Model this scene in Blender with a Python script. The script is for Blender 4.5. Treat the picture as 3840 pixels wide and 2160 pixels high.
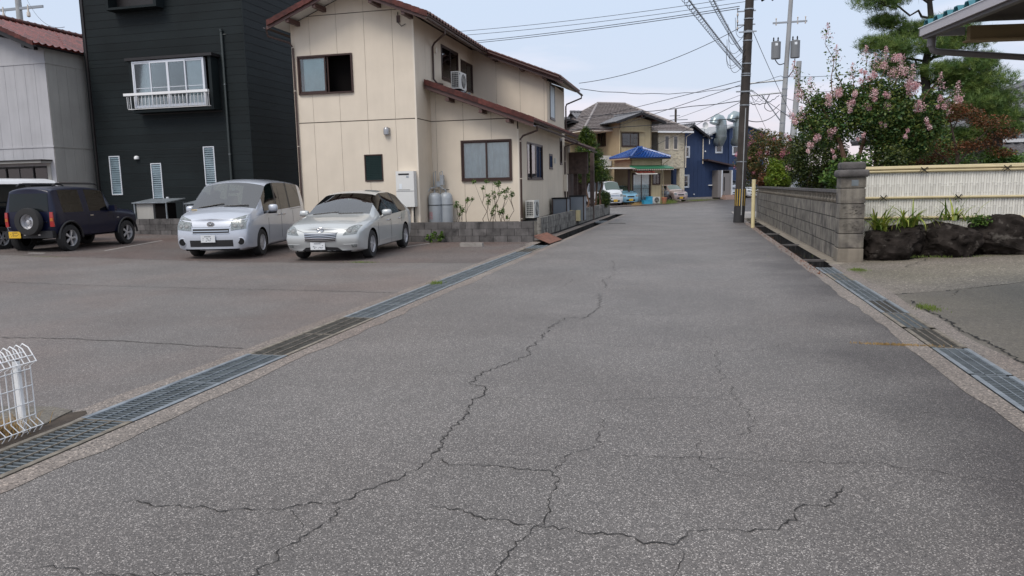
import bpy, bmesh, math, random
import numpy as np
from mathutils import Vector, Matrix, Euler
from mathutils.bvhtree import BVHTree
random.seed(7); RNG = np.random.default_rng(7)
scene = bpy.context.scene
for o in list(bpy.data.objects): bpy.data.objects.remove(o)
COL = scene.collection
PI = math.pi
def R(d): return math.radians(d)

# ------------------------------------------------------------------ camera
cam_d = bpy.data.cameras.new('camera'); cam = bpy.data.objects.new('camera', cam_d); COL.objects.link(cam)
PITCH, ROLL, YAW = 7.91, 1.186, 13.85      # degrees: down, clockwise, left of the street's axis
cam_d.sensor_width = 36; cam_d.lens = 25.99; cam_d.clip_start = .05; cam_d.clip_end = 3000
cam.location = (0, 0, 1.55)
cam.matrix_world = (Matrix.Translation((0, 0, 1.55)) @ Matrix.Rotation(R(YAW), 4, 'Z') @
                    Matrix.Rotation(R(90 - PITCH), 4, 'X') @ Matrix.Rotation(R(-ROLL), 4, 'Z'))
scene.camera = cam

# ------------------------------------------------------------------ world, sun, exposure
world = bpy.data.worlds.new('World'); scene.world = world; world.use_nodes = True
wt = world.node_tree; wn = wt.nodes; wl = wt.links; wn.clear()
SUN_EL, SUN_AZ = 52, 200
sky = wn.new('ShaderNodeTexSky'); sky.sky_type = 'NISHITA'; sky.sun_disc = False
sky.sun_elevation = R(SUN_EL); sky.sun_rotation = R(SUN_AZ); sky.air_density = 1.0; sky.dust_density = 2.2; sky.ozone_density = 1.6
geo = wn.new('ShaderNodeTexCoord'); sep = wn.new('ShaderNodeSeparateXYZ'); wl.new(geo.outputs['Generated'], sep.inputs[0])
# thin veil of cloud over the whole sky, thicker banks low down
mp = wn.new('ShaderNodeMapping'); mp.inputs['Scale'].default_value = (1.3, 1.3, 7.5); wl.new(geo.outputs['Generated'], mp.inputs[0])
nz = wn.new('ShaderNodeTexNoise'); nz.inputs['Scale'].default_value = 2.1; nz.inputs['Detail'].default_value = 6; nz.inputs['Roughness'].default_value = .52
wl.new(mp.outputs[0], nz.inputs[0])
low = wn.new('ShaderNodeMapRange'); low.inputs['From Min'].default_value = .0; low.inputs['From Max'].default_value = .2
low.inputs['To Min'].default_value = .22; low.inputs['To Max'].default_value = -.12; wl.new(sep.outputs['Z'], low.inputs[0])
ad = wn.new('ShaderNodeMath'); ad.operation = 'ADD'; wl.new(nz.outputs['Fac'], ad.inputs[0]); wl.new(low.outputs[0], ad.inputs[1])
cr = wn.new('ShaderNodeValToRGB'); cr.color_ramp.elements[0].position = .46; cr.color_ramp.elements[1].position = .66
wl.new(ad.outputs[0], cr.inputs[0])
# overcast veil colour: pale blue high up, pinkish white near the horizon
cc = wn.new('ShaderNodeValToRGB'); e = cc.color_ramp.elements
e[0].position = 0.0; e[0].color = (6.9, 6.0, 6.1, 1); e[1].position = .13; e[1].color = (6.9, 6.9, 7.8, 1)
e2 = cc.color_ramp.elements.new(1.0); e2.color = (9.3, 9.4, 9.8, 1)
wl.new(sep.outputs['Z'], cc.inputs[0])
veil = wn.new('ShaderNodeMix'); veil.data_type = 'RGBA'; veil.inputs['Factor'].default_value = .78
base = wn.new('ShaderNodeValToRGB'); e = base.color_ramp.elements
e[0].position = 0.0; e[0].color = (6.0, 6.2, 7.2, 1); e[1].position = .22; e[1].color = (5.9, 6.75, 8.1, 1)
e2 = base.color_ramp.elements.new(1.0); e2.color = (9.0, 9.3, 9.9, 1)
wl.new(sep.outputs['Z'], base.inputs[0])
wl.new(sky.outputs[0], veil.inputs['A']); wl.new(base.outputs[0], veil.inputs['B'])
mx = wn.new('ShaderNodeMix'); mx.data_type = 'RGBA'
wl.new(cr.outputs[0], mx.inputs['Factor']); wl.new(veil.outputs['Result'], mx.inputs['A']); wl.new(cc.outputs[0], mx.inputs['B'])
bg = wn.new('ShaderNodeBackground'); bg.inputs['Strength'].default_value = .098
wl.new(mx.outputs['Result'], bg.inputs[0]); wo = wn.new('ShaderNodeOutputWorld'); wl.new(bg.outputs[0], wo.inputs[0])

sun_d = bpy.data.lights.new('sun', 'SUN'); sun_d.energy = 1.5; sun_d.angle = R(26); sun_d.color = (1, .93, .84)
sun = bpy.data.objects.new('sun', sun_d); COL.objects.link(sun)
_a, _e = R(SUN_AZ), R(SUN_EL)
sun.rotation_euler = Vector((-math.sin(_a) * math.cos(_e), -math.cos(_a) * math.cos(_e), -math.sin(_e))).to_track_quat('-Z', 'Y').to_euler()
scene.view_settings.view_transform = 'Standard'; scene.view_settings.look = 'None'
scene.view_settings.exposure = 0.38; scene.view_settings.gamma = 1; scene.view_settings.use_curve_mapping = False

# ------------------------------------------------------------------ materials
M = {}
def mat(name, color, rough=.7, metal=0., nscale=0, namt=.0, bump=0., bscale=40, spec=.5, streak=0., coat=0., detail=4, dirt=None, dscale=1.2, dlo=.52, dhi=.68, rnd=0.):
    m = bpy.data.materials.new(name); m.use_nodes = True; nt = m.node_tree; n, l = nt.nodes, nt.links
    b = n['Principled BSDF']; c = tuple(color) + (1,)
    b.inputs['Base Color'].default_value = c; b.inputs['Roughness'].default_value = rough
    b.inputs['Metallic'].default_value = metal; b.inputs['Specular IOR Level'].default_value = spec; b.inputs['Coat Weight'].default_value = coat
    b.inputs['Coat Roughness'].default_value = .04
    g = n.new('ShaderNodeNewGeometry')
    out = None
    if namt:
        t = n.new('ShaderNodeTexNoise'); t.inputs['Scale'].default_value = nscale; t.inputs['Detail'].default_value = detail
        l.new(g.outputs['Position'], t.inputs[0])
        r = n.new('ShaderNodeMapRange'); r.inputs['From Min'].default_value = .3; r.inputs['From Max'].default_value = .7
        r.inputs['To Min'].default_value = 1 - namt; r.inputs['To Max'].default_value = 1 + namt; l.new(t.outputs['Fac'], r.inputs[0])
        v = n.new('ShaderNodeVectorMath'); v.operation = 'SCALE'; v.inputs[0].default_value = color; l.new(r.outputs[0], v.inputs['Scale']); out = v.outputs[0]
    if streak:
        mpn = n.new('ShaderNodeMapping'); mpn.inputs['Scale'].default_value = (7, 7, .55); l.new(g.outputs['Position'], mpn.inputs[0])
        t = n.new('ShaderNodeTexNoise'); t.inputs['Scale'].default_value = 1; t.inputs['Detail'].default_value = 5; l.new(mpn.outputs[0], t.inputs[0])
        r = n.new('ShaderNodeMapRange'); r.inputs['From Min'].default_value = .4; r.inputs['From Max'].default_value = .75
        r.inputs['To Min'].default_value = 1; r.inputs['To Max'].default_value = 1 - streak; l.new(t.outputs['Fac'], r.inputs[0])
        v = n.new('ShaderNodeVectorMath'); v.operation = 'SCALE'
        if out: l.new(out, v.inputs[0])
        else: v.inputs[0].default_value = color
        l.new(r.outputs[0], v.inputs['Scale']); out = v.outputs[0]
    if dirt:
        t = n.new('ShaderNodeTexNoise'); t.inputs['Scale'].default_value = dscale; t.inputs['Detail'].default_value = 8; t.inputs['Roughness'].default_value = .6
        l.new(g.outputs['Position'], t.inputs[0])
        r = n.new('ShaderNodeMapRange'); r.inputs['From Min'].default_value = dlo; r.inputs['From Max'].default_value = dhi; l.new(t.outputs['Fac'], r.inputs[0])
        x = n.new('ShaderNodeMix'); x.data_type = 'RGBA'; l.new(r.outputs[0], x.inputs['Factor'])
        if out: l.new(out, x.inputs['A'])
        else: x.inputs['A'].default_value = c
        x.inputs['B'].default_value = tuple(dirt) + (1,); out = x.outputs['Result']
    if rnd:
        oi = n.new('ShaderNodeObjectInfo'); r = n.new('ShaderNodeMapRange'); r.inputs['To Min'].default_value = 1 - rnd; r.inputs['To Max'].default_value = 1 + rnd; l.new(oi.outputs['Random'], r.inputs[0])
        v = n.new('ShaderNodeVectorMath'); v.operation = 'SCALE'
        if out: l.new(out, v.inputs[0])
        else: v.inputs[0].default_value = color
        l.new(r.outputs[0], v.inputs['Scale']); out = v.outputs[0]
    if out: l.new(out, b.inputs['Base Color'])
    if bump:
        t = n.new('ShaderNodeTexNoise'); t.inputs['Scale'].default_value = bscale; t.inputs['Detail'].default_value = 5; l.new(g.outputs['Position'], t.inputs[0])
        bn = n.new('ShaderNodeBump'); bn.inputs['Strength'].default_value = bump; bn.inputs['Distance'].default_value = .01
        l.new(t.outputs['Fac'], bn.inputs['Height']); l.new(bn.outputs[0], b.inputs['Normal'])
    M[name] = m; return m

def ground_mat(name, base, spec_light, spec_dark, stain=None, fine=150, warm=None, seam=0):
    """aggregate surface: stones of two sizes, broad wear patches"""
    m = bpy.data.materials.new(name); m.use_nodes = True; nt = m.node_tree; n, l = nt.nodes, nt.links
    b = n['Principled BSDF']; b.inputs['Roughness'].default_value = .62; b.inputs['Specular IOR Level'].default_value = .5
    g = n.new('ShaderNodeNewGeometry')
    vo = n.new('ShaderNodeTexVoronoi'); vo.inputs['Scale'].default_value = fine; l.new(g.outputs['Position'], vo.inputs[0])
    sp = n.new('ShaderNodeSeparateColor'); l.new(vo.outputs['Color'], sp.inputs[0])
    ramp = n.new('ShaderNodeValToRGB'); el = ramp.color_ramp.elements
    el[0].position = .0; el[0].color = tuple(spec_dark) + (1,); el[1].position = .3; el[1].color = tuple(base) + (1,)
    q = el.new(.86); q.color = tuple(x * 1.12 for x in base) + (1,); q = el.new(.945); q.color = tuple(spec_light) + (1,)
    l.new(sp.outputs[0], ramp.inputs[0])
    vo2 = n.new('ShaderNodeTexVoronoi'); vo2.inputs['Scale'].default_value = fine * .42; l.new(g.outputs['Position'], vo2.inputs[0])
    sp2 = n.new('ShaderNodeSeparateColor'); l.new(vo2.outputs['Color'], sp2.inputs[0])
    r2 = n.new('ShaderNodeMapRange'); r2.inputs['From Min'].default_value = .0; r2.inputs['From Max'].default_value = 1
    r2.inputs['To Min'].default_value = .88; r2.inputs['To Max'].default_value = 1.12; l.new(sp2.outputs[1], r2.inputs[0])
    v = n.new('ShaderNodeVectorMath'); v.operation = 'SCALE'; l.new(ramp.outputs[0], v.inputs[0]); l.new(r2.outputs[0], v.inputs['Scale'])
    t = n.new('ShaderNodeTexNoise'); t.inputs['Scale'].default_value = .55; t.inputs['Detail'].default_value = 9; t.inputs['Roughness'].default_value = .62; l.new(g.outputs['Position'], t.inputs[0])
    r = n.new('ShaderNodeMapRange'); r.inputs['From Min'].default_value = .32; r.inputs['From Max'].default_value = .68
    r.inputs['To Min'].default_value = .80; r.inputs['To Max'].default_value = 1.14; l.new(t.outputs['Fac'], r.inputs[0])
    v2 = n.new('ShaderNodeVectorMath'); v2.operation = 'SCALE'; l.new(v.outputs[0], v2.inputs[0]); l.new(r.outputs[0], v2.inputs['Scale']); out = v2.outputs[0]
    if warm:
        t = n.new('ShaderNodeTexNoise'); t.inputs['Scale'].default_value = .33; t.inputs['Detail'].default_value = 6; l.new(g.outputs['Position'], t.inputs[0])
        rr = n.new('ShaderNodeMapRange'); rr.inputs['From Min'].default_value = .42; rr.inputs['From Max'].default_value = .62; l.new(t.outputs['Fac'], rr.inputs[0])
        x = n.new('ShaderNodeMix'); x.data_type = 'RGBA'; x.blend_type = 'MULTIPLY'; l.new(rr.outputs[0], x.inputs['Factor']); l.new(out, x.inputs['A']); x.inputs['B'].default_value = tuple(warm) + (1,)
        out = x.outputs['Result']
    if stain:   # damp mossy grime along one kerb: (x from, x to, colour multiplier)
        s = n.new('ShaderNodeSeparateXYZ'); l.new(g.outputs['Position'], s.inputs[0])
        for (x0, x1, colr, nsc) in stain:
            tn = n.new('ShaderNodeTexNoise'); tn.inputs['Scale'].default_value = nsc; tn.inputs['Detail'].default_value = 7; l.new(g.outputs['Position'], tn.inputs[0])
            ma = n.new('ShaderNodeMath'); ma.operation = 'MULTIPLY_ADD'; l.new(tn.outputs['Fac'], ma.inputs[0]); ma.inputs[1].default_value = (x1 - x0) * 1.6; l.new(s.outputs['X'], ma.inputs[2])
            rr = n.new('ShaderNodeMapRange'); rr.interpolation_type = 'SMOOTHSTEP'
            rr.inputs['From Min'].default_value = x0 + (x1 - x0) * .8; rr.inputs['From Max'].default_value = x1 + (x1 - x0) * .8; l.new(ma.outputs[0], rr.inputs[0])
            x = n.new('ShaderNodeMix'); x.data_type = 'RGBA'; x.blend_type = 'MULTIPLY'; l.new(rr.outputs[0], x.inputs['Factor']); l.new(out, x.inputs['A']); x.inputs['B'].default_value = tuple(colr) + (1,)
            out = x.outputs['Result']
    l.new(out, b.inputs['Base Color'])
    bn = n.new('ShaderNodeBump'); bn.inputs['Strength'].default_value = .7; bn.inputs['Distance'].default_value = .003
    l.new(vo.outputs['Distance'], bn.inputs['Height']); bn.invert = True; l.new(bn.outputs[0], b.inputs['Normal'])
    M[name] = m; return m

def leaf_mat(name, c1, c2, c3=None, rough=.55, scale=9, trans=.25):
    m = bpy.data.materials.new(name); m.use_nodes = True; nt = m.node_tree; n, l = nt.nodes, nt.links
    b = n['Principled BSDF']; b.inputs['Roughness'].default_value = rough
    g = n.new('ShaderNodeNewGeometry'); t = n.new('ShaderNodeTexNoise'); t.inputs['Scale'].default_value = scale; t.inputs['Detail'].default_value = 3
    l.new(g.outputs['Position'], t.inputs[0])
    at = n.new('ShaderNodeAttribute'); at.attribute_name = 'tint'
    ad = n.new('ShaderNodeMath'); ad.operation = 'MULTIPLY_ADD'; ad.inputs[1].default_value = .55
    l.new(at.outputs['Fac'], ad.inputs[0]); l.new(t.outputs['Fac'], ad.inputs[2])
    r = n.new('ShaderNodeValToRGB'); e = r.color_ramp.elements; e[0].position = .45; e[0].color = tuple(c1) + (1,); e[1].position = 1.0; e[1].color = tuple(c2) + (1,)
    if c3: q = e.new(.74); q.color = tuple(c3) + (1,)
    l.new(ad.outputs[0], r.inputs[0]); l.new(r.outputs[0], b.inputs['Base Color'])
    tr = n.new('ShaderNodeBsdfTranslucent'); l.new(r.outputs[0], tr.inputs[0]); mxs = n.new('ShaderNodeMixShader'); mxs.inputs[0].default_value = trans
    l.new(b.outputs[0], mxs.inputs[1]); l.new(tr.outputs[0], mxs.inputs[2]); l.new(mxs.outputs[0], n['Material Output'].inputs[0])
    M[name] = m; return m

def darken_back(m, col=(.02, .02, .022, 1)):
    nt = m.node_tree; n, l = nt.nodes, nt.links; b = n['Principled BSDF']; g = n.new('ShaderNodeNewGeometry'); d = n.new('ShaderNodeBsdfDiffuse'); d.inputs[0].default_value = col
    x = n.new('ShaderNodeMixShader'); l.new(g.outputs['Backfacing'], x.inputs[0]); l.new(b.outputs[0], x.inputs[1]); l.new(d.outputs[0], x.inputs[2]); l.new(x.outputs[0], n['Material Output'].inputs[0]); return m
def glass_mat(name, tint=(.9, .95, .95), refl=1.0, density=.25):
    """thin pane: mirror by fresnel, rest lets light through, a little tint"""
    m = bpy.data.materials.new(name); m.use_nodes = True; nt = m.node_tree; n, l = nt.nodes, nt.links
    n.remove(n['Principled BSDF'])
    fr = n.new('ShaderNodeFresnel'); fr.inputs[0].default_value = 1.55
    gl = n.new('ShaderNodeBsdfGlossy'); gl.inputs['Roughness'].default_value = .02; tp = n.new('ShaderNodeBsdfTransparent'); tp.inputs[0].default_value = tuple(tint) + (1,)
    ma = n.new('ShaderNodeMath'); ma.operation = 'MULTIPLY_ADD'; ma.inputs[1].default_value = 1.1; ma.inputs[2].default_value = .04 * refl; l.new(fr.outputs[0], ma.inputs[0])
    mxs = n.new('ShaderNodeMixShader'); l.new(ma.outputs[0], mxs.inputs[0]); l.new(tp.outputs[0], mxs.inputs[1]); l.new(gl.outputs[0], mxs.inputs[2])
    l.new(mxs.outputs[0], n['Material Output'].inputs[0]); M[name] = m; return m

# ------------------------------------------------------------------ builders
class MB:
    """collects shapes; points may be given in a wall frame (along, outward, up)"""
    def __init__(s): s.v = []; s.f = []; s.mi = []; s.F = None; s.cur = 0
    def p(s, a, b, c):
        if s.F is None: return (a, b, c)
        O, U, N = s.F; return (O[0] + a * U[0] + b * N[0], O[1] + a * U[1] + b * N[1], O[2] + c)
    def frame(s, O, ang):
        s.F = (O, (math.cos(ang), math.sin(ang)), (math.sin(ang), -math.cos(ang))); return s
    def add(s, vs, fs, mi=None):
        k = len(s.v); s.v += [s.p(*q) for q in vs]; s.f += [tuple(i + k for i in f) for f in fs]; s.mi += [s.cur if mi is None else mi] * len(fs); return s
    def box(s, x0, x1, y0, y1, z0, z1, mi=None):
        return s.add([(x0, y0, z0), (x1, y0, z0), (x1, y1, z0), (x0, y1, z0), (x0, y0, z1), (x1, y0, z1), (x1, y1, z1), (x0, y1, z1)],
                     [(0, 3, 2, 1), (4, 5, 6, 7), (0, 1, 5, 4), (1, 2, 6, 5), (2, 3, 7, 6), (3, 0, 4, 7)], mi)
    def poly(s, pts, b0, b1, mi=None):   # outline in (along, up), extruded outward b0..b1
        n = len(pts); vs = [(a, b0, c) for a, c in pts] + [(a, b1, c) for a, c in pts]
        return s.add(vs, [tuple(range(n)), tuple(range(2 * n - 1, n - 1, -1))] + [(i, (i + 1) % n, n + (i + 1) % n, n + i) for i in range(n)], mi)
    def polyz(s, pts, z0, z1, mi=None):   # outline in (x, y), extruded up
        n = len(pts); z0f = z0 if callable(z0) else (lambda x, y: z0); z1f = z1 if callable(z1) else (lambda x, y: z1)
        vs = [(a, c, z0f(a, c)) for a, c in pts] + [(a, c, z1f(a, c)) for a, c in pts]
        return s.add(vs, [tuple(range(n)), tuple(range(2 * n - 1, n - 1, -1))] + [(i, (i + 1) % n, n + (i + 1) % n, n + i) for i in range(n)], mi)
    def quad(s, a, b, c, d, mi=None): return s.add([a, b, c, d], [(0, 1, 2, 3)], mi)
    def tube(s, pts, r, n=8, closed=False, mi=None, caps=True):
        P = [Vector(s.p(*q)) for q in pts]; F = s.F; s.F = None; k = len(P); rs = r if isinstance(r, (list, tuple)) else [r] * k
        vs = []; ref = None
        for i in range(k):
            if closed: d = P[(i + 1) % k] - P[i - 1]
            else: d = P[min(i + 1, k - 1)] - P[max(i - 1, 0)]
            d.normalize()
            if ref is None: ref = d.orthogonal().normalized()
            ref = (ref - d * ref.dot(d))
            if ref.length < 1e-6: ref = d.orthogonal()
            ref.normalize(); bb = d.cross(ref)
            for j in range(n):
                a = 2 * PI * j / n; q = P[i] + (ref * math.cos(a) + bb * math.sin(a)) * rs[i]; vs.append(tuple(q))
        fs = []
        for i in range(k if closed else k - 1):
            for j in range(n):
                a, b = i * n + j, i * n + (j + 1) % n; c = ((i + 1) % k) * n
                fs.append((a, b, c + (j + 1) % n, c + j))
        if caps and not closed: fs += [tuple(range(n - 1, -1, -1)), tuple((k - 1) * n + j for j in range(n))]
        s.add(vs, fs, mi); s.F = F; return s
    def lathe(s, prof, O=(0, 0, 0), axis='z', n=24, mi=None, arc=2 * PI):
        vs = []; fs = []; k = len(prof); full = arc > 6.28; nn = n if full else n + 1
        for j in range(nn):
            a = arc * j / n; ca, sa = math.cos(a), math.sin(a)
            for r, h in prof:
                if axis == 'z': q = (O[0] + r * ca, O[1] + r * sa, O[2] + h)
                elif axis == 'y': q = (O[0] + r * ca, O[1] + h, O[2] + r * sa)
                else: q = (O[0] + h, O[1] + r * ca, O[2] + r * sa)
                vs.append(q)
        for j in range(n):
            for i in range(k - 1):
                a, b = j * k + i, ((j + 1) % nn) * k + i
                fs.append((a, a + 1, b + 1, b))
        return s.add(vs, fs, mi)
    def mesh(s, name, mats, smooth=False, fix=True, merge=False):
        me = bpy.data.meshes.new(name); me.from_pydata(s.v, [], s.f)
        mats = mats if isinstance(mats, (list, tuple)) else [mats]
        for m in mats: me.materials.append(M[m] if isinstance(m, str) else m)
        if len(mats) > 1: me.polygons.foreach_set('material_index', s.mi)
        if fix or merge:
            bm = bmesh.new(); bm.from_mesh(me)
            if merge: bmesh.ops.remove_doubles(bm, verts=bm.verts, dist=1e-4)
            bmesh.ops.recalc_face_normals(bm, faces=bm.faces); bm.to_mesh(me); bm.free()
        if smooth:
            me.polygons.foreach_set('use_smooth', [True] * len(me.polygons))
            if smooth != 'all':
                try: me.set_sharp_from_angle(angle=R(38 if smooth is True else smooth))
                except Exception: pass
        me.update(); return me
    def build(s, name, mats, parent=None, smooth=False, **k):
        return link(name, s.mesh(name, mats, smooth, **{a: k[a] for a in ('fix', 'merge') if a in k}), parent, k.get('loc'), k.get('rot'))
def spl(P, k=6):
    P = [Vector(p) for p in P]; Q = [P[0]] + P + [P[-1]]; out = []
    for i in range(1, len(Q) - 2):
        for j in range(k):
            t = j / k; a, b, c, d = Q[i - 1], Q[i], Q[i + 1], Q[i + 2]; out.append(tuple(.5 * ((2 * b) + (c - a) * t + (2 * a - 5 * b + 4 * c - d) * t * t + (3 * b - a - 3 * c + d) * t ** 3)))
    return out + [tuple(P[-1])]
def link(name, me, parent=None, loc=None, rot=None, scale=None):
    o = bpy.data.objects.new(name, me); COL.objects.link(o)
    if parent: o.parent = parent
    if loc is not None: o.location = loc
    if rot is not None: o.rotation_euler = rot
    if scale is not None: o.scale = scale
    return o
def tag(o, label, cat, group=None, kind=None):
    if label: o['label'] = label
    if cat: o['category'] = cat
    if group: o['group'] = group
    if kind: o['kind'] = kind
    return o
def thing(name, label, cat, loc=(0, 0, 0), rz=0, group=None):
    o = bpy.data.objects.new(name, None); COL.objects.link(o); o.location = loc; o.rotation_euler = (0, 0, rz); o.empty_display_size = .2
    return tag(o, label, cat, group)
def struct(o, label=None): o['kind'] = 'structure'; (label and o.__setitem__('label', label)); return o
def stuff(o): o['kind'] = 'stuff'; return o
def copy_tree(o, parent=None):
    c = o.copy(); COL.objects.link(c)
    if parent: c.parent = parent
    for ch in o.children: copy_tree(ch, c)
    return c
def gz(Y): return -.0045 * max(0, min(Y, 55) - 10)
def lz(X, Y): return gz(Y) + .022 * max(0, -X - 10)      # the parking lot rises gently to the left
ground_mat('asphalt', (.130, .119, .112), (.44, .41, .385), (.050, .046, .044), fine=195, warm=(.96, .94, .93),
           stain=[(.8, 2.3, (.45, .43, .44), .8)])
ground_mat('asphalt_lot', (.135, .121, .113), (.34, .32, .30), (.065, .058, .054), fine=170, warm=(1.0, .90, .86))
ground_mat('asphalt_old', (.105, .087, .08), (.30, .27, .25), (.06, .05, .05), fine=110, warm=(1.0, .84, .78))
ground_mat('aggregate', (.20, .172, .15), (.42, .36, .31), (.07, .058, .05), fine=95, warm=(.85, .8, .78))
ground_mat('yard_concrete', (.17, .148, .122), (.40, .35, .30), (.09, .075, .06), fine=60, warm=(.8, .82, .72))
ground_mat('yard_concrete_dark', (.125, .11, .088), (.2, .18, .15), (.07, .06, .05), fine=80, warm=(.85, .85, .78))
mat('earth', (.06, .045, .033), .95, nscale=9, namt=.4, bump=.6, bscale=60)
mat('crack', (.022, .02, .019), .95)
mat('seam', (.095, .088, .082), .9, nscale=20, namt=.3)
mat('channel', (.045, .042, .04), .95, spec=.05, nscale=5, namt=.4, bump=.4, bscale=30, streak=.4)
mat('galv', (.175, .20, .215), .5, .5, nscale=6, namt=.25, bump=.1)
mat('galv_rim', (.29, .32, .345), .45, .6, nscale=8, namt=.25)
mat('rust_rim', (.21, .185, .15), .75, .2, nscale=12, namt=.35, bump=.2)
mat('rust_bar', (.10, .095, .085), .65, .4, nscale=12, namt=.35)
mat('rust_plate', (.17, .075, .05), .8, .1, nscale=12, namt=.4, bump=.3)
mat('white_line', (.62, .60, .57), .85, nscale=30, namt=.25)
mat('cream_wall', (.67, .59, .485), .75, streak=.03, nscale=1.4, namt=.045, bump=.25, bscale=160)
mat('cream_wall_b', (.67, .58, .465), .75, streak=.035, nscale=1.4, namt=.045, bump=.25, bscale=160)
mat('cream_trim', (.70, .63, .53), .6)
mat('joint', (.12, .10, .08), .9)
mat('brown_frame', (.045, .022, .017), .4, .2)
mat('brown_trim', (.085, .042, .036), .5)
mat('brown_gutter', (.062, .036, .030), .38)
mat('red_tile_gloss', (.13, .022, .015), .22, nscale=9, namt=.35, spec=.5, coat=.45, rnd=.35)
mat('red_tile', (.078, .021, .016), .5, nscale=9, namt=.35, bump=.1, spec=.3, rnd=.25)
mat('red_tile_old', (.085, .036, .028), .5, nscale=7, namt=.4, bump=.15)
mat('soffit', (.60, .57, .52), .8)
mat('dark_board', (.010, .0145, .016), .6, nscale=.8, namt=.22, bump=.35, bscale=90, spec=.18, rnd=.12)
mat('dark_trim', (.013, .011, .012), .5, nscale=3, namt=.2)
mat('dark_pipe', (.022, .03, .030), .45)
mat('white_alu', (.66, .69, .74), .35, .15)
mat('white_paint', (.78, .79, .80), .4)
mat('curtain', (.74, .78, .82), .9, nscale=5, namt=.06)
mat('blind', (.40, .45, .50), .9)
mat('blind_grey', (.045, .052, .060), .8)
mat('unlit_black', (.010, .009, .009), 1.0, spec=0.)  # near-black: shade of unlit rooms and hollows put into the colour
mat('louvre_glass', (.20, .27, .31), .12, coat=1.0, nscale=1.5, namt=.3)
mat('louvre_dark', (.03, .05, .05), .1, coat=1.0)
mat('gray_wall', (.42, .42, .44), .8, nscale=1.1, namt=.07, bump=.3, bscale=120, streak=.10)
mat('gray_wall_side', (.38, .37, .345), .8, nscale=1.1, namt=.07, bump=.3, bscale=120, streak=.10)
mat('block', (.125, .117, .115), .92, nscale=3, namt=.28, bump=.6, bscale=70, streak=.35, dirt=(.045, .042, .042), dscale=2.4, rnd=.2)
mat('block_old', (.23, .22, .20), .92, nscale=4, namt=.25, bump=.7, bscale=60, streak=.45, dirt=(.06, .056, .052), dscale=3.2, dlo=.5, dhi=.66, rnd=.12)
mat('stone_block', (.215, .195, .165), .92, nscale=4, namt=.3, bump=.8, bscale=45, streak=.5, dirt=(.065, .058, .056), dscale=2.2, dlo=.5, dhi=.68, rnd=.12)
mat('stone_cap', (.095, .088, .086), .92, nscale=6, namt=.3, bump=.8, bscale=50)
mat('mortar', (.04, .038, .036), .95)
mat('footing', (.235, .205, .165), .92, nscale=4, namt=.18, bump=.5, bscale=60, streak=.3)
mat('rock', (.024, .020, .018), .95, nscale=5, namt=.6, bump=1.0, bscale=22, dirt=(.10, .09, .08), dscale=6, dlo=.56, dhi=.72, spec=.05)
mat('bamboo_pale', (.62, .605, .555), .5, nscale=6, namt=.05, rnd=.08)
mat('bamboo_rail', (.50, .42, .25), .38, nscale=3, namt=.08)
mat('black_twine', (.012, .012, .012), .9)
mat('heater_white', (.68, .68, .66), .45)
mat('vent_metal', (.35, .35, .36), .35, .7)
mat('black', (.012, .012, .013), .7, spec=.2)
mat('gas_grey', (.36, .39, .42), .42, .1, nscale=5, namt=.07)
mat('red_print', (.55, .06, .07), .6)
mat('pole_dark', (.05, .041, .036), .85, nscale=3, namt=.25, bump=.3, streak=.3)
mat('pole_light', (.34, .35, .36), .8, nscale=2, namt=.12, streak=.15)
mat('pole_wrap', (.03, .03, .033), .7)
mat('yellow_stripe', (.55, .36, .06), .6)
mat('bollard_yellow', (.66, .57, .33), .45, nscale=6, namt=.05)
mat('steel', (.33, .35, .37), .4, .7)
mat('trafo', (.23, .24, .25), .5, .2)
mat('cable', (.02, .022, .026), .7)
mat('cable_grey', (.10, .11, .13), .7)
mat('porcelain', (.55, .5, .45), .3)
mat('tile_grey', (.135, .135, .145), .42, nscale=6, namt=.3, spec=.6)
mat('tile_brown', (.24, .21, .20), .5, nscale=7, namt=.25)
mat('tile_blue', (.008, .060, .24), .3, nscale=8, namt=.3, spec=.6, coat=.3)
mat('green_roof', (.03, .17, .09), .45, .1, nscale=3, namt=.12)
mat('red_corr', (.23, .05, .035), .55, nscale=5, namt=.2)
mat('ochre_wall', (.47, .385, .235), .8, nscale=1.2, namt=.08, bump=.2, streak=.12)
mat('ochre_shaded', (.37, .29, .18), .8, nscale=1.2, namt=.08, bump=.2, streak=.12)  # ochre wall darkened, shade of the side faces put into the colour
mat('stonecream', (.56, .50, .38), .85, nscale=7, namt=.16, bump=.8, bscale=14)
mat('pillar_brown', (.28, .21, .13), .85)
mat('navy_wall', (.022, .045, .115), .6, nscale=1, namt=.08)
mat('navy_trim', (.05, .03, .03), .5)
mat('duct', (.36, .42, .43), .32, .75, nscale=3, namt=.12)
mat('door_grey', (.20, .185, .18), .5)
mat('step_tile', (.33, .23, .19), .8)
mat('bark', (.09, .065, .048), .9, nscale=12, namt=.35, bump=.8, bscale=30)
mat('bark_red', (.15, .085, .055), .8, nscale=9, namt=.3, bump=.5, bscale=25)
mat('bark_dark', (.03, .026, .023), .95, nscale=9, namt=.35, bump=1, bscale=22)
mat('stem_green', (.12, .13, .06), .8)
mat('wood_post', (.115, .08, .068), .8, nscale=6, namt=.3, bump=.3, streak=.3)
mat('rubber', (.018, .018, .019), .75, bump=.2, bscale=60)
mat('alloy', (.55, .55, .57), .3, .45, coat=.5)
mat('car_trim', (.014, .014, .016), .5)
mat('chrome', (.62, .62, .64), .12, 1.0)
mat('lamp_clear', (.20, .22, .22), .12, .1, nscale=30, namt=.5, coat=.7)
mat('lamp_core', (.45, .47, .47), .18, .6)
mat('lamp_red', (.33, .008, .01), .15, coat=.8)
mat('lamp_amber', (.45, .12, .015), .15, coat=.8)
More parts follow.
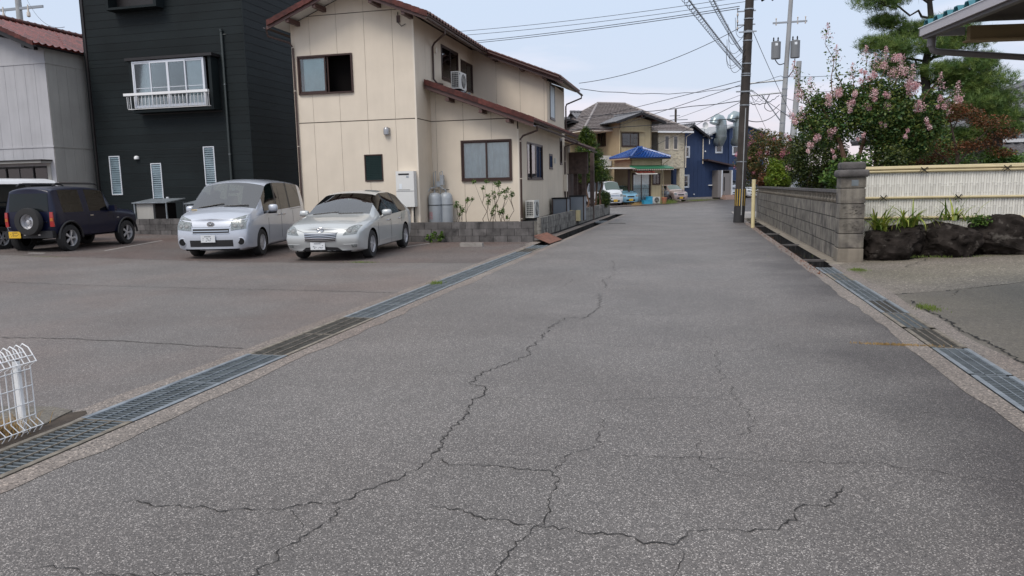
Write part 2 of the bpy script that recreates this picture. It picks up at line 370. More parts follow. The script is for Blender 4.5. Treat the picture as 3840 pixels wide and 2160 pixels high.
mat('car_glass', (.010, .013, .014), .04, spec=.35)
mat('car_shield', (.022, .03, .03), .03, spec=.8, coat=.45)
mat('car_glass_green', (.05, .085, .065), .03, spec=.9, coat=.8)
mat('plate_white', (.62, .64, .66), .5)
mat('plate_yellow', (.68, .42, .03), .5)
mat('plate_green', (.03, .12, .09), .5)
mat('plate_black', (.02, .02, .02), .5)
mat('teal', (.06, .20, .24), .35, .2)
mat('fascia_grey', (.47, .45, .47), .5, .1)
mat('fascia_dark', (.11, .10, .10), .55)
mat('ochre_beam', (.27, .20, .105), .7, nscale=4, namt=.12)
mat('beam_dark', (.05, .042, .036), .75)
mat('vinyl_pipe', (.15, .14, .14), .45)
mat('bin_grey', (.20, .23, .27), .4, .2)
mat('terracotta', (.38, .15, .09), .8)
mat('crate_blue', (.03, .30, .48), .45)
mat('awning_white', (.70, .68, .62), .6)
mat('ac_white', (.60, .60, .57), .5)
mat('curb', (.30, .28, .26), .9, nscale=5, namt=.2, bump=.4)
mat('dry_grass', (.33, .22, .09), .9, nscale=9, namt=.3)
mat('weed', (.12, .17, .03), .8, nscale=9, namt=.3)
mat('fallen', (.19, .075, .035), .9, nscale=25, namt=.4)
leaf_mat('leaf_myrtle', (.022, .06, .018), (.17, .20, .04), (.055, .125, .03))
leaf_mat('leaf_bush', (.012, .028, .008), (.10, .12, .022), (.034, .06, .012), scale=5)
leaf_mat('leaf_mixed', (.025, .05, .015), (.22, .11, .04), (.08, .11, .025), scale=4)
leaf_mat('leaf_lime', (.08, .15, .01), (.22, .28, .03), (.14, .22, .02))
leaf_mat('leaf_red', (.05, .045, .018), (.26, .085, .035), (.13, .07, .028))
leaf_mat('leaf_conifer', (.014, .04, .01), (.12, .17, .02), (.04, .085, .014), scale=2.5)
leaf_mat('needle', (.045, .10, .024), (.21, .28, .065), (.10, .18, .04), scale=3.5)
leaf_mat('flower_pink', (.50, .24, .28), (.86, .68, .66), (.74, .46, .49), scale=7)
leaf_mat('flower_hot', (.5, .09, .2), (.8, .36, .42), (.62, .2, .3), scale=7)
leaf_mat('leaf_strap', (.05, .11, .012), (.33, .36, .06), (.15, .22, .03), scale=5)
leaf_mat('leaf_fresh', (.03, .085, .015), (.13, .22, .035), (.07, .14, .022))
mat('frost', (.42, .49, .52), .35, spec=.3)
glass_mat('glass')
glass_mat('shield_pane', (.34, .40, .38), 4.2)
glass_mat('shield_green', (.32, .43, .36), 4.5)
glass_mat('side_pane', (.22, .24, .24), .6)
mat('seat', (.05, .048, .045), .9)
glass_mat('glass_dark', (.45, .5, .52))
def paint(name, col, metal=.55, rough=.3): return darken_back(mat(name, col, rough, metal, nscale=2, namt=.04, coat=.9, spec=.5))
paint('paint_silver', (.47, .50, .56), .3, .35); paint('paint_silver_warm', (.49, .51, .51), .3, .35); darken_back(mat('paint_navy', (.004, .006, .024), .35, .1, spec=.3, coat=.25))
paint('paint_white', (.74, .75, .77), 0, .4); paint('paint_lightblue', (.22, .45, .60), .2); paint('paint_dark', (.05, .045, .048), .3)
paint('paint_pinkish', (.45, .36, .34), .35); darken_back(mat('paint_black', (.008, .008, .01), .35, .1, spec=.3, coat=.25)); paint('paint_kei', (.62, .64, .67), .1)
# ================================================================== THE GROUND
YS = [-6, 4, 10, 16, 22, 30, 40, 55, 90, 160]
def strip(name, xl, xr, y0, y1, m, dz=0., nx=1, zf=None, label=None, parent=None):
    """a sheet that follows the street's slope; xl, xr may be functions of y"""
    zf = zf or (lambda x, y: gz(y)); fl = xl if callable(xl) else (lambda y: xl); fr = xr if callable(xr) else (lambda y: xr)
    ys = sorted({y0, y1} | {y for y in YS if y0 < y < y1} | {round(y0 + k * .2, 3) for k in range(1, int((y1 - y0) / .2)) if (y0 + k * .2 < 16 or k % 5 == 0) and callable(xl)})
    b = MB(); nxx = nx
    for y in ys:
        for i in range(nxx + 1):
            x = fl(y) + (fr(y) - fl(y)) * i / nxx; b.v.append((x, y, zf(x, y) + dz))
    for j in range(len(ys) - 1):
        for i in range(nxx):
            a = j * (nxx + 1) + i; b.f.append((a, a + 1, a + nxx + 2, a + nxx + 1)); b.mi.append(0)
    o = b.build(name, m, parent, fix=False)
    if not parent: struct(o, label)
    return o
# far ground sheet to the horizon, under everything
g0 = MB().quad((-900, -300, -1.2), (900, -300, -1.2), (900, 1500, -1.2), (-900, 1500, -1.2)).build('ground', 'earth', fix=False); struct(g0, 'bare earth reaching out beyond the houses')
rj = random.Random(3)
def wob(a, amp, seed):
    r = random.Random(seed); ph = [r.uniform(0, 6) for _ in range(4)]
    return lambda y: a + amp * (math.sin(y * 1.7 + ph[0]) + .7 * math.sin(y * 4.1 + ph[1]) + .5 * math.sin(y * 9.3 + ph[2]) + .45 * math.sin(y * 21 + ph[3])) / 2
XR0, XR1 = wob(-3.53, .045, 1), wob(1.97, .035, 2)
road = strip('road', XR0, XR1, -4, 40.8, 'asphalt', nx=8, label='worn grey asphalt street with long meandering cracks')
rdj = MB(); EDG = [(-60, 41.8), (-20, 42), (-10, 46.5), (-6, 53.4), (-2.4, 59.5), (-.4, 64.8), (4.06, 76.7), (14, 100), (24, 125)]
rdj.add([(-90, 40.8, -.1386), (45, 40.8, -.1386), (45, 55, -.2), (-90, 55, -.2), (45, 150, -.2), (-90, 150, -.2)], [(0, 1, 2, 3), (3, 2, 4, 5)])
struct(rdj.build('road_junction', 'asphalt', fix=False), 'grey asphalt junction where the street meets the crossing road')
# parking lot: three bays of asphalt of different age
lotz = lambda x, y: lz(x, y)
XL = wob(-4.27, .03, 5)
lot = strip('parking_lot', -60, XL, -4, 24.2, 'asphalt_lot', nx=1, zf=lotz, label='parking lot asphalt beside the drain')
bpy.data.objects.remove(lot)
def lotsheet(y0, y1, m, nm, lab, dz=0.):
    b = MB(); xs = [-60, -30, -20, -16, -13, -10, -7, -5.5]; ys = sorted({y0, y1} | {y for y in range(-3, 25) if y0 < y < y1})
    for y in ys:
        for x in xs: b.v.append((x, y, lz(x, y) + dz))
        b.v.append((XL(y), y, lz(-4.3, y) + dz))
    n = len(xs) + 1
    for j in range(len(ys) - 1):
        for i in range(n - 1): a = j * n + i; b.f.append((a, a + 1, a + n + 1, a + n)); b.mi.append(0)
    return struct(b.build(nm, m, fix=False), lab)
lotsheet(-4, 6.42, 'asphalt_lot', 'parking_lot', 'near strip of the parking lot asphalt')
lotsheet(6.42, 10.3, 'asphalt_lot', 'parking_lot', 'middle strip of the parking lot asphalt, lighter')
lotsheet(10.3, 14.5, 'asphalt_lot', 'parking_lot', 'strip of older coarse parking lot asphalt')
lotsheet(14.5, 24.2, 'asphalt_old', 'parking_lot', 'brownish oldest asphalt of the bays under the parked cars')
strip('house_yard', -70, -4.7, 24.2, 41.9, 'yard_concrete_dark', dz=-.02, label='ground round the cream house')
# concrete rims beside both drains
def rim(xa, xb, y0, y1, lab, m='aggregate', dz=.003): return strip('concrete_strip', xa, xb, y0, y1, m, dz=dz, label=lab)
rim(lambda y: XL(y) - .02, lambda y: -4.135, -2, 19.4, 'pinkish pebbly concrete edge between parking lot and drain')
rim(lambda y: -3.69, lambda y: XR0(y) + .03, -2, 40.8, 'pebbly concrete edge between left drain and street')
rim(lambda y: -4.42, lambda y: -4.13, 19.4, 40.8, 'concrete ledge between low block wall and open drain')
rim(lambda y: XR1(y) - .03, lambda y: 2.115, -2, 35, 'pebbly concrete edge between street and right drain')
rim(lambda y: 2.435, lambda y: 2.62 + .03 * math.sin(y * 3), -2, 14.6, 'pebbly concrete edge between right drain and driveway')
rim(lambda y: 2.47, lambda y: 2.72, 14.6, 35, 'concrete ledge at foot of stone block wall', 'footing')
# drain channels
def channel(x0, x1, y0, y1, dep, lab):
    b = MB(); ys = [y0] + [y for y in YS if y0 < y < y1] + [y1]
    for y in ys:
        z = gz(y); b.v += [(x0, y, z), (x0 + .02, y, z - dep), (x1 - .02, y, z - dep), (x1, y, z)]
    for j in range(len(ys) - 1):
        for i in range(3): a = j * 4 + i; b.f.append((a, a + 1, a + 5, a + 4)); b.mi.append(0)
    struct(b.build('drain_channel', 'channel', fix=False), lab)
channel(-4.135, -3.69, -2, 40.8, .38, 'dark concrete roadside drain on the left of the street')
channel(2.115, 2.435, -2, 14.4, .32, 'dark concrete roadside drain on the right under the gratings')
channel(2.115, 2.5, 14.4, 35, .30, 'open concrete roadside drain below the stone block wall')
# right-hand driveway and garden ground
def drz(x, y): return gz(y) + .042 * max(0, x - 3.2)
def dcurve(x): return 10.72 + .43 * (x - 2.6) + .06 * (x - 2.6) ** 2
b = MB(); n = 12
for i in range(n + 1):
    x = 2.6 + i * .9
    b.v += [(x, dcurve(x), drz(x, dcurve(x))), (x, 15.95, drz(x, 15.95))]
for i in range(n): b.f.append((2 * i, 2 * i + 2, 2 * i + 3, 2 * i + 1)); b.mi.append(0)
struct(b.build('driveway', 'yard_concrete', fix=False), 'far half of the driveway, worn pebbly concrete in front of the boulders')
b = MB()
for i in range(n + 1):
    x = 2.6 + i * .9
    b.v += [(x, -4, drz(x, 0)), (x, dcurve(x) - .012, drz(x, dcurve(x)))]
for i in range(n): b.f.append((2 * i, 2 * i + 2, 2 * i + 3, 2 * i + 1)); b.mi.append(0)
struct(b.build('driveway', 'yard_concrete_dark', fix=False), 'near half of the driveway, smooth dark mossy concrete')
b = MB(); b.polyz([(2.72, 15.9), (40, 15.9), (40, 36), (2.72, 34.6)], -.6, .12); struct(b.build('garden_soil', 'earth'), 'raised soil of the walled garden')
b = MB(); b.polyz([(1.99, 34.9), (60, 36), (60, 42), (1.99, 42)], -.5, -.115); struct(b.build('pavement', 'curb'), 'pale paving past the end of the stone wall')
# plots in front of the far houses
b = MB(); ed = [(-6.6, 52.8), (-5.95, 53.6), (-4.2, 56.4), (-2.4, 59.5), (-1.4, 62), (-.42, 64.8), (1.5, 69.9), (4.1, 76.7), (10, 91), (10, 150), (-60, 150), (-60, 45)]
b.polyz(ed, -.5, -.13); struct(b.build('front_yards', 'asphalt_old'), 'brownish forecourt in front of the far houses')

# ------------------------------------------------------------------ cracks in the street, each a ribbon of open joint
CRK = {'far1': [(-1.62, 15.2), (-1.51, 14.41), (-1.36, 13.2)], 'far2': [(-1.3, 12.76), (-1.4, 11.9), (-1.25, 10.9)], 'far3': [(-1.55, 19.4), (-1.5, 18.0)], 'far4': [(-1.9, 12.2), (-1.95, 11.1)],
'main': [(-1.25, 10.34), (-1.14, 9.0), (-1.21, 8.44), (-1.46, 8.41), (-1.49, 8.15), (-1.48, 7.58), (-1.48, 7.11), (-1.51, 6.67), (-1.46, 6.46), (-1.56, 6.18), (-1.71, 5.83), (-1.7, 5.45), (-1.55, 5.36), (-1.52, 5.2), (-1.53, 4.94), (-1.48, 4.58), (-1.51, 4.21), (-1.46, 4.07), (-1.45, 3.86)],
'a': [(-1.45, 3.86), (-1.47, 3.76), (-1.55, 3.5), (-1.65, 3.27), (-1.71, 3.18), (-1.91, 3.1), (-2.15, 3.03), (-2.39, 2.99), (-2.56, 2.98), (-2.7, 3.0), (-2.81, 2.99)],
'b': [(-1.45, 3.86), (-1.37, 3.82), (-1.24, 3.78), (-1.02, 3.8), (-0.72, 3.77), (-0.67, 3.69), (-0.67, 3.59), (-0.68, 3.49), (-0.66, 3.33), (-0.69, 3.13), (-0.69, 3.05), (-0.75, 2.87), (-0.72, 2.6)],
'c': [(-1.25, 3.26), (-1.07, 3.24), (-0.89, 3.17), (-0.67, 3.13), (-0.51, 3.13), (-0.29, 3.13), (-0.15, 3.08), (-0.07, 3.07), (0.01, 3.23), (0.12, 3.26), (0.24, 3.26), (0.4, 3.34), (0.48, 3.42), (0.49, 3.55), (0.68, 3.63), (0.74, 3.89)],
'd': [(-1.7, 3.18), (-1.64, 3.05), (-1.68, 2.87), (-1.7, 2.64), (-1.72, 2.4)],
'e': [(-0.43, 4.1), (-0.21, 4.12), (0.06, 4.15), (0.25, 4.16), (0.49, 4.18), (0.8, 4.2), (0.99, 4.24), (1.21, 4.19), (1.38, 4.11), (1.67, 4.12)],
'f': [(-1.56, 5.08), (-1.09, 5.14), (-0.65, 5.14), (-0.38, 5.26), (-0.04, 5.34), (0.26, 5.34)],
'g': [(-1.37, 7.05), (-0.9, 7.06), (-0.43, 6.95), (0.01, 6.84), (0.43, 6.91), (0.97, 7.38), (1.52, 7.5)],
'h': [(0.01, 4.52), (0.06, 4.39), (0.05, 4.15), (0.14, 3.99), (0.2, 3.94), (0.38, 3.89), (0.5, 3.87)],
'i': [(-3.32, 7.67), (-2.78, 7.62), (-2.31, 7.76), (-1.86, 7.77)], 'j': [(-3.35, 5.64), (-2.76, 5.67), (-2.22, 5.75), (-1.75, 5.83)],
'k': [(-0.56, 4.78), (-0.55, 4.5), (-0.53, 4.24), (-0.7, 4.0), (-0.72, 3.86), (-0.72, 3.77)],
'l': [(0.13, 7.9), (0.22, 6.88), (0.23, 6.08), (0.32, 5.4), (0.41, 4.95), (0.35, 4.62), (0.27, 4.53)],
'm': [(-2.69, 2.34), (-2.45, 2.36), (-2.2, 2.38), (-1.94, 2.44), (-1.78, 2.47)], 'n': [(-1.91, 3.1), (-1.83, 3.01), (-1.68, 2.87)],
'p': [(-0.07, 3.07), (-0.02, 2.98), (-0.04, 2.88), (-0.03, 2.75)], 'q': [(-1.2, 8.71), (-0.63, 8.72), (-0.22, 8.83)], 'r': [(0.85, 10.56), (1.37, 10.54), (1.91, 10.48)]}
WID = dict(far1=.010, far2=.012, far3=.01, far4=.008, main=.012, a=.011, b=.009, c=.012, d=.009, e=.006, f=.005, g=.006, h=.005, i=.005, j=.004, k=.006, l=.005, m=.007, n=.004, p=.007, q=.006, r=.006)
def ribbon(pts, w, parent, m, zf, dz=.004, rough=.045, seed=0, name='crack'):
    r = random.Random(seed); P = [Vector(p) for p in pts]; out = [P[0]]
    for a, c in zip(P, P[1:]):
        L = (c - a).length; k = max(1, int(L / .028)); nrm = Vector((-(c - a).y, (c - a).x)).normalized(); off = 0
        for i in range(1, k + 1):
            off = off * .6 + r.uniform(-1, 1) * rough * .55
            q = a.lerp(c, i / k) + (nrm * off if i < k else Vector((0, 0))); out.append(q)
    b = MB()
    for i, q in enumerate(out):
        d = (out[min(i + 1, len(out) - 1)] - out[max(i - 1, 0)]).normalized(); nn = Vector((-d.y, d.x)); ww = w * .7 * r.uniform(.2, 1.3) * (1 if 1 < i < len(out) - 2 else .3)
        for s in (-1, 1): x, y = q + nn * s * ww / 2; b.v.append((x, y, zf(x, y) + dz))
    for i in range(len(out) - 1): b.f.append((2 * i, 2 * i + 1, 2 * i + 3, 2 * i + 2)); b.mi.append(0)
    return b.build(name, m, parent, fix=False)
for i, (k, v) in enumerate(CRK.items()): ribbon(v, WID[k] * (1.0 if k != 'main' else 1.1), road, 'crack', lambda x, y: gz(y), seed=i)
for i, v in enumerate([[(-12.5, 10.48), (-9.84, 10.46), (-7.77, 10.33), (-5.56, 10.25), (-4.3, 10.18)], [(-9, 6.42), (-7.44, 6.44), (-6.43, 6.5), (-5.39, 6.43), (-4.3, 6.34)], [(-18, 14.6), (-13.54, 14.54), (-10.75, 14.42), (-6.88, 14.45), (-4.4, 14.6)]]):
    struct(ribbon(v, .035, None, 'seam', lotz, seed=40 + i, rough=.03, name='asphalt_seam'), ['dark paving seam across the parking lot behind the near bay', 'faint paving seam nearest the mesh fence', 'paving seam just in front of the parked cars'][i])
for i, (v, w) in enumerate([([(2.56, 10.78), (2.65, 10.72), (3.09, 10.93), (3.45, 11.16)], .06), ([(3.45, 11.16), (3.7, 11.3), (4.3, 11.6)], .02), ([(3.0, 10.21), (3.35, 10.7), (3.5, 11.1)], .014),
        ([(2.70, 10.2), (2.66, 9.6), (2.69, 8.96), (2.66, 8.2), (2.7, 7.48), (2.68, 6.61), (2.7, 5.5)], .035), ([(3.57, 13.99), (3.9, 14.6), (4.3, 15.3)], .02)]):
    struct(ribbon(v, w, None, 'crack', drz, seed=60 + i, rough=.05, name='driveway_crack'), ['open joint across the driveway by the drain', 'joint continuing up the driveway', 'thin crack in the mossy driveway corner', 'long crack along the drain edge of the driveway', 'diagonal crack in the pebbly driveway'][i])
# street manhole
b = MB(); b.lathe([(0, .012), (.30, .012), (.31, .0), (.33, .0), (.335, .014), (.36, .012), (.365, -.02)], O=(-3.05, 30.6, gz(30.6)), n=32)
tag(b.build('manhole_cover', 'rust_bar', smooth=True), 'round iron manhole cover in the street near the end of the low block wall', 'manhole')
# painted parking lines
def pline(p, q, w, lab):
    a, c = Vector(p), Vector(q); d = (c - a).normalized(); nn = Vector((-d.y, d.x)) * w / 2; b = MB()
    k = 10; 
    for i in range(k + 1):
        m_ = a.lerp(c, i / k)
        for s in (-1, 1): x, y = m_ + nn * s * random.uniform(.7, 1.1); b.v.append((x, y, lz(x, y) + .005))
    for i in range(k): b.f.append((2 * i, 2 * i + 1, 2 * i + 3, 2 * i + 2)); b.mi.append(0)
    struct(b.build('parking_line', 'white_line', fix=False), lab)
pline((-14.85, 16.1), (-15.85, 19.5), .05, 'thin white bay line to the right of the dark blue jeep')
pline((-16.15, 15.05), (-15.75, 15.15), .1, 'worn scrap of white bay marking behind the jeep')
pline((-7.62, 18.3), (-7.3, 19.9), .06, 'worn bay marking beside the silver wagon')

# ------------------------------------------------------------------ gratings
def grate(x0, x1, y0, y1, z, rimm, barm, label, fine=True, group='steel drain gratings'):
    t = thing('drain_grating', label, 'drain grating', ((x0 + x1) / 2, y0, z), 0, group); w = (x1 - x0) / 2; L = y1 - y0 - .008
    b = MB(); t_ = .042
    for s in (-1, 1):
        b.box(min(s * w, s * (w - t_)), max(s * w, s * (w - t_)), 0, L, .0, .006); b.box(min(s * (w - t_), s * (w - t_ - .005)), max(s * (w - t_), s * (w - t_ - .005)), 0, L, -.045, .0)
    b.build('rim', rimm, t)
    for s in (-1, 1):
        MB().box(s * w * .27 - .004, s * w * .27 + .004, 0, L, -.006, .005).build('long_rod', rimm, t)
    n = max(2, int(round(L / .047))); wi = w - t_ - .006
    one = MB().box(-wi, wi, -.007, .007, -.022, -.001).mesh('bar', barm)
    if fine:
        for i in range(n): link('bar', one, t, (0, (i + .5) * L / n, 0))
    else:
        b = MB()
        for i in range(n): y = (i + .5) * L / n; b.box(-wi, wi, y - .007, y + .007, -.022, -.001)
        stuff(b.build('bars', barm, t))
    for ye in (0, L - .006): MB().box(-wi, wi, ye, ye + .006, -.045, .0015).build('end_bar', rimm, t)
    return t
words = ['nearest the camera at the lower left corner', 'second from the lower left corner, rims browned', 'third from the lower left, bright steel rims', 'fourth from the lower left, brown rims and bars',
         'dark rusty one between a brown-rimmed and a clean one', 'clean one right after the dark rusty one', 'seventh from the lower left', 'eighth from the lower left, beside the middle of the lot', 'ninth from the lower left', 'tenth from the lower left', 'eleventh from the lower left',
         'twelfth, level with the nose of the silver wagon', 'fourth from the far end of the lot', 'third from the far end of the lot', 'rusty one, second last before the askew rusty plate', 'last one before the askew rusty steel plate']
ys = [2.12 + i for i in range(17)]
RR = {0: ('rust_rim', 'galv'), 1: ('rust_rim', 'galv'), 5: ('rust_rim', 'rust_bar'), 4: ('rust_rim', 'rust_bar'), 15: ('rust_rim', 'rust_bar')}
for i, y in enumerate(ys):
    if i == 0: continue
    a, c = RR.get(i, ('galv_rim', 'galv'))
    if i == 1: a, c = 'rust_rim', 'galv'
    grate(-4.125, -3.70, y, y + 1, gz(y + .5) + .002, a, c, 'left drain grating, ' + words[i - 1], fine=(i < 8))
for i, y in enumerate([4.4, 5.38, 6.37, 7.36, 8.23, 9.2, 10.2, 11.2, 12.15, 13.1]):
    a, c = ('rust_rim', 'galv') if i in (0, 3, 4, 8) else ('galv_rim', 'galv')
    if i in (3, 5): c = 'rust_bar'
    grate(2.125, 2.43, y, y + (.95 if i < 8 else .9), gz(y) + .002, a, c, 'right drain grating, ' + ['nearest, at the right edge of the photo', 'second from the right edge', 'third, bright rim beside the driveway', 'fourth, by the small dark hole in the concrete', 'fifth, rims brown', 'sixth, next to the tuft of green weeds', 'seventh, by the open driveway joint', 'eighth, pale rim', 'second last before the open drain', 'last one before the open drain at the stone pillar'][i], fine=(i < 5))
t = grate(-4.12, -3.70, 31.8, 33.0, gz(32) + .005, 'galv_rim', 'galv', 'lone grating over the open drain beside the low block wall', fine=False, group=None)
t = grate(2.15, 2.60, 32.2, 33.4, gz(32) + .03, 'rust_rim', 'rust_bar', 'rusty grating lying over the drain behind the yellow post', fine=False, group=None)
# struts across the open drain
for i, y in enumerate((15.35, 19.2, 23.4, 27.8, 30.5)):
    b = MB().box(2.10, 2.52, y - .05, y + .05, gz(y) - .02, gz(y) + .018)
    tag(b.build('drain_strut', 'stone_cap'), 'concrete strut across the open drain, ' + ['nearest, by the stone pillar', 'second from the stone pillar', 'third, midway along the wall', 'fourth, just in front of the yellow post', 'farthest, behind the yellow post'][i], 'drain strut', 'struts over the open drain')
# rusty plate propped over the drain at the end of the gratings
b = MB(); b.add([(-4.5, 20.75, .10), (-3.75, 19.55, -.02), (-3.62, 20.75, .0), (-4.3, 22.0, .12)], [(0, 1, 2, 3)]); b.add([(-4.5, 20.75, .085), (-3.75, 19.55, -.035), (-3.62, 20.75, -.015), (-4.3, 22.0, .105)], [(0, 1, 2, 3)])
b.add([(-4.5, 20.75, .10), (-3.75, 19.55, -.02), (-3.75, 19.55, -.035), (-4.5, 20.75, .085)], [(0, 1, 2, 3)]); b.add([(-3.75, 19.55, -.02), (-3.62, 20.75, .0), (-3.62, 20.75, -.015), (-3.75, 19.55, -.035)], [(0, 1, 2, 3)])
tag(b.build('rusty_plate', 'rust_plate'), 'rust brown steel plate lying askew over the drain at the wall corner', 'steel plate')
# ================================================================== HOUSE KIT
def clip_top(u0, u1, z0, z1, top):
    """outline of a wall rectangle under a roof line top(u)"""
    if top is None: return [(u0, z0), (u1, z0), (u1, z1), (u0, z1)]
    n = 6; pts = [(u0, z0), (u1, z0)]
    for i in range(n, -1, -1):
        u = u0 + (u1 - u0) * i / n; pts.append((u, max(z0 + .001, min(z1, top(u)))))
    return pts
def rect_minus(u0, u1, z0, z1, holes):
    us = sorted({u0, u1} | {min(max(h[i], u0), u1) for h in holes for i in (0, 1)}); zs = sorted({z0, z1} | {min(max(h[i], z0), z1) for h in holes for i in (2, 3)})
    out = []
    for j in range(len(zs) - 1):
        run = None
        for i in range(len(us) - 1):
            cu, cz = (us[i] + us[i + 1]) / 2, (zs[j] + zs[j + 1]) / 2
            if any(h[0] < cu < h[1] and h[2] < cz < h[3] for h in holes):
                if run is not None: out.append((run, us[i], zs[j], zs[j + 1])); run = None
            elif run is None: run = us[i]
        if run is not None: out.append((run, u1, zs[j], zs[j + 1]))
    return out
def wall(parent, O, ang, u0, u1, z0, z1, holes, m, top=None, thick=.12, name='wall'):
    b = MB().frame(O, ang)
    for r in rect_minus(u0, u1, z0, z1, holes): b.poly(clip_top(*r, top), -thick, 0)
    return b.build(name, m, parent)
def joined(rs):
    rs = list(rs); out = []
    while rs:
        g_ = [rs.pop(0)]; ch = True
        while ch:
            ch = False
            for r in rs[:]:
                if any(r[0] <= q[1] + 1e-6 and r[1] >= q[0] - 1e-6 and r[2] <= q[3] + 1e-6 and r[3] >= q[2] - 1e-6 for q in g_): g_.append(r); rs.remove(r); ch = True
        out.append(g_)
    return out
def panels(wallo, O, ang, edges, z0, z1, holes, m, top=None, gap=.009, t=.014, name='panel', gapz=.004):
    for a, c in zip(edges, edges[1:]):
        rs = rect_minus(a + gap / 2, c - gap / 2, z0 + gapz / 2, z1 - gapz / 2, holes)
        rs = [r for r in rs if r[1] - r[0] > .01 and r[3] - r[2] > .01 and (top is None or max(top(r[0]), top(r[1]), top((r[0] + r[1]) / 2)) > r[2] + .01)]
        if not rs: continue
        for grp in joined(rs):
            b = MB().frame(O, ang)
            for r in grp: b.poly(clip_top(*r, top), .001, t)
            b.build(name, m, wallo)
def boards(wallo, O, ang, u0, u1, zs, holes, m, t=.016, name='siding_board', gap=.010):
    for a, c in zip(zs, zs[1:]):
        rs = [r for r in rect_minus(u0, u1, a + gap, c, holes) if r[3] - r[2] > .01]
        for grp in joined(rs):
          b = MB().frame(O, ang)
          for r in grp:      # lower edge stands a little proud of the one below
            b.add([(r[0], .001, r[2]), (r[1], .001, r[2]), (r[1], .001, r[3]), (r[0], .001, r[3]), (r[0], t, r[2]), (r[1], t, r[2]), (r[1], t * .6, r[3]), (r[0], t * .6, r[3])],
                  [(0, 3, 2, 1), (4, 5, 6, 7), (0, 1, 5, 4), (1, 2, 6, 5), (2, 3, 7, 6), (3, 0, 4, 7)])
          b.build(name, m, wallo)
def window(parent, O, ang, u0, u1, z0, z1, fm, sashes=2, fw=.045, proud=.05, inner=None, innerm='curtain', gm='glass', open_side=None, midbar=None, sill=True, label=None, depth=.09, bars=None, back=True, sm=None, bl=-.075):
    """metal window: frame proud of the wall, overlapping sliding sashes, panes, what hangs behind"""
    sm = sm or fm
    b = MB().frame(O, ang); f = fw * .8
    b.box(u0, u0 + f, -depth, proud, z0, z1); b.box(u1 - f, u1, -depth, proud, z0, z1); b.box(u0 + f, u1 - f, -depth, proud, z1 - f, z1); b.box(u0 + f, u1 - f, -depth, proud + (.02 if sill else 0), z0, z0 + f * .9)
    w = b.build('window', fm, parent)
    if label: w['label'] = label
    a0, a1, c0, c1 = u0 + f, u1 - f, z0 + f * .9, z1 - f
    wd = (a1 - a0) / sashes
    for i in range(sashes):
        l, r = a0 + i * wd - (fw * .35 if i and not (sashes == 4 and i == 2) else 0), a0 + (i + 1) * wd + (fw * .35 if i < sashes - 1 and not (sashes == 4 and i == 1) else 0)
        y = .018 if (i % 2 == 0) else -.012
        if sashes == 4: y = (-.012, .018, .018, -.012)[i]
        if open_side is not None and i == open_side: l -= wd * .9; r -= wd * .9; y = -.04
        q = fw * .75
        b = MB().frame(O, ang)
        b.box(l, l + q, y - .012, y + .012, c0, c1); b.box(r - q, r, y - .012, y + .012, c0, c1); b.box(l + q, r - q, y - .012, y + .012, c1 - q, c1); b.box(l + q, r - q, y - .012, y + .012, c0, c0 + q * 1.3)
        if midbar: z = c0 + (c1 - c0) * midbar; b.box(l + q, r - q, y - .008, y + .008, z - .009, z + .009)
        b.build('sash', sm, w)
        MB().frame(O, ang).box(l + q, r - q, y - .003, y + .003, c0 + q * 1.3, c1 - q).build('pane', gm, w)
    if bars:
        for k in range(1, bars):
            x = a0 + (a1 - a0) * k / bars; MB().frame(O, ang).box(x - .008, x + .008, .03, .045, c0, c1).build('bar', fm, w)
    if inner:
        for (p0, p1, kind) in inner:
            l, r = a0 + (a1 - a0) * p0, a0 + (a1 - a0) * p1
            b = MB().frame(O, ang)
            if kind == 'drape':
                n = int((r - l) / .02); pr = random.Random(int(l * 100))
                for i in range(n + 1):
                    x = l + (r - l) * i / n; y = -.055 + .018 * math.sin(i * .9) + .012 * math.sin(i * .37 + 1)
                    b.v += [b.p(x, y, c0 + .01), b.p(x, y * .9 - .008, c1 - .02)]
                for i in range(n): b.f.append((2 * i, 2 * i + 2, 2 * i + 3, 2 * i + 1)); b.mi.append(0)
                b.build('curtain', innerm, w, fix=False)
            else:
                b.box(l, r, bl, bl + .005, c0, c1); b.build('blind', kind, w)
    if back: 
        MB().frame(O, ang).box(u0, u1, -depth - .35, -depth - .34, z0, z1).build('room_shade', 'unlit_black', w)  # near-black sheet standing in for the dark of the room
    return w
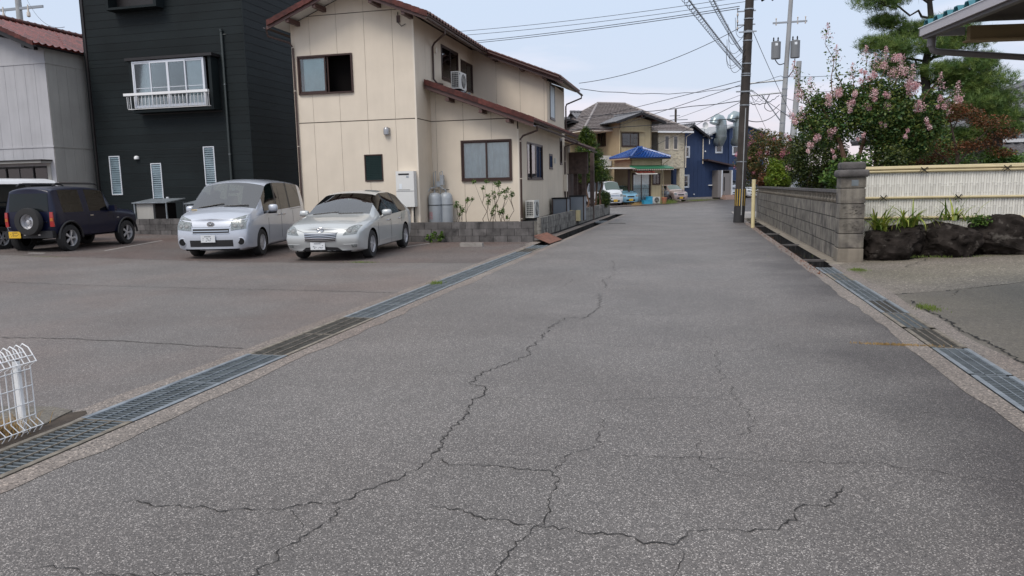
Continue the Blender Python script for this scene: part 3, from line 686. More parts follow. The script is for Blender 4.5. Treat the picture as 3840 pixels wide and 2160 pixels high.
def louvre(parent, O, ang, u0, u1, z0, z1, fm, n, gm='glass', backm='unlit_black', label=None, fw=.035):
    b = MB().frame(O, ang); f = fw
    b.box(u0, u0 + f, -.08, .03, z0, z1); b.box(u1 - f, u1, -.08, .03, z0, z1); b.box(u0 + f, u1 - f, -.08, .03, z1 - f, z1); b.box(u0 + f, u1 - f, -.08, .045, z0, z0 + f)
    w = b.build('louvre_window', fm, parent)
    if label: w['label'] = label
    h = (z1 - z0 - 2 * f) / n; F0 = (0, 0, 0)
    for i in range(n):
        z = z0 + f + h * (i + .5); b = MB().frame(O, ang)
        b.add([(u0 + f, .02, z - h * .5), (u1 - f, .02, z - h * .5), (u1 - f, -.028, z + h * .5), (u0 + f, -.028, z + h * .5), (u0 + f, .026, z - h * .5), (u1 - f, .026, z - h * .5), (u1 - f, -.022, z + h * .5), (u0 + f, -.022, z + h * .5)],
              [(0, 3, 2, 1), (4, 5, 6, 7), (0, 1, 5, 4), (1, 2, 6, 5), (2, 3, 7, 6), (3, 0, 4, 7)]); b.build('glass_slat', 'louvre_glass' if fm == 'white_alu' else 'louvre_dark', w)
        if fm == 'white_alu': MB().frame(O, ang).box(u0 + f, u0 + f + .012, .02, .034, z - h * .35, z + h * .15).build('clip', fm, w); MB().frame(O, ang).box(u1 - f - .012, u1 - f, .02, .034, z - h * .35, z + h * .15).build('clip', fm, w)
    MB().frame(O, ang).box(u0, u1, -.2, -.19, z0, z1).build('room_shade', backm, w)
    return w
def tile_mesh(name, w, l, m, amp=.035, t=.024, n=6):
    """one wavy clay tile: across x, down the slope -y"""
    b = MB(); pr = []
    for i in range(n + 1):
        a = i / n; pr.append((a * w, amp * (.5 - .5 * math.cos(2 * PI * min(1, max(0, (a - .35) / .65)))) if a > .35 else amp * .12 * math.sin(PI * a / .35) * -1))
    for (x, z) in pr: b.v += [(x, 0, z + t), (x, -l, z + t), (x, -l, z - .012), ]
    for i in range(n): a = 3 * i; b.f += [(a, a + 1, a + 4, a + 3), (a + 1, a + 2, a + 5, a + 4)]; b.mi += [0, 0]
    return b.mesh(name, m, smooth=30, fix=False)
def roof_slope(parent, P, U, D, nu, nd, w, l, m, edge='tile', parts_rows=1, name='roof_tiles', amp=.055, deck='brown_trim', deckt=.05, rake_parts=True, maxparts=300, lift=.012, tt=.024):
    """P: upper corner, U: unit vector along the eave, D: unit vector down the slope; nu x nd tiles"""
    P, U, D = Vector(P), Vector(U), Vector(D); N = U.cross(D); 
    if N.z < 0: N = -N
    if U.cross(-D).dot(N) < 0: P = P + U * (nu * w); U = -U
    rot = Matrix((U, -D, N)).transposed()
    b = MB(); a0 = P; a1 = P + U * nu * w; a2 = a1 + D * nd * l; a3 = P + D * nd * l
    b.v = [tuple(x) for x in (a0, a1, a2, a3)] + [tuple(x - N * deckt) for x in (a0, a1, a2, a3)]
    b.f = [(0, 1, 2, 3), (7, 6, 5, 4), (0, 4, 5, 1), (1, 5, 6, 2), (2, 6, 7, 3), (3, 7, 4, 0)]; b.mi = [0] * 6
    rf = b.build('roof', deck, parent)
    tm = tile_mesh('tile', w, l * 1.08, m, amp, tt); single = set(); tv = [v.co.copy() for v in tm.vertices]; tf = [tuple(p.vertices) for p in tm.polygons]
    for r in range(nd):
        for c in range(nu):
            if (r >= nd - parts_rows) or (rake_parts and (c in (0, nu - 1))): single.add((r, c))
    if nu * nd <= maxparts: single = {(r, c) for r in range(nd) for c in range(nu)}
    elif len(single) > maxparts: single = set(list(sorted(single, key=lambda q: -q[0]))[:maxparts])
    big = MB(); tilt = Matrix.Rotation(-.05, 4, 'X')
    for r in range(nd):
        for c in range(nu):
            pos = P + U * c * w + D * r * l + N * lift
            M4 = Matrix.Translation(pos) @ rot.to_4x4() @ tilt.inverted()
            if (r, c) in single:
                o = bpy.data.objects.new('tile', tm); COL.objects.link(o); o.parent = rf; o.matrix_world = M4; o.matrix_basis = M4
            else:
                k = len(big.v); big.v += [tuple(M4 @ v) for v in tv]; big.f += [tuple(i + k for i in f) for f in tf]; big.mi += [0] * len(tf)
    if big.v: stuff(big.build(name, m, rf, smooth=30, fix=False))
    return rf
def ridge_caps(parent, a, c, m, r=.085, seg=.28, name='ridge_tile'):
    a, c = Vector(a), Vector(c); n = max(1, int((c - a).length / seg)); d = (c - a) / n
    for i in range(n):
        p, q = a + d * i, a + d * (i + 1) * 1.0
        MB().tube([tuple(p), tuple(p.lerp(q, .86)), tuple(p.lerp(q, .88)), tuple(q + d * .03)], [r, r, r * 1.14, r * 1.14], 10).build(name, m, parent, smooth=True)
def gutter(parent, a, c, m='brown_gutter', r=.055, name='gutter'):
    a, c = Vector(a), Vector(c); d = (c - a); s = Vector((-d.y, d.x, 0)).normalized(); b = MB(); pr = []
    for k in range(9): t = PI + PI * k / 8; pr.append((math.cos(t) * r, math.sin(t) * r))
    pr += [(r * .86, 0)] + [(math.cos(2 * PI - PI * k / 8) * r * .86, math.sin(2 * PI - PI * k / 8) * r * .86) for k in range(9)]
    n = len(pr)
    for P in (a, c): b.v += [tuple(P + s * x + Vector((0, 0, z))) for x, z in pr]
    b.f = [(i, (i + 1) % n, n + (i + 1) % n, n + i) for i in range(n)] + [tuple(range(n)), tuple(range(2 * n - 1, n - 1, -1))]; b.mi = [0] * len(b.f)
    return b.build(name, m, parent, smooth=True)
def downpipe(parent, pts, m='brown_gutter', r=.032, bands=(), name='downpipe', bandm='cream_trim'):
    o = MB().tube(pts, r, 10).build(name, m, parent, smooth=60)
    for z in bands:
        x, y = pts[-1][0], pts[-1][1]
        MB().lathe([(r, -.01), (r + .006, -.01), (r + .006, .01), (r, .01)], O=(x, y, z), n=12).build('pipe_clamp', bandm, o)
    return o

# ================================================================== CREAM HOUSE (two storeys, red tile roof)
H = thing('cream_house', 'two-storey cream house with dark red tile roof and brown window frames beside the street', 'house')
XA0, XA1, YA = -12.08, -8.165, 21.5
XS, YB, YC, YE = -5.32, 27.6, 22.78, 31.25
RX, RZ, SL = -10.1, 7.50, .395                     # main ridge
top = lambda x: RZ - SL * abs(x - RX) - .10
FA = (0, YA, 0)
holesA = [(-12.01, -10.16, 4.47, 5.64), (-9.92, -9.31, 1.76, 2.58)]
w = wall(H, FA, 0, XA0, XA1, .38, 7.6, holesA, 'joint', top)
eds = [XA0, -11.56, -10.65, -9.74, -8.83, XA1 - .03]
panels(w, FA, 0, eds, .42, 3.60, holesA, 'cream_wall')
panels(w, FA, 0, [XA0, RX] if 0 else eds, 3.625, 6.80, holesA, 'cream_wall', top)
panels(w, FA, 0, eds, 6.82, 7.6, holesA, 'cream_wall', top)
MB().box(XA0, XA1, YA + .02, YA + .1, -.3, .38).build('footing', 'footing', H)
b = MB().box(XA1 - .035, XA1 + .02, YA - .022, YA + .03, .40, 6.62); b.build('corner_trim', 'cream_trim', H)
# side of the main block (upper storey faces the street)
FS = (XA1, 0, 0); up = [(23.94, 25.80, 5.08, 6.21), (26.07, 27.60, 5.01, 6.05)]
w = wall(H, FS, PI / 2, YA, YB, .38, 6.62, up, 'joint')
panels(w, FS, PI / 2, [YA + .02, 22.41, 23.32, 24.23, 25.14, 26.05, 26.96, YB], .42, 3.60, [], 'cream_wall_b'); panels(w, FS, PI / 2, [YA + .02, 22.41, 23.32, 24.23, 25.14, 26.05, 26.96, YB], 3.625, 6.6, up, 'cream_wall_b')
# wide rear block
topB = lambda x: RZ - SL * abs(x - RX) - .10
FB = (0, YB, 0)
w = wall(H, FB, 0, XA1, XS, .3, 7, [], 'joint', topB); panels(w, FB, 0, [XA1, -7.25, -6.34, -5.43, XS], 3.0, 6.8, [], 'cream_wall', topB)
FX = (XS, 0, 0)
hs = [(23.94, 26.55, 1.72, 2.95), (27.77, 28.47, 2.12, 2.70), (30.09, 30.63, 2.34, 3.40), (28.07, 29.12, 3.99, 5.34)]
w = wall(H, FX, PI / 2, YC, YB, .35, 3.56, hs, 'joint'); w = wall(H, FX, PI / 2, YB, YE, .35, 5.36, hs, 'joint')
panels(w, FX, PI / 2, [YC + .02, 23.7, 24.6, 25.5, 26.4, YB], .42, 3.55, hs, 'cream_wall_b'); panels(w, FX, PI / 2, [YB, 28.0, 28.9, 29.8, 30.7, YE], .42, 5.34, hs, 'cream_wall_b', gapz=.004)
MB().box(XS - .1, XS + .02, YC, YE, -.35, .38).build('footing', 'brown_trim', H)
# single-storey wing front
topC = lambda x: 4.66 - .375 * (x + 8.1) - .12
FC = (0, YC, 0); hc = [(-7.18, -5.53, 1.70, 2.98)]
w = wall(H, FC, 0, XA1, XS, .38, 5, hc, 'joint', topC); eC = [XA1, -7.99, -7.09, -6.18, -5.31 - .03]
panels(w, FC, 0, eC, .42, 3.60, hc, 'cream_wall', topC); panels(w, FC, 0, eC, 3.625, 5, [], 'cream_wall', topC)
MB().box(XA1, XS, YC - .03, YC + .1, -.3, .40).build('footing', 'brown_trim', H)
MB().box(XS - .03, XS + .022, YC - .022, YC + .03, .40, 3.28).build('corner_trim', 'cream_trim', H)
# far end and back closings
wall(H, (0, YE, 0), 0, XA0, XS, 0, 7.5, [], 'cream_wall_b', topB); wall(H, (XA0, 0, 0), PI / 2, YA, YE, .2, 6.62, [], 'cream_wall_b')
# windows
window(H, FA, 0, -12.01, -10.16, 4.47, 5.64, 'brown_frame', 2, .06, .06, inner=[(.02, .47, 'blind')] and [(.02, .46, 'curtain')], open_side=1, label='brown-framed upper window with its right half slid open')
louvre(H, FA, 0, -9.92, -9.31, 1.76, 2.58, 'brown_frame', 14, 'glass_dark', label='brown louvre window by the water heater')
window(H, FC, 0, -7.18, -5.53, 1.70, 2.98, 'brown_frame', 2, .06, .06, inner=[(0, 1, 'drape')], innerm='curtain', label='wide brown window with drawn lace curtains above the small shrubs')
window(H, FS, PI / 2, 23.94, 25.80, 5.08, 6.21, 'brown_frame', 2, .06, .025, inner=[(.05, .5, 'curtain')], gm='glass_dark', bl=-.028)
window(H, FS, PI / 2, 26.07, 27.55, 5.01, 6.05, 'brown_frame', 2, .06, .025, gm='glass_dark', inner=[(.05, .5, 'blind_grey')], bl=-.028)
window(H, FX, PI / 2, 23.94, 26.55, 1.72, 2.95, 'brown_frame', 4, .05, .025, inner=[(.0, .3, 'curtain'), (.75, 1, 'curtain')], gm='glass_dark', bl=-.028)
window(H, FX, PI / 2, 27.77, 28.47, 2.12, 2.70, 'brown_frame', 1, .05, .025, gm='glass_dark', bl=-.028)
window(H, FX, PI / 2, 30.09, 30.63, 2.34, 3.40, 'brown_frame', 1, .05, .03, gm='glass_dark', bl=-.028)
window(H, FX, PI / 2, 28.07, 29.12, 3.99, 5.34, 'brown_frame', 1, .06, .025, gm='frost', label='tall narrow frosted window at the far end of the upper storey', bl=-.028)
# roofs
def slope_dir(s, sgn): L = math.hypot(1, s); return Vector((sgn / L, 0, -s / L))
LT, WT = .262, .27
Dn = slope_dir(SL, 1); Ld = math.hypot(1, SL)
nd = 11; nyA = int((27.1 - 20.72) / WT)
roof_slope(H, (RX, 20.72, RZ), (0, 1, 0), slope_dir(SL, -1), nyA, 10, WT, LT, 'red_tile')
roof_slope(H, (RX, 20.72, RZ), (0, 1, 0), Dn, nyA, 11, WT, LT, 'red_tile_old')
roof_slope(H, (RX, 20.72 + nyA * WT, RZ), (0, 1, 0), Dn, 18, 22, WT, LT, 'red_tile_old')
roof_slope(H, (RX, 20.72 + nyA * WT, RZ), (0, 1, 0), slope_dir(SL, -1), 18, 10, WT, LT, 'red_tile_old', rake_parts=False)
ridge_caps(H, (RX, 20.70, RZ + .08), (RX, 31.9, RZ + .08), 'red_tile', .11)
DC = slope_dir(.375, 1)
roof_slope(H, (-8.10, 22.10, 4.76), (0, 1, 0), DC, 32, 14, WT, .262, 'red_tile')
# verge boards, purlin ends, soffits
def verge(P, D, L, h=.15, y=0, m='brown_trim'):
    P = Vector(P); Q = P + Vector(D) * L; b = MB()
    b.v = [(P.x, P.y, P.z), (Q.x, Q.y, Q.z), (Q.x, Q.y, Q.z - h), (P.x, P.y, P.z - h), (P.x, P.y + .03, P.z), (Q.x, Q.y + .03, Q.z), (Q.x, Q.y + .03, Q.z - h), (P.x, P.y + .03, P.z - h)]
    b.f = [(0, 1, 2, 3), (7, 6, 5, 4), (0, 4, 5, 1), (1, 5, 6, 2), (2, 6, 7, 3), (3, 7, 4, 0)]; b.mi = [0] * 6
    return b.build('verge_board', m, H)
verge((RX, 20.76, RZ - .03), slope_dir(SL, -1), 2.66); verge((RX, 20.76, RZ - .03), Dn, 2.80)
verge((-7.42, 27.06, RZ - SL * 2.68 - .05), Dn, 3.0); verge((-8.12, 22.14, 4.73), DC, 3.66, .17)
def red_edge(P, D, n, l):   # lipped verge tiles
    P, D = Vector(P), Vector(D)
    for i in range(n):
        a, c = P + D * i * l, P + D * (i + 1) * l; b = MB()
        b.v = [(a.x, a.y, a.z + .035), (c.x, c.y, c.z + .05), (c.x, c.y, c.z - .11), (a.x, a.y, a.z - .125), (a.x, a.y + .05, a.z + .035), (c.x, c.y + .05, c.z + .05), (c.x, c.y + .05, c.z - .11), (a.x, a.y + .05, a.z - .125)]
        b.f = [(0, 1, 2, 3), (7, 6, 5, 4), (0, 4, 5, 1), (1, 5, 6, 2), (2, 6, 7, 3), (3, 7, 4, 0)]; b.mi = [0] * 6; b.build('verge_tile', 'red_tile', H)
red_edge((RX, 20.70, RZ + .03), slope_dir(SL, -1), 10, LT); red_edge((RX, 20.70, RZ + .03), Dn, 11, LT); red_edge((-8.10, 22.08, 4.80), DC, 14, .262); red_edge((-7.42, 27.0, RZ - SL * 2.68 + .01), Dn, 11, .262)
for x in (-11.9, -11.0, -9.2, -8.2): zt = RZ - SL * abs(x - RX) - .13; MB().box(x - .055, x + .055, 20.80, YA, zt - .13, zt).build('purlin_end', 'brown_trim', H)
for x in (-7.2, -6.2, -5.35): zt = topB(x) - .02; MB().box(x - .055, x + .055, 27.12, YB, zt - .12, zt).build('purlin_end', 'brown_trim', H)
for x in (-7.4, -6.35, -5.5): zt = topC(x) - .02; MB().box(x - .055, x + .055, 22.18, YC, zt - .10, zt).build('purlin_end', 'brown_trim', H)
def soffit(x0, x1, y0, y1, f):
    b = MB(); b.v = [(x0, y0, f(x0)), (x1, y0, f(x1)), (x1, y1, f(x1)), (x0, y1, f(x0))] + [(x0, y0, f(x0) - .012), (x1, y0, f(x1) - .012), (x1, y1, f(x1) - .012), (x0, y1, f(x0) - .012)]
    b.f = [(0, 1, 2, 3), (7, 6, 5, 4), (0, 4, 5, 1), (1, 5, 6, 2), (2, 6, 7, 3), (3, 7, 4, 0)]; b.mi = [0] * 6; b.build('soffit', 'soffit', H)
fs = lambda x: RZ - SL * abs(x - RX) - .062
soffit(-12.5, RX, 20.8, YA, fs); soffit(RX, -7.6, 20.8, YA, fs); soffit(-8.16, -7.6, YA, 27.05, fs); soffit(-12.5, -12.08, YA, 31, fs); soffit(-8.1, -4.85, 27.1, YB, fs); soffit(-5.3, -4.85, YB, 31.7, fs)
soffit(-8.05, -4.8, 22.2, YC, lambda x: 4.76 - .375 * (x + 8.1) - .06); soffit(-5.3, -4.8, YC, 30.5, lambda x: 4.76 - .375 * (x + 8.1) - .06)
# gutters
gutter(H, (-7.50, 20.8, 6.36), (-7.50, 27.3, 6.33)); gutter(H, (-12.66, 20.8, 6.44), (-12.66, 31.5, 6.40)); gutter(H, (-4.65, 27.0, 5.31), (-4.65, 31.9, 5.27)); gutter(H, (-4.65, 22.15, 3.33), (-4.65, 30.7, 3.29))
downpipe(H, [(-12.66, 20.9, 6.38), (-12.66, 20.95, 6.2), (-12.2, 21.4, 6.05), (-12.12, 21.44, 5.9), (-12.12, 21.44, .3)], bands=(5.9, 4.6, 2.9))
downpipe(H, [(-7.48, 22.4, 6.36), (-7.48, 22.4, 6.2), (-8.02, 22.95, 6.05), (-8.10, 23.0, 5.95), (-8.10, 23.0, 4.95), (-8.0, 23.05, 4.82), (-7.82, 23.1, 4.78)], bands=())
downpipe(H, [(-4.62, 22.3, 3.32), (-4.62, 22.35, 3.18), (-5.15, 22.72, 3.06), (-5.24, 22.74, 2.96), (-5.24, 22.74, .2)], bands=(2.9, 1.75, .5))
downpipe(H, [(-4.62, 31.6, 5.28), (-4.62, 31.55, 5.1), (-5.2, 31.3, 4.85), (-5.24, 31.3, 4.75), (-5.24, 31.3, 3.5)], bands=(4.6,))
downpipe(H, [(-4.7, 31.0, 3.25), (-5.24, 30.95, 3.1), (-5.24, 30.95, .2)], bands=(2.5,), r=.035)
# smaller porch roof at the far end with brown posts
roof_slope(H, (-6.3, 31.5, 3.78), (0, 1, 0), DC, 8, 8, WT, .262, 'red_tile_old'); gutter(H, (-4.27, 31.5, 2.98), (-4.27, 33.6, 2.95))
wall(H, (-5.45, 0, 0), PI / 2, YE, 33.6, 0, 3.35, [], 'cream_wall_b')
for y, x, m_ in ((33.6, -5.2, 'wood_post'), (34.1, -4.9, 'wood_post'), (34.3, -4.55, 'wood_post'), (34.4, -5.4, 'wood_post')): MB().box(x - .09, x + .09, y - .09, y + .09, -.1, 2.95).build('porch_post', m_, H)
b = MB(); b.box(-5.5, -4.6, 33.2, 33.4, 2.0, 2.95); b.build('porch_beam', 'wood_post', H)
b = MB(); b.box(-5.5, -5.4, 32.6, 34.4, 0, 2.0); b.build('porch_door', 'wood_post', H)
# fittings on the walls
b = MB(); b.frame(FA, 0); b.lathe
v = MB(); v.lathe([(.001, .13), (.05, .125), (.085, .09), (.095, .04), (.095, -.1), (.08, -.1), (.08, 0)], O=(-9.12, YA - .07, 3.26), n=16); v.box(-9.215, -9.025, YA - .07, YA, 3.16, 3.36); v.build('vent_hood', 'vent_metal', H, smooth=True)
b = MB(); b.tube([(-8.62, YA - .03, 6.72), (-8.62, YA - .05, 6.42), (-8.5, YA - .06, 6.3), (-8.38, YA - .05, 6.36)], .012, 6); b.build('service_cable', 'cable', H)
MB().box(-8.66, -8.56, YA - .05, YA - .0, 6.42, 6.62).build('cable_bracket', 'brown_trim', H)
MB().frame(FX, PI / 2).box(28.75, 28.9, .0, .08, 2.36, 2.56).build('porch_light', 'ac_white', H)
MB().frame(FX, PI / 2).box(30.9, 31.15, .02, .16, 1.25, 1.95).build('meter_box', 'cream_trim', H)
b = MB().frame(FX, PI / 2); b.tube([(30.95, .05, 1.25), (30.95, .06, .95), (31.1, .06, .75), (31.2, .05, 1.2)], .012, 6); b.build('meter_cable', 'cable', H)
MB().frame(FS, PI / 2).box(23.3, 23.42, .0, .07, 5.82, 5.98).build('wall_fitting', 'cream_trim', H)

# ---- air conditioners
def aircon(label, loc, rz, group='air conditioner outdoor units', s=1., vent=True):
    t = thing('air_conditioner', label, 'air conditioner', loc, rz, group)
    MB().box(-.39 * s, .39 * s, -.14 * s, .14 * s, .07, .62 * s).build('casing', 'ac_white', t)
    for x in (-.26, .26): MB().box(x * s - .03, x * s + .03, -.17 * s, .17 * s, 0, .07).build('foot', 'black', t)
    b = MB(); b.lathe([(.001, 0), (.20 * s, 0), (.215 * s, -.012), (.23 * s, 0)], O=(.08 * s, -.141 * s, .345 * s), axis='y', n=24); g = b.build('fan_opening', 'black', t, smooth=True)
    for k in range(5): r = .05 + .038 * k; MB().tube([(.08 * s + r * s * math.cos(a * PI / 10), -.158 * s, .345 * s + r * s * math.sin(a * PI / 10)) for a in range(20)], .0035, 4, closed=True).build('guard_ring', 'ac_white', g)
    for k in range(8): a = k * PI / 4; MB().tube([(.08 * s, -.158 * s, .345 * s), (.08 * s + .22 * s * math.cos(a), -.155 * s, .345 * s + .22 * s * math.sin(a))], .003, 4).build('guard_spoke', 'ac_white', g)
    # louvred coil end on the left
    c = MB().box(-.394 * s, -.39 * s, -.11 * s, .11 * s, .12, .58 * s).build('coil_opening', 'black', t)
    for k in range(7): z = .15 + k * .065 * s; MB().box(-.40 * s, -.394 * s, -.12 * s, .12 * s, z - .006, z + .006).build('guard_bar', 'ac_white', c)
    for k in range(5): y = -.1 * s + k * .05 * s; MB().box(-.402 * s, -.395 * s, y - .004, y + .004, .12, .58 * s).build('guard_bar', 'ac_white', c)
    MB().box(-.36 * s, -.30 * s, -.148 * s, -.14 * s, .52 * s, .56 * s).build('badge', 'cable_grey', t)
    return t
aircon('air conditioner outdoor unit standing by the downpipe at the corner of the cream house', (-5.05, 23.45, .44), PI / 2 - .0)
MB_ = MB().box(-5.4, -4.75, 22.95, 24.0, -.1, .40); tag(MB_.build('concrete_stand', 'block_old'), 'concrete stand under the corner air conditioner', 'plinth')
aircon('air conditioner outdoor unit perched on the red tiles below the upper windows', (-7.55, 23.9, 4.62), PI / 2)
b = MB(); 
for y in (23.65, 24.2):
    for x in (-7.8, -7.3): b.tube([(x, y, 4.64), (x, y, 4.64 - .375 * (x + 7.9) - .1 - .2)], .018, 6)
b.box(-7.85, -7.25, 23.62, 23.68, 4.58, 4.62); b.box(-7.85, -7.25, 24.17, 24.23, 4.58, 4.62)
tag(b.build('roof_stand', 'steel'), 'steel legs holding the air conditioner on the sloping red tiles', 'stand')
# ---- water heater, gas cylinders
t = thing('water_heater', 'tall white gas water heater hung on the cream wall', 'water heater', (-8.515, 21.48, .96), 0)
MB().box(-.29, .29, -.24, 0, .0, 1.08).build('casing', 'heater_white', t); MB().box(-.285, .285, -.246, -.24, .475, .485).build('seam', 'cable_grey', t)
MB().box(-.2, .14, -.252, -.24, .97, 1.01).build('exhaust_slot', 'black', t); MB().box(-.18, -.1, -.246, -.24, .55, .70).build('label_plate', 'curtain', t)
MB().box(.05, .13, -.246, -.24, .88, .94).build('badge', 'gas_grey', t); MB().box(-.24, .16, -.245, -.24, .515, .525).build('vent_slot', 'black', t)
MB().tube([(.17, -.12, 0), (.17, -.12, -.95)], .035, 10).build('drain_pipe', 'cream_trim', t, smooth=True); MB().tube([(.22, -.1, 0), (.22, -.1, -.95)], .02, 8).build('gas_pipe', 'black', t, smooth=True)
MB().tube([(-.3, -.06, .16), (-.42, -.05, .1), (-.40, -.05, -.02), (-.2, -.05, -.1), (-.12, -.05, -.25), (-.1, -.05, 0)], .012, 6).build('power_cord', 'gas_grey', t, smooth=True)
MB().box(-.43, -.35, -.08, 0, .06, .2).build('outlet_box', 'vent_metal', t)
for i, (x, y, lab) in enumerate(((-7.93, 22.25, 'grey gas cylinder with red printed label, left of the pair'), (-7.63, 22.45, 'plain grey gas cylinder behind and right of the labelled one'))):
    t = thing('gas_cylinder', lab, 'gas cylinder', (x, y, -.05), 0, 'gas cylinders chained to the cream house'); b = MB()
    b.lathe([(.001, 0), (.205, 0), (.212, .03), (.212, 1.22), (.20, 1.31), (.16, 1.38), (.09, 1.415), (.001, 1.42)], n=32); b.build('tank', 'gas_grey', t, smooth=True)
    MB().lathe([(.03, 1.41), (.03, 1.5), (.001, 1.5)], n=10).build('valve', 'steel', t, smooth=True); MB().tube([(-.1, 0, 1.5), (.12, 0, 1.5)], .012, 6).build('valve_handle', 'black', t)
    MB().lathe([(.213, 1.02), (.219, 1.02), (.219, 1.04), (.213, 1.04)], n=32).build('chain', 'black', t)
    if i == 0:
        lp = thing_tmp = MB(); a0, a1 = R(218), R(262)
        def arcbox(b, a0, a1, z0, z1, r0=.2125, r1=.214, n=8):
            for k in range(n):
                p, q = a0 + (a1 - a0) * k / n, a0 + (a1 - a0) * (k + 1) / n
                b.quad((r1 * math.cos(p), r1 * math.sin(p), z0), (r1 * math.cos(q), r1 * math.sin(q), z0), (r1 * math.cos(q), r1 * math.sin(q), z1), (r1 * math.cos(p), r1 * math.sin(p), z1))
        b = MB()
        for z0, z1 in ((.60, .608), (.66, .668), (.81, .818)): arcbox(b, a0, a1, z0, z1)
        arcbox(b, a0, a0 + .03, .60, .818, n=1); arcbox(b, a1 - .03, a1, .60, .818, n=1)
        # stroke-built characters: pu-ro-pa-n gas short form
        def stroke(pts, w=.010):
            for (p, q) in zip(pts, pts[1:]):
                k = 3
                for i_ in range(k):
                    s, e_ = [(p[0] + (q[0] - p[0]) * f, p[1] + (q[1] - p[1]) * f) for f in (i_ / k, (i_ + 1) / k)]
                    A = [a0 + (a1 - a0) * x_ for x_ in (s[0], e_[0])]; rr = .2142
                    if abs(s[1] - e_[1]) > abs(A[1] - A[0]) * .2: b.quad((rr * math.cos(A[0] - .02), rr * math.sin(A[0] - .02), s[1]), (rr * math.cos(A[0] + .025), rr * math.sin(A[0] + .025), s[1]), (rr * math.cos(A[1] + .025), rr * math.sin(A[1] + .025), e_[1]), (rr * math.cos(A[1] - .02), rr * math.sin(A[1] - .02), e_[1]))
                    else: b.quad((rr * math.cos(A[0]), rr * math.sin(A[0]), s[1]), (rr * math.cos(A[1]), rr * math.sin(A[1]), e_[1]), (rr * math.cos(A[1]), rr * math.sin(A[1]), e_[1] + w), (rr * math.cos(A[0]), rr * math.sin(A[0]), s[1] + w))
        stroke([(.08, .775), (.13, .76)]); stroke([(.08, .70), (.24, .77)])                                            # n
        stroke([(.32, .765), (.54, .765), (.52, .70)]); stroke([(.43, .79), (.36, .69)]); stroke([(.56, .795), (.60, .775)])   # ga
        stroke([(.68, .78), (.90, .78), (.70, .69)]); stroke([(.80, .735), (.92, .69)])                                 # su
        stroke([(.2, .63), (.45, .63)]); stroke([(.5, .645), (.5, .62)]); stroke([(.62, .63), (.82, .63)])
        b.build('printed_label', 'red_print', t, fix=False)
b = MB(); 
for x in (-8.08, -7.86): b.tube([(x, 22.6, .9), (x, 22.6, 2.0), (x + .1, 22.55, 2.04), (x + .1, 22.5, 1.5)], .013, 6)
b.tube([(-7.86, 22.5, 1.62), (-7.76, 22.45, 1.5), (-7.63, 22.45, 1.45)], .012, 6); b.tube([(-7.98, 22.45, 1.55), (-8.12, 22.35, 1.5), (-8.16, 22.3, 1.4)], .018, 6)
b.box(-7.95, -7.83, 22.5, 22.62, 1.55, 1.72); b.box(-7.82, -7.72, 22.48, 22.62, 1.6, 1.92)
tag(b.build('gas_regulator', 'gas_grey'), 'gas regulator, meter and thin pipes above the two grey cylinders', 'gas meter')

# ================================================================== DARK HOUSE (three storeys, near black board siding)
D = thing('dark_house', 'tall near-black house with horizontal board siding and white windows', 'house')
YD, XD0, XD1, ZT = 24.5, -22.55, -15.76, 10.2
FD = (0, YD, 0); zs = [.30 + .285 * i for i in range(36)]
lw = [(-21.97, -21.48, 1.49, 2.98), (-20.12, -19.65, 1.24, 2.66), (-17.78, -17.31, 1.78, 3.21)]
w = wall(D, FD, 0, XD0, XD1, .1, ZT, lw + [(-20.2, -17.05, 4.62, 6.36)], 'dark_trim'); boards(w, FD, 0, XD0 + .08, XD1 - .02, zs, lw + [(-20.36, -16.85, 4.45, 6.43), (-21.11, -18.96, 8.28, 10.1)], 'dark_board')
FDS = (XD1, 0, 0); w = wall(D, FDS, PI / 2, YD, 36, .1, ZT, [], 'dark_trim'); boards(w, FDS, PI / 2, YD + .02, 36, zs, [], 'dark_board')
wall(D, (XD0, 0, 0), PI / 2, YD, 36, .1, ZT, [], 'dark_board'); MB().box(XD0, XD1, YD, 36, ZT, ZT + .1).build('flat_roof', 'dark_trim', D)
MB().box(XD1 - .02, XD1 + .022, YD - .022, YD + .02, .1, ZT).build('corner_trim', 'dark_board', D); MB().box(XD0 - .03, XD0 + .05, YD - .05, YD + .04, -.1, ZT).build('corner_pipe', 'dark_trim', D)
MB().box(XD0, XD1, YD - .01, YD + .05, -.3, .1).build('footing', 'block', D)
for (a, c, e_, f_), lab in zip(lw, ('white louvre window nearest the jeep', 'white louvre window in the middle, lowest of the three', 'white louvre window above the silver van')): louvre(D, FD, 0, a, c, e_, f_, 'white_alu', 17, 'glass', 'blind', label=lab)
# bay window box
def bay(u0, u1, z0, z1, dpt):
    b = MB().frame(FD, 0); b.box(u0, u0 + .12, 0, dpt, z0 + .08, z1 - .1); b.box(u1 - .12, u1, 0, dpt, z0 + .08, z1 - .1); b.box(u0, u1, 0, dpt, z0, z0 + .08); o = b.build('bay', 'dark_board', D)
    MB().frame(FD, 0).box(u0 - .1, u1 + .1, 0, dpt + .08, z1 - .1, z1).build('bay_roof', 'dark_trim', o); return o
bay(-20.34, -16.88, 4.50, 6.47, .45); bay(-21.11, -18.95, 8.23, 10.1, .45)
wd = window(D, (0, YD - .45, 0), 0, -20.20, -17.17, 4.66, 6.34, 'white_alu', 4, .06, .02, inner=[(.0, .25, 'curtain'), (.75, 1, 'curtain'), (.25, .5, 'blind_grey'), (.5, .75, 'blind_grey')], midbar=.42, depth=.1, label='white four-pane bay window with white railing')
rl = thing('window_railing', 'white metal railing across the bay window of the dark house', 'railing', (0, YD - .45, 0), 0)
b = MB(); b.box(-20.40, -16.87, -.34, -.22, 5.08, 5.17); b.build('top_rail', 'white_paint', rl)
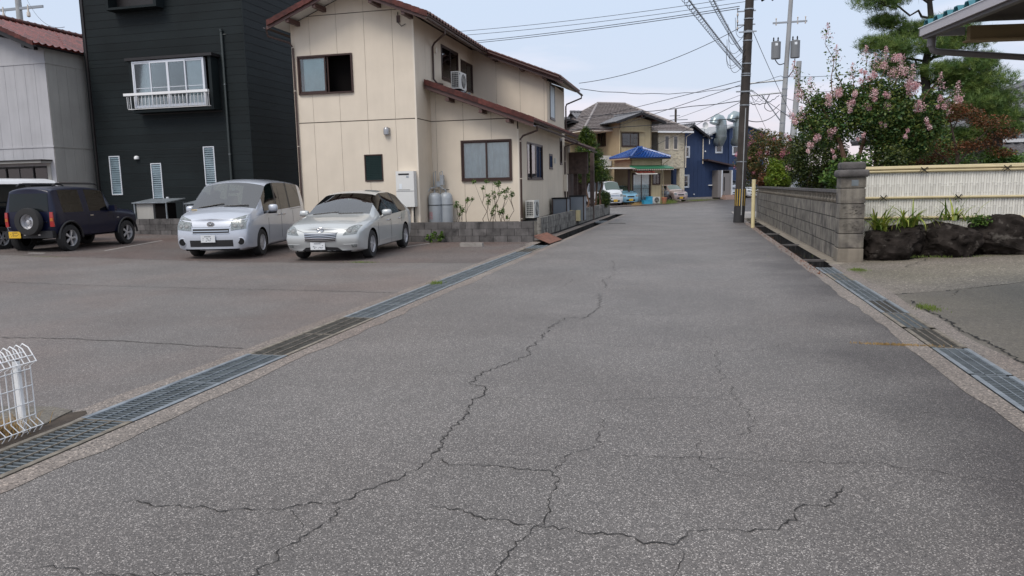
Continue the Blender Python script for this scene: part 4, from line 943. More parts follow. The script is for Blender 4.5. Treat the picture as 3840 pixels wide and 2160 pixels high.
MB().tube([(-20.28, -.02, 4.62), (-20.28, -.27, 4.60), (-16.98, -.27, 4.60), (-16.98, -.02, 4.62)], .012, 6).build('bottom_rail', 'white_paint', rl)
bar_ = MB().tube([(0, -.27, 4.60), (0, -.30, 4.66), (0, -.30, 5.02), (0, -.28, 5.08)], .011, 6).mesh('baluster', 'white_paint', smooth=True)
for i in range(22): link('baluster', bar_, rl, (-20.28 + i * 3.3 / 21, 0, 0))
for x in (-20.28, -16.98):
    for y in (-.1, -.2): link('baluster', bar_, rl, (x, y + .28, 0))
downpipe(D, [(-16.62, YD - .0, 7.26), (-16.62, YD - .09, 7.26), (-16.62, YD - .09, .1)], 'dark_pipe', .045, bands=(5.4, 2.9), bandm='steel')
MB().lathe([(.055, 0), (.055, .1), (.001, .1)], O=(-16.62, YD - .09, 7.24), n=12).build('pipe_cap', 'dark_pipe', D); MB().tube([(-16.62, YD - .05, 7.15), (-16.5, YD, 7.15)], .03, 8).build('pipe_stub', 'dark_pipe', D)
v = MB(); v.lathe([(.001, .1), (.05, .09), (.085, .05), (.09, 0), (.09, -.03), (.07, -.03)], O=(-20.68, YD - .06, 2.86), n=16); v.box(-20.76, -20.60, YD - .06, YD, 2.83, 2.93); v.build('vent_hood', 'white_paint', D, smooth=True)
MB().box(-19.52, -19.42, YD - .06, YD, 1.26, 1.38).build('outlet_box', 'white_alu', D)
# sheet-topped work shelves against the dark house
for (x0, x1, y0, y1, z, lab, cab) in ((-18.9, -17.5, 21.9, 22.9, 1.20, 'galvanised-top bench with white cabinet beside the jeep', True), (-16.9, -15.7, 22.0, 22.9, 1.19, 'galvanised-top bench on thin legs behind the silver van', False)):
    t = thing('bench', lab, 'bench', (x0, y0, lz(x0, y0)), 0, 'sheet-topped benches by the dark house'); w_, d_ = x1 - x0, y1 - y0
    b = MB(); b.add([(0, 0, z - .12), (w_, 0, z - .12), (w_, d_, z), (0, d_, z), (0, 0, z - .15), (w_, 0, z - .15), (w_, d_, z - .03), (0, d_, z - .03)], [(0, 1, 2, 3), (7, 6, 5, 4), (0, 4, 5, 1), (1, 5, 6, 2), (2, 6, 7, 3), (3, 7, 4, 0)]); b.build('top', 'galv_rim', t)
    for x in (.04, w_ - .08):
        for y in (.04, d_ - .08): MB().box(x, x + .04, y, y + .04, 0, z - .14).build('leg', 'galv_rim', t)
    if cab: MB().box(.1, w_ * .55, .1, .6, .05, z - .16).build('cabinet', 'gray_wall_side', t); MB().box(w_ * .62, w_ - .1, .1, .6, .05, z - .16).build('cabinet', 'unlit_black', t)

# ================================================================== GREY HOUSE at the far left
G = thing('gray_house', 'pale grey house with vertical panels and glossy red tile roof at the left edge', 'house')
XG, YG = -23.0, 23.0
tg = lambda x: 7.95 - .44 * abs(x + 25.6)
FG = (0, YG, 0); hg = [(-27.2, -23.35, 1.2, 2.62)]
w = wall(G, FG, 0, -28.5, XG, .1, 8, hg, 'joint', tg); e = [-28.5 + .455 * i for i in range(12)] + [XG]
panels(w, FG, 0, e, .3, 3.30, hg, 'gray_wall'); panels(w, FG, 0, e, 3.34, 6.32, [], 'gray_wall', tg); panels(w, FG, 0, [-28.5, -25.6, XG], 6.36, 8, [], 'gray_wall', tg, t=.02)
FGS = (XG, 0, 0); w = wall(G, FGS, PI / 2, YG, 33, .1, 6.85, [], 'joint'); e = [YG + .455 * i for i in range(22)]
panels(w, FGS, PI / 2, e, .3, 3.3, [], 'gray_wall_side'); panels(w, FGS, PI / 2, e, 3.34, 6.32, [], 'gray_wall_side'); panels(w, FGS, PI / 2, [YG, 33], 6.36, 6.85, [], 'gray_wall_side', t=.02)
MB().box(-28.6, XG + .03, YG - .035, YG - .0, 3.29, 3.35).build('belt_trim', 'gray_wall', G); MB().box(XG + .0, XG + .035, YG - .03, 33, 3.29, 3.35).build('belt_trim', 'gray_wall_side', G)
MB().box(-28.6, XG + .03, YG - .035, YG - .0, 6.30, 6.37).build('belt_trim', 'gray_wall', G); MB().box(XG, XG + .035, YG - .03, 33, 6.30, 6.37).build('belt_trim', 'gray_wall_side', G)
window(G, FG, 0, -27.2, -23.35, 1.2, 2.62, 'dark_trim', 6, .05, .03, gm='glass_dark', inner=[(0, 1, 'blind_grey')])
b = MB().frame(FG, 0); b.box(-28.5, XG - .15, 0, .5, 2.72, 2.80); b.build('window_hood', 'gray_wall_side', G)
b = MB().frame(FG, 0); b.box(-28.5, XG - .1, 0, .55, 2.80, 2.84); b.build('window_hood', 'dark_trim', G)
MB().frame(FG, 0).box(-23.35, -23.2, .0, .05, .1, 2.72).build('window_jamb', 'gray_wall_side', G)
Dg = slope_dir(.44, 1)
roof_slope(G, (-25.6, 22.35, 8.12), (0, 1, 0), Dg, 33, 10, .295, .308, 'red_tile_gloss', rake_parts=True, maxparts=330, tt=.055, lift=.0); roof_slope(G, (-25.6, 22.35, 8.12), (0, 1, 0), slope_dir(.44, -1), 36, 11, .27, .28, 'red_tile', rake_parts=False)
ridge_caps(G, (-25.6, 22.3, 8.22), (-25.6, 32, 8.22), 'red_tile', .12, .33)
Pg = Vector((-25.6, 22.34, 8.10))
H_, H = H, G; verge((-25.6, 22.38, 8.08), Dg, 3.05, .2, m='dark_trim'); red_edge((-25.6, 22.32, 8.16), Dg, 11, .28); verge((-25.6, 22.38, 8.08), slope_dir(.44, -1), 3.05, .2, m='dark_trim'); H = H_
for x in (-24.3, -23.3): zt = tg(x) - .02; MB().box(x - .06, x + .06, 22.4, YG, zt - .14, zt).build('purlin_end', 'dark_trim', G)
gutter(G, (-22.72, 22.35, 6.82), (-22.72, 32, 6.8), 'dark_trim')
# ================================================================== low walls on the left
def block_wall(label, cat_loc, ang, L, rows, bw, bh, m, thick=.12, z0=0, name='block_wall', ofs=0, zf=None, missing=(), capr=None, jit=.004, group=None, stretch=False, vg=.006, hg=.004):
    t = thing(name, label, 'wall', cat_loc, ang, group); zf = zf or (lambda u: 0)
    for i in range(rows):
        o = -(bw / 2 if (i + ofs) % 2 and not stretch else 0); u = o
        while u < L - .01:
            a, c = max(0, u), min(L, u + bw); u += bw
            if c - a < .03 or (i, round(a, 1)) in missing: continue
            j = random.uniform(-jit, jit); b = MB(); z = z0 + i * bh
            b.add([(a + vg, -thick / 2 - j, z + zf(a) + hg), (c - vg, -thick / 2 - j, z + zf(c) + hg), (c - vg, thick / 2 - j, z + zf(c) + hg), (a + vg, thick / 2 - j, z + zf(a) + hg),
                   (a + vg, -thick / 2 - j, z + bh + zf(a) - hg), (c - vg, -thick / 2 - j, z + bh + zf(c) - hg), (c - vg, thick / 2 - j, z + bh + zf(c) - hg), (a + vg, thick / 2 - j, z + bh + zf(a) - hg)],
                  [(0, 3, 2, 1), (4, 5, 6, 7), (0, 1, 5, 4), (1, 2, 6, 5), (2, 3, 7, 6), (3, 0, 4, 7)])
            b.build('block', m, t)
    b = MB(); n = max(1, int(L / 2)); 
    for k in range(n):
        a, c = L * k / n + (.012 if k == 0 else 0), L * (k + 1) / n - (.012 if k == n - 1 else 0)
        b.add([(a, -thick / 2 + .018, z0 - .3 + zf(a)), (c, -thick / 2 + .018, z0 - .3 + zf(c)), (c, thick / 2 - .01, z0 - .3 + zf(c)), (a, thick / 2 - .01, z0 - .3 + zf(a)),
               (a, -thick / 2 + .018, z0 + rows * bh + zf(a) - .012), (c, -thick / 2 + .01, z0 + rows * bh + zf(c) - .012), (c, thick / 2 - .01, z0 + rows * bh + zf(c) - .012), (a, thick / 2 - .01, z0 + rows * bh + zf(a) - .012)],
              [(0, 3, 2, 1), (4, 5, 6, 7), (0, 1, 5, 4), (1, 2, 6, 5), (2, 3, 7, 6), (3, 0, 4, 7)])
    b.build('mortar', 'mortar', t); return t
block_wall('low dark grey block wall along the back of the parking lot', (-12.6, 20.45, -.07), 0, 8.23, 3, .415, .20, 'block')
block_wall('low dark block wall behind the jeep and the silver van', (-21.5, 21.9, .06), 0, 8.2, 3, .415, .20, 'block')
block_wall('weathered pale block wall running along the left side of the street', (-4.56, 22.1, 0), PI / 2, 18.6, 3, .40, .195, 'block_old', zf=lambda u: gz(22.1 + u) + .03 - .0 * u)
block_wall('square block gatepost at the far end of the low wall by the conifer', (-4.9, 41.0, gz(41)), 0, .42, 6, .42, .2, 'block_old', thick=.42)
tag(MB().box(-.31, .31, -.07, .07, 0, .10).build('parking_stop', 'curb', loc=(-5.71, 18.78, lz(-5.7, 18.8)), rot=(0, 0, .01)), 'low concrete parking stop in the empty bay in front of the block wall', 'parking stop')
for i, (x, y, z, h) in enumerate(((-4.86, 28.0, .1, .95), (-4.45, 29.6, .1, 1.0))):
    t = thing('storage_bin', ['grey storage box with dark frame nearest the air conditioner', 'grey storage box with dark frame behind the first one'][i], 'storage box', (x - .05, y, z), 0, 'grey storage boxes beside the cream house')
    MB().box(-.28, .28, -.3, .3, .02, h - .05).build('body', 'bin_grey', t); MB().box(-.31, .31, -.33, .33, h - .05, h).build('lid', 'black', t)
    for sx in (-.29, .25): MB().box(sx, sx + .04, -.32, -.29, 0, h - .05).build('edge_post', 'brown_frame', t)
tag(MB().box(-4.75, -4.35, 29.0, 29.3, .1, .52).build('yellow_box', 'bollard_yellow'), 'small pale yellow box between the grey storage boxes', 'box')
# ================================================================== RIGHT SIDE: stone pillar, stone block wall, bamboo screen, boulders
t = thing('stone_gatepost', 'square grey stone gatepost with rounded two-tier cap beside the driveway', 'gatepost', (2.88, 15.2, 0), 0)
def rblock(w, h, z, m, r=.012, name='block', rough=0, dx=0, tilt=0):
    bm = bmesh.new(); bmesh.ops.create_cube(bm, size=1)
    for v in bm.verts: v.co.x *= w; v.co.y *= w; v.co.z = v.co.z * h + z + h / 2; v.co.x += dx
    bmesh.ops.bevel(bm, geom=bm.edges[:], offset=r, segments=3, affect='EDGES', profile=.6)
    me = bpy.data.meshes.new(name); bm.to_mesh(me); bm.free(); me.materials.append(M[m]); me.polygons.foreach_set('use_smooth', [True] * len(me.polygons)); me.set_sharp_from_angle(angle=R(50))
    return link(name, me, t)
for i, (z0, z1) in enumerate(((-.10, .245), (.25, .515), (.52, .795), (.80, 1.075), (1.08, 1.365), (1.37, 1.57))):
    o = rblock(.43 if i else .45, z1 - z0 - .006, z0, 'footing' if i == 0 else 'stone_block', .012)
    for sx in (-1, 1): MB().box(sx * .205 - .012, sx * .205 + .012, -.222, -.214, z0 + .01, z1 - .012).build('edge_band', 'stone_block', o)
MB().box(-.2, .2, -.2, .2, -.1, 1.56).build('core', 'mortar', t)
rblock(.54, .145, 1.565, 'stone_cap', .065, 'cap'); rblock(.43, .15, 1.70, 'stone_cap', .05, 'cap')
MB().box(-.03, .09, -.221, -.212, 1.41, 1.52).build('name_plate', 'galv', t)
for z0 in (.56, .84):      # hammered panels on the street face
    b = MB(); rr = random.Random(int(z0 * 100))
    for k in range(26): x, z = rr.uniform(-.15, .15), z0 + rr.uniform(0, .19); a = rr.uniform(-.4, .9); l_ = rr.uniform(.015, .035); b.add([(x - l_ * math.cos(a), -.217, z - l_ * math.sin(a)), (x + l_ * math.cos(a), -.217, z + l_ * math.sin(a)), (x + l_ * math.cos(a), -.217, z + l_ * math.sin(a) + .008), (x, -.226, z + .004)], [(0, 1, 3), (1, 2, 3), (2, 0, 3)])
    stuff(b.build('chisel_marks', 'stone_block', t))
WX, WY0, WY1 = 2.70, 15.42, 34.5
wl_ = block_wall('long grey stone block wall with pierced top course on the right of the street', (WX + .075, WY0, 0), PI / 2, WY1 - WY0, 4, 1.21, .272, 'stone_block', thick=.15, z0=.0, zf=lambda u: gz(WY0 + u) * .6, jit=.003, vg=.0025, hg=.010)
b = MB(); 
for k in range(10): a, c = WY0 + 1.91 * k, WY0 + 1.91 * (k + 1); b.add([(WX - .03, a, gz(a) - .3), (WX - .03, c, gz(c) - .3), (WX + .12, c, gz(c) - .3), (WX + .12, a, gz(a) - .3), (WX - .03, a, .0 + gz(a) * .6), (WX - .03, c, .0 + gz(c) * .6), (WX + .12, c, gz(c) * .6), (WX + .12, a, gz(a) * .6)], [(0, 3, 2, 1), (4, 5, 6, 7), (0, 1, 5, 4), (1, 2, 6, 5), (2, 3, 7, 6), (3, 0, 4, 7)])
fo = b.build('footing', 'footing', wl_); fo.matrix_parent_inverse = (Matrix.Translation((WX + .075, WY0, 0)) @ Matrix.Rotation(PI / 2, 4, 'Z')).inverted()
# pierced course: rounded balusters of cast block under a cap
z0 = 1.088; zb = lambda u: gz(WY0 + u) * .6
bal = MB().lathe([(.07, 0), (.10, .02), (.115, .06), (.075, .10), (.08, .13), (.115, .17), (.09, .2), (.07, .21)], n=12).mesh('baluster', 'footing', smooth=True)
n = 50
for i in range(n): u = .14 + i * .38; link('baluster', bal, wl_, (u, 0, z0 + zb(u)), scale=(.8, .6, 1))
MB().box(0.01, 19.05, -.07, -.05, z0 - .1, z0 + .2).build('back_slab', 'unlit_black', wl_)  # slab coloured black to paint in the shade between balusters
b = MB(); 
for k in range(10):
    a, c = 1.908 * k + .004, 1.908 * (k + 1) - .004; b = MB()
    b.add([(a, -.09, z0 + .205 + zb(a)), (c, -.09, z0 + .205 + zb(c)), (c, .09, z0 + .205 + zb(c)), (a, .09, z0 + .205 + zb(a)), (a, -.085, z0 + .265 + zb(a)), (c, -.085, z0 + .265 + zb(c)), (c, .085, z0 + .265 + zb(c)), (a, .085, z0 + .265 + zb(a))], [(0, 3, 2, 1), (4, 5, 6, 7), (0, 1, 5, 4), (1, 2, 6, 5), (2, 3, 7, 6), (3, 0, 4, 7)])
    b.build('coping', 'stone_cap', wl_)
# bamboo screen
FY = 15.98; t = thing('bamboo_fence', 'pale bamboo screen fence with yellow rails tied with black twine', 'fence', (3.12, FY, 0), 0)
sw = .046; canes = []
for k in range(4):
    b = MB(); r = sw / 2; n = 6; rr = random.Random(k); z = .35; zt = 1.70; zs_ = [z]
    while z < zt: z += rr.uniform(.22, .42); zs_.append(min(z, zt))
    for j, (a, c) in enumerate(zip(zs_, zs_[1:])):
        pr = []
        for z_, rad in ((a, r * 1.18), (a + .012, r * 1.16), (a + .02, r * .93), (c, r * .93)):
            for q in range(n + 1): an = PI * q / n + PI; b.v.append((rad * math.cos(an), rad * math.sin(an) * .45, z_))
        base_ = len(b.v) - 4 * (n + 1)
        for row in range(3):
            for q in range(n): a_ = base_ + row * (n + 1) + q; b.f.append((a_, a_ + 1, a_ + n + 2, a_ + n + 1)); b.mi.append(0)
    canes.append(b.mesh('cane', 'bamboo_pale', smooth=True, fix=False))
for i in range(92): link('cane', canes[i % 4] if i % 7 else canes[(i // 7) % 4], t, (.03 + i * sw, .0, random.uniform(-.0, .0)))
for i, z in enumerate((1.66, 1.15, .76)):
    for k in range(2 if i == 0 else 1):
        zz = z + (.055 if (i == 0 and k == 1) else 0); MB().tube([(0, -.035, zz), (1.4, -.036, zz + .004), (2.9, -.035, zz), (4.3, -.035, zz + .003)], .025, 10).build('rail', 'bamboo_rail', t, smooth=True)
MB().tube([(0, .03, 1.74), (2.1, .03, 1.745), (4.3, .03, 1.745)], .027, 10).build('rail', 'bamboo_rail', t, smooth=True)
MB().box(0, 4.3, .02, .05, .3, 1.66).build('backing', 'bamboo_pale', t)
def knot(x, z):
    b = MB(); b.tube([(x - .06, -.062, z - .055), (x, -.068, z), (x + .06, -.062, z + .055)], .007, 5); b.tube([(x + .06, -.062, z - .055), (x, -.070, z), (x - .06, -.062, z + .055)], .007, 5)
    b.tube([(x - .01, -.07, z), (x - .05, -.075, z + .03), (x - .09, -.07, z - .04)], .005, 4); b.tube([(x + .01, -.07, z), (x + .03, -.075, z + .05), (x + .07, -.07, z + .03)], .005, 4)
    b.build('twine_knot', 'black_twine', t)
for x in (.80, 2.22, 3.6): knot(x + .4, 1.68)
for x in (.50, 1.82, 3.2): knot(x, 1.15)
for x in (2.47, 1.1): knot(x, .76)
# boulders
def boulder(loc, sx, sy, sz, seed, label):
    bm = bmesh.new(); bmesh.ops.create_icosphere(bm, subdivisions=5, radius=1); r = random.Random(seed)
    pl = [(Vector((r.gauss(0, 1), r.gauss(0, 1), r.gauss(0, .8))).normalized(), r.uniform(.62, .92)) for _ in range(18)]
    from mathutils import noise as NZ
    for v in bm.verts:
        d = v.co.normalized()
        for n_, k in pl:
            q = d.dot(n_)
            if v.co.dot(n_) > k: v.co -= n_ * (v.co.dot(n_) - k) * .9
        nn = NZ.noise(d * 3.1 + Vector((seed, 0, 0))) * .10 + NZ.noise(d * 7 + Vector((0, seed, 0))) * .06 + NZ.noise(d * 17) * .03 + NZ.noise(d * 40) * .014
        v.co += d * nn; v.co.x *= sx; v.co.y *= sy; v.co.z *= sz
    me = bpy.data.meshes.new('boulder'); bm.to_mesh(me); bm.free(); me.materials.append(M['rock']); me.polygons.foreach_set('use_smooth', [True] * len(me.polygons)); me.set_sharp_from_angle(angle=R(30))
    return tag(link('boulder', me, None, loc, (0, 0, r.uniform(-.2, .2))), label, 'boulder', 'dark boulders edging the garden')
boulder((3.78, 15.62, .22), .72, .52, .50, 5, 'dark boulder beside the stone gatepost, below the strap-leaved plants')
boulder((4.72, 15.72, .27), .70, .5, .50, 8, 'broad flat-topped dark boulder in the middle')
boulder((5.74, 15.80, .30), .80, .5, .50, 12, 'high domed dark boulder right of the middle one')
boulder((6.85, 15.95, .30), .6, .5, .42, 17, 'dark boulder cut by the right edge of the photo')
boulder((4.25, 15.75, .2), .42, .35, .45, 23, 'dark upright stone wedged between the two boulders nearest the gatepost')
tag(MB().tube([(2.0, 26.85, gz(26.8)), (2.0, 26.85, 1.58)], .065, 16).build('marker_post', 'bollard_yellow', smooth=60), 'pale yellow marker post standing at the drain in front of the utility pole', 'post')
# ================================================================== CARPORT ROOF overhead at right
cp = thing('carport', 'carport roof corner overhead with grey fascia, teal folded roof ribs and drainpipe', 'carport', (2.50, 9.72, 3.15), R(9.5))
# local axes: -y runs toward the camera along the fascia, +x into the carport
b = MB(); b.box(0, .025, -9, 0, .0, .09); b.box(0, .5, -.025, 0, .0, .09); b.build('fascia', 'fascia_grey', cp); MB().box(-.008, .035, -9, .008, .09, .098).build('fascia_lip', 'curtain', cp)
MB().box(.03, .10, -9, -.03, -.035, .0).build('gutter_box', 'fascia_dark', cp)
pit = .215
for i in range(40):
    y = -.02 - i * pit; P = [(y, .105), (y - .045, .105), (y - .075, .165), (y - .14, .165), (y - .17, .105), (y - pit, .105)]
    pts = P + [(a, c - .01) for a, c in P][::-1]; m_ = len(pts); rb = MB(); rb.v = [(.015, a, c) for a, c in pts] + [(5.5, a, c + .35) for a, c in pts]
    rb.f = [(j, (j + 1) % m_, m_ + (j + 1) % m_, m_ + j) for j in range(m_)] + [tuple(range(m_)), tuple(range(2 * m_ - 1, m_ - 1, -1))]; rb.mi = [0] * len(rb.f); rb.build('roof_rib', 'teal', cp)
MB().box(.12, .17, -9, -.05, -.01, .05).build('purlin', 'ochre_beam', cp); MB().box(.12, 5.5, -9, -.30, .09, .10).build('ceiling', 'beam_dark', cp)
for i in range(3): MB().box(.36, 5.4, -.42 - i * 2.6, -.34 - i * 2.6, -.115, .03).build('beam', 'ochre_beam', cp); MB().box(.34, 5.4, -.46 - i * 2.6, -.30 - i * 2.6, -.135, -.117).build('beam_flange', 'ochre_beam', cp)
for x in (1.0, 1.9): MB().box(x, x + .08, -9, -.42, .03, .09).build('purlin', 'beam_dark', cp)
MB().tube([(.10, -.10, .0), (.10, -.10, -.12), (.12, -.10, -.17), (.18, -.10, -.19), (3.4, -.1, -.50)], .036, 14).build('drainpipe', 'vinyl_pipe', cp, smooth=50)
MB().tube([(.10, -.10, .0), (.10, -.10, -.13)], .046, 14).build('pipe_socket', 'vinyl_pipe', cp, smooth=50)
MB().tube([(3.4, -.1, -.46), (3.4, -.1, -3.2)], .036, 12).build('drainpipe', 'vinyl_pipe', cp, smooth=50)
for y in (-.5, -8.5): MB().box(3.5, 3.62, y, y + .12, -3.2, .0).build('post', 'ochre_beam', cp)

# ================================================================== white mesh fence stub at left
t = thing('mesh_fence', 'white welded wire mesh fence with folded top at the lower left corner', 'fence', (-4.23, 3.86, -.02), 0); t.scale = (1.1, 1.1, 1.1)
prf = [(0.06, .36, 0), (-.02, .365, 0)]
def wire(y, x0=0): return [(x0 - .05, y, .47), (x0 - .07, y, .52), (x0 - .04, y, .55), (x0, y, .53), (x0 + .05, y, .45), (x0 + .0, y, .42), (x0, y, .10), (x0 + .05, y, .06), (x0 + .0, y, .0), (x0 - .02, y, .01)]
for i in range(30): MB().tube([(a, c, z) for a, c, z in wire(-i * .042)], .0035, 5).build('vertical_wire', 'white_paint', t, smooth=True)
for (x, z) in ((-.035, .50), (.03, .485), (.05, .45), (0, .40), (0, .30), (0, .20), (0, .12), (.05, .06), (0, .012)): MB().tube([(x, .0, z), (x, -1.0, z)], .0035, 5).build('horizontal_wire', 'white_paint', t, smooth=True)
MB().box(-.045, -.015, -.078, -.05, -.05, .46).build('post', 'white_paint', t); MB().box(-.043, -.017, -.076, -.052, .455, .462).build('post_cap', 'black', t)
MB().lathe([(.008, 0), (.008, .012), (.001, .012)], O=(-.012, -.065, .40), axis='x', n=8).build('bolt', 'steel', t)
struct(MB().polyz([(-6, 1.5), (-4.28, 1.5), (-4.26, 3.95), (-4.33, 4.25), (-4.55, 4.30), (-6, 4.05)], -.02, .012).build('verge_curb', 'yard_concrete_dark'), 'concrete curb under the white mesh fence')
struct(MB().polyz([(-4.42, 1.5), (-4.14, 1.5), (-4.14, 4.05), (-4.17, 4.22), (-4.24, 4.28), (-4.31, 4.22), (-4.34, 4.05), (-4.33, 3.9), (-4.45, 3.6), (-4.4, 2.8)], -.02, .004).build('verge_soil', 'earth'), 'strip of bare soil between fence and drain')

# ================================================================== POLES AND WIRES
p = thing('utility_pole', 'dark brown concrete utility pole with yellow and black band at the street edge', 'utility pole', (1.74, 30.6, gz(30.6)), 0)
MB().tube([(0, 0, -.1), (.04, 0, 1.2), (.24, 0, 9.0), (.27, 0, 10.5)], [.20, .195, .155, .15], 20).build('shaft', 'pole_dark', p, smooth=60)
MB().tube([(.0, 0, .0), (.025, 0, .62)], .212, 20).build('foot_wrap', 'pole_wrap', p, smooth=60)
MB().tube([(.026, 0, .64), (.046, 0, 1.34)], .208, 20).build('warning_band', 'pole_wrap', p, smooth=60)
for k in range(7):
    a = R(-180 + 26 * k + 5); MB().add([(.03 + .2125 * math.cos(a - .07), .2125 * math.sin(a - .07), .66), (.03 + .2125 * math.cos(a + .07), .2125 * math.sin(a + .07), .66), (.045 + .2125 * math.cos(a + .07), .2125 * math.sin(a + .07), 1.32), (.045 + .2125 * math.cos(a - .07), .2125 * math.sin(a - .07), 1.32)], [(0, 1, 2, 3)]).build('yellow_stripe', 'yellow_stripe', p, fix=False)
for z in (2.35, 4.5, 5.6, 5.68, 6.05, 6.9, 7.25, 7.7, 8.05): x = .04 + (z - 1.2) * .0257; MB().tube([(x, 0, z), (x + .001, 0, z + .04)], .178 + (9 - z) * .003, 16).build('steel_band', 'steel', p, smooth=60)
for z in (5.0, 7.2): x = .04 + (z - 1.2) * .0257; MB().box(x - .35, x + .3, -.19, -.17, z, z + .05).build('bracket', 'steel', p)
for z in (7.5, 8.0): x = .04 + (z - 1.2) * .0257; MB().box(x - .42, x + .25, -.02, .03, z, z + .04).build('arm', 'steel', p)
MB().box(-.22, -.18, -.02, .03, 7.3, 8.15).build('arm_upright', 'steel', p); MB().tube([(.08, -.19, .3), (.16, -.19, 4.4)], .02, 6).build('conduit', 'pole_light', p)
for z in (7.35, 7.6, 7.85): MB().lathe([(.02, 0), (.04, .02), (.03, .05), (.04, .07), (.02, .1)], O=(-.2, -.05, z), n=8).build('insulator', 'porcelain', p, smooth=True)
b = MB(); rr = random.Random(4)
for k in range(7):
    z = rr.uniform(6.0, 7.5); x = .0 + rr.uniform(-.35, .1); b.tube(spl([(.12, -.16, z), (x - .05, -.2, z - .35), (x - .25, -.2, z - .2), (x - .3, -.15, z + .4)]), .010, 4)
b.build('jumper_cables', 'cable', p, smooth=True)
p = thing('utility_pole', 'pale grey utility pole carrying two grey transformers behind the pink flowering tree', 'utility pole', (5.15, 50, gz(50)), 0, None)
MB().tube([(0, 0, -.1), (.30, 0, 8), (.52, 0, 13.6)], [.20, .15, .12], 16).build('shaft', 'pole_light', p, smooth=60)
for (x, lab) in ((-.34, 'left'), (.78, 'right')):
    tr = MB().lathe([(.001, 0), (.27, 0), (.28, .05), (.28, .95), (.29, 1.0), (.15, 1.06), (.001, 1.08)], O=(x + .02, -.1, 9.15), n=18).build('transformer', 'trafo', p, smooth=True)
    for q in (-.13, .13): MB().lathe([(.03, 0), (.055, .05), (.03, .1), (.05, .15), (.02, .25)], O=(x + q, -.1, 10.2), n=8).build('bushing', 'black', tr, smooth=True)
    MB().box(x - .05, x + .1, -.39, -.37, 9.9, 10.05).build('label_plate', 'curtain', tr)
MB().box(-.55, 1.45, -.1, -.02, 11.25, 11.35).build('crossarm', 'steel', p); MB().box(-1.1, 2.1, -.1, -.02, 13.0, 13.1).build('crossarm', 'steel', p)
for x in (-.35, .9, 1.35): MB().lathe([(.03, -.2), (.05, -.1), (.03, 0), (.03, .15), (.05, .2), (.02, .25)], O=(x, -.06, 11.35), n=8).build('insulator', 'porcelain', p, smooth=True)
for x in (-.9, -.3, .9, 1.7):
    MB().tube([(x, -.05, 12.9), (x - .35, -.05, 12.7)], .09, 8).build('insulator', 'black', p)
for z, dz in ((7.75, .03), (7.0, .02)): MB().tube([(-2.05, 0, z), (.3, 0, z + .12)], .05, 8).build('side_arm', 'steel', p)
MB().box(-2.1, -2.02, -.05, .05, 6.9, 7.85).build('arm_end', 'steel', p); MB().tube([(-1.1, 0, 7.05), (.2, 0, 5.2)], .035, 8).build('brace', 'steel', p)
for z in (8.0, 7.3, 6.9, 5.2, 3.3, 5.9, 6.4): x = z * .0375; MB().tube([(x, 0, z), (x, 0, z + .06)], .175, 12).build('steel_band', 'steel', p)
MB().tube([(-.15, -.05, 2.35), (-.5, -.05, 2.4)], .11, 10).build('junction_box', 'black', p); b = MB()
b.tube(spl([(-.5, -.05, 2.4), (-.9, 0, 1.7), (-1.2, 0, 2.2), (-1.05, 0, 2.75), (-.9, 0, 1.9)]), .015, 4); b.tube(spl([(.8, -.1, 9.1), (.75, -.1, 8.5), (.4, 0, 8.0), (.2, 0, 8.1)]), .03, 5); b.tube(spl([(-.35, -.1, 9.1), (-.1, -.1, 8.8), (.3, 0, 8.9)]), .03, 5); b.tube(spl([(-.6, 0, 7.1), (-.9, 0, 6.3), (-.5, 0, 6.0), (0, 0, 6.4)]), .02, 5)
for k in range(3): b.tube(spl([(-2, 0, 7.6), (-1.85 + .2 * k, 0, 6.75 + .15 * k), (-1.5 + .3 * k, 0, 6.6), (-1.2 + .3 * k, 0, 7.0)]), .013, 4)
b.build('jumper_cables', 'cable', p, smooth=True)
p = thing('utility_pole', 'plain pale pole without fittings, half hidden by the left side of the pink flowering tree', 'utility pole', (5.25, 45, gz(45)), 0)
MB().tube([(0, 0, -.1), (.34, 0, 8.2)], [.19, .14], 14).build('shaft', 'pole_light', p, smooth=60); MB().box(-.15, .5, -.2, -.15, 5.2, 5.3).build('steel_band', 'steel', p)
p = thing('utility_pole', 'distant wooden-toned pole with white crossarm rising over the grey house roof at far left', 'utility pole', (-41.75, 40, 0), 0)
MB().tube([(0, 0, -.1), (0.2, 0, 15)], [.24, .17], 14).build('shaft', 'pole_light', p, smooth=60); MB().box(-1.2, 2.1, -.12, -.02, 13.15, 13.3).build('crossarm', 'steel', p)
for x in (-.95, .98, 1.9): 
    if x < 1.5: MB().lathe([(.05, -.45), (.11, -.4), (.11, -.2), (.06, -.1), (.04, .3)], O=(x, -.1, 13.1), n=10).build('insulator', 'porcelain', p, smooth=True)
p = thing('utility_pole', 'tiny distant pole above the roofs between the stone-clad and the navy house', 'utility pole', (-2.2, 92, -.2), 0)
MB().tube([(0, 0, 0), (0, 0, 10.3)], .13, 8).build('shaft', 'pole_dark', p); MB().box(-.9, 1.4, -.05, .05, 9.0, 9.1).build('crossarm', 'steel', p); MB().box(-.7, .5, -.05, .05, 9.5, 9.58).build('crossarm', 'steel', p)
p = thing('utility_pole', 'short rusty pole leaning beside the pale transformer pole', 'utility pole', (5.9, 52, 0), 0)
MB().tube([(-.05, 0, 0), (.25, 0, 5.2)], .05, 8).build('shaft', 'pole_dark', p)

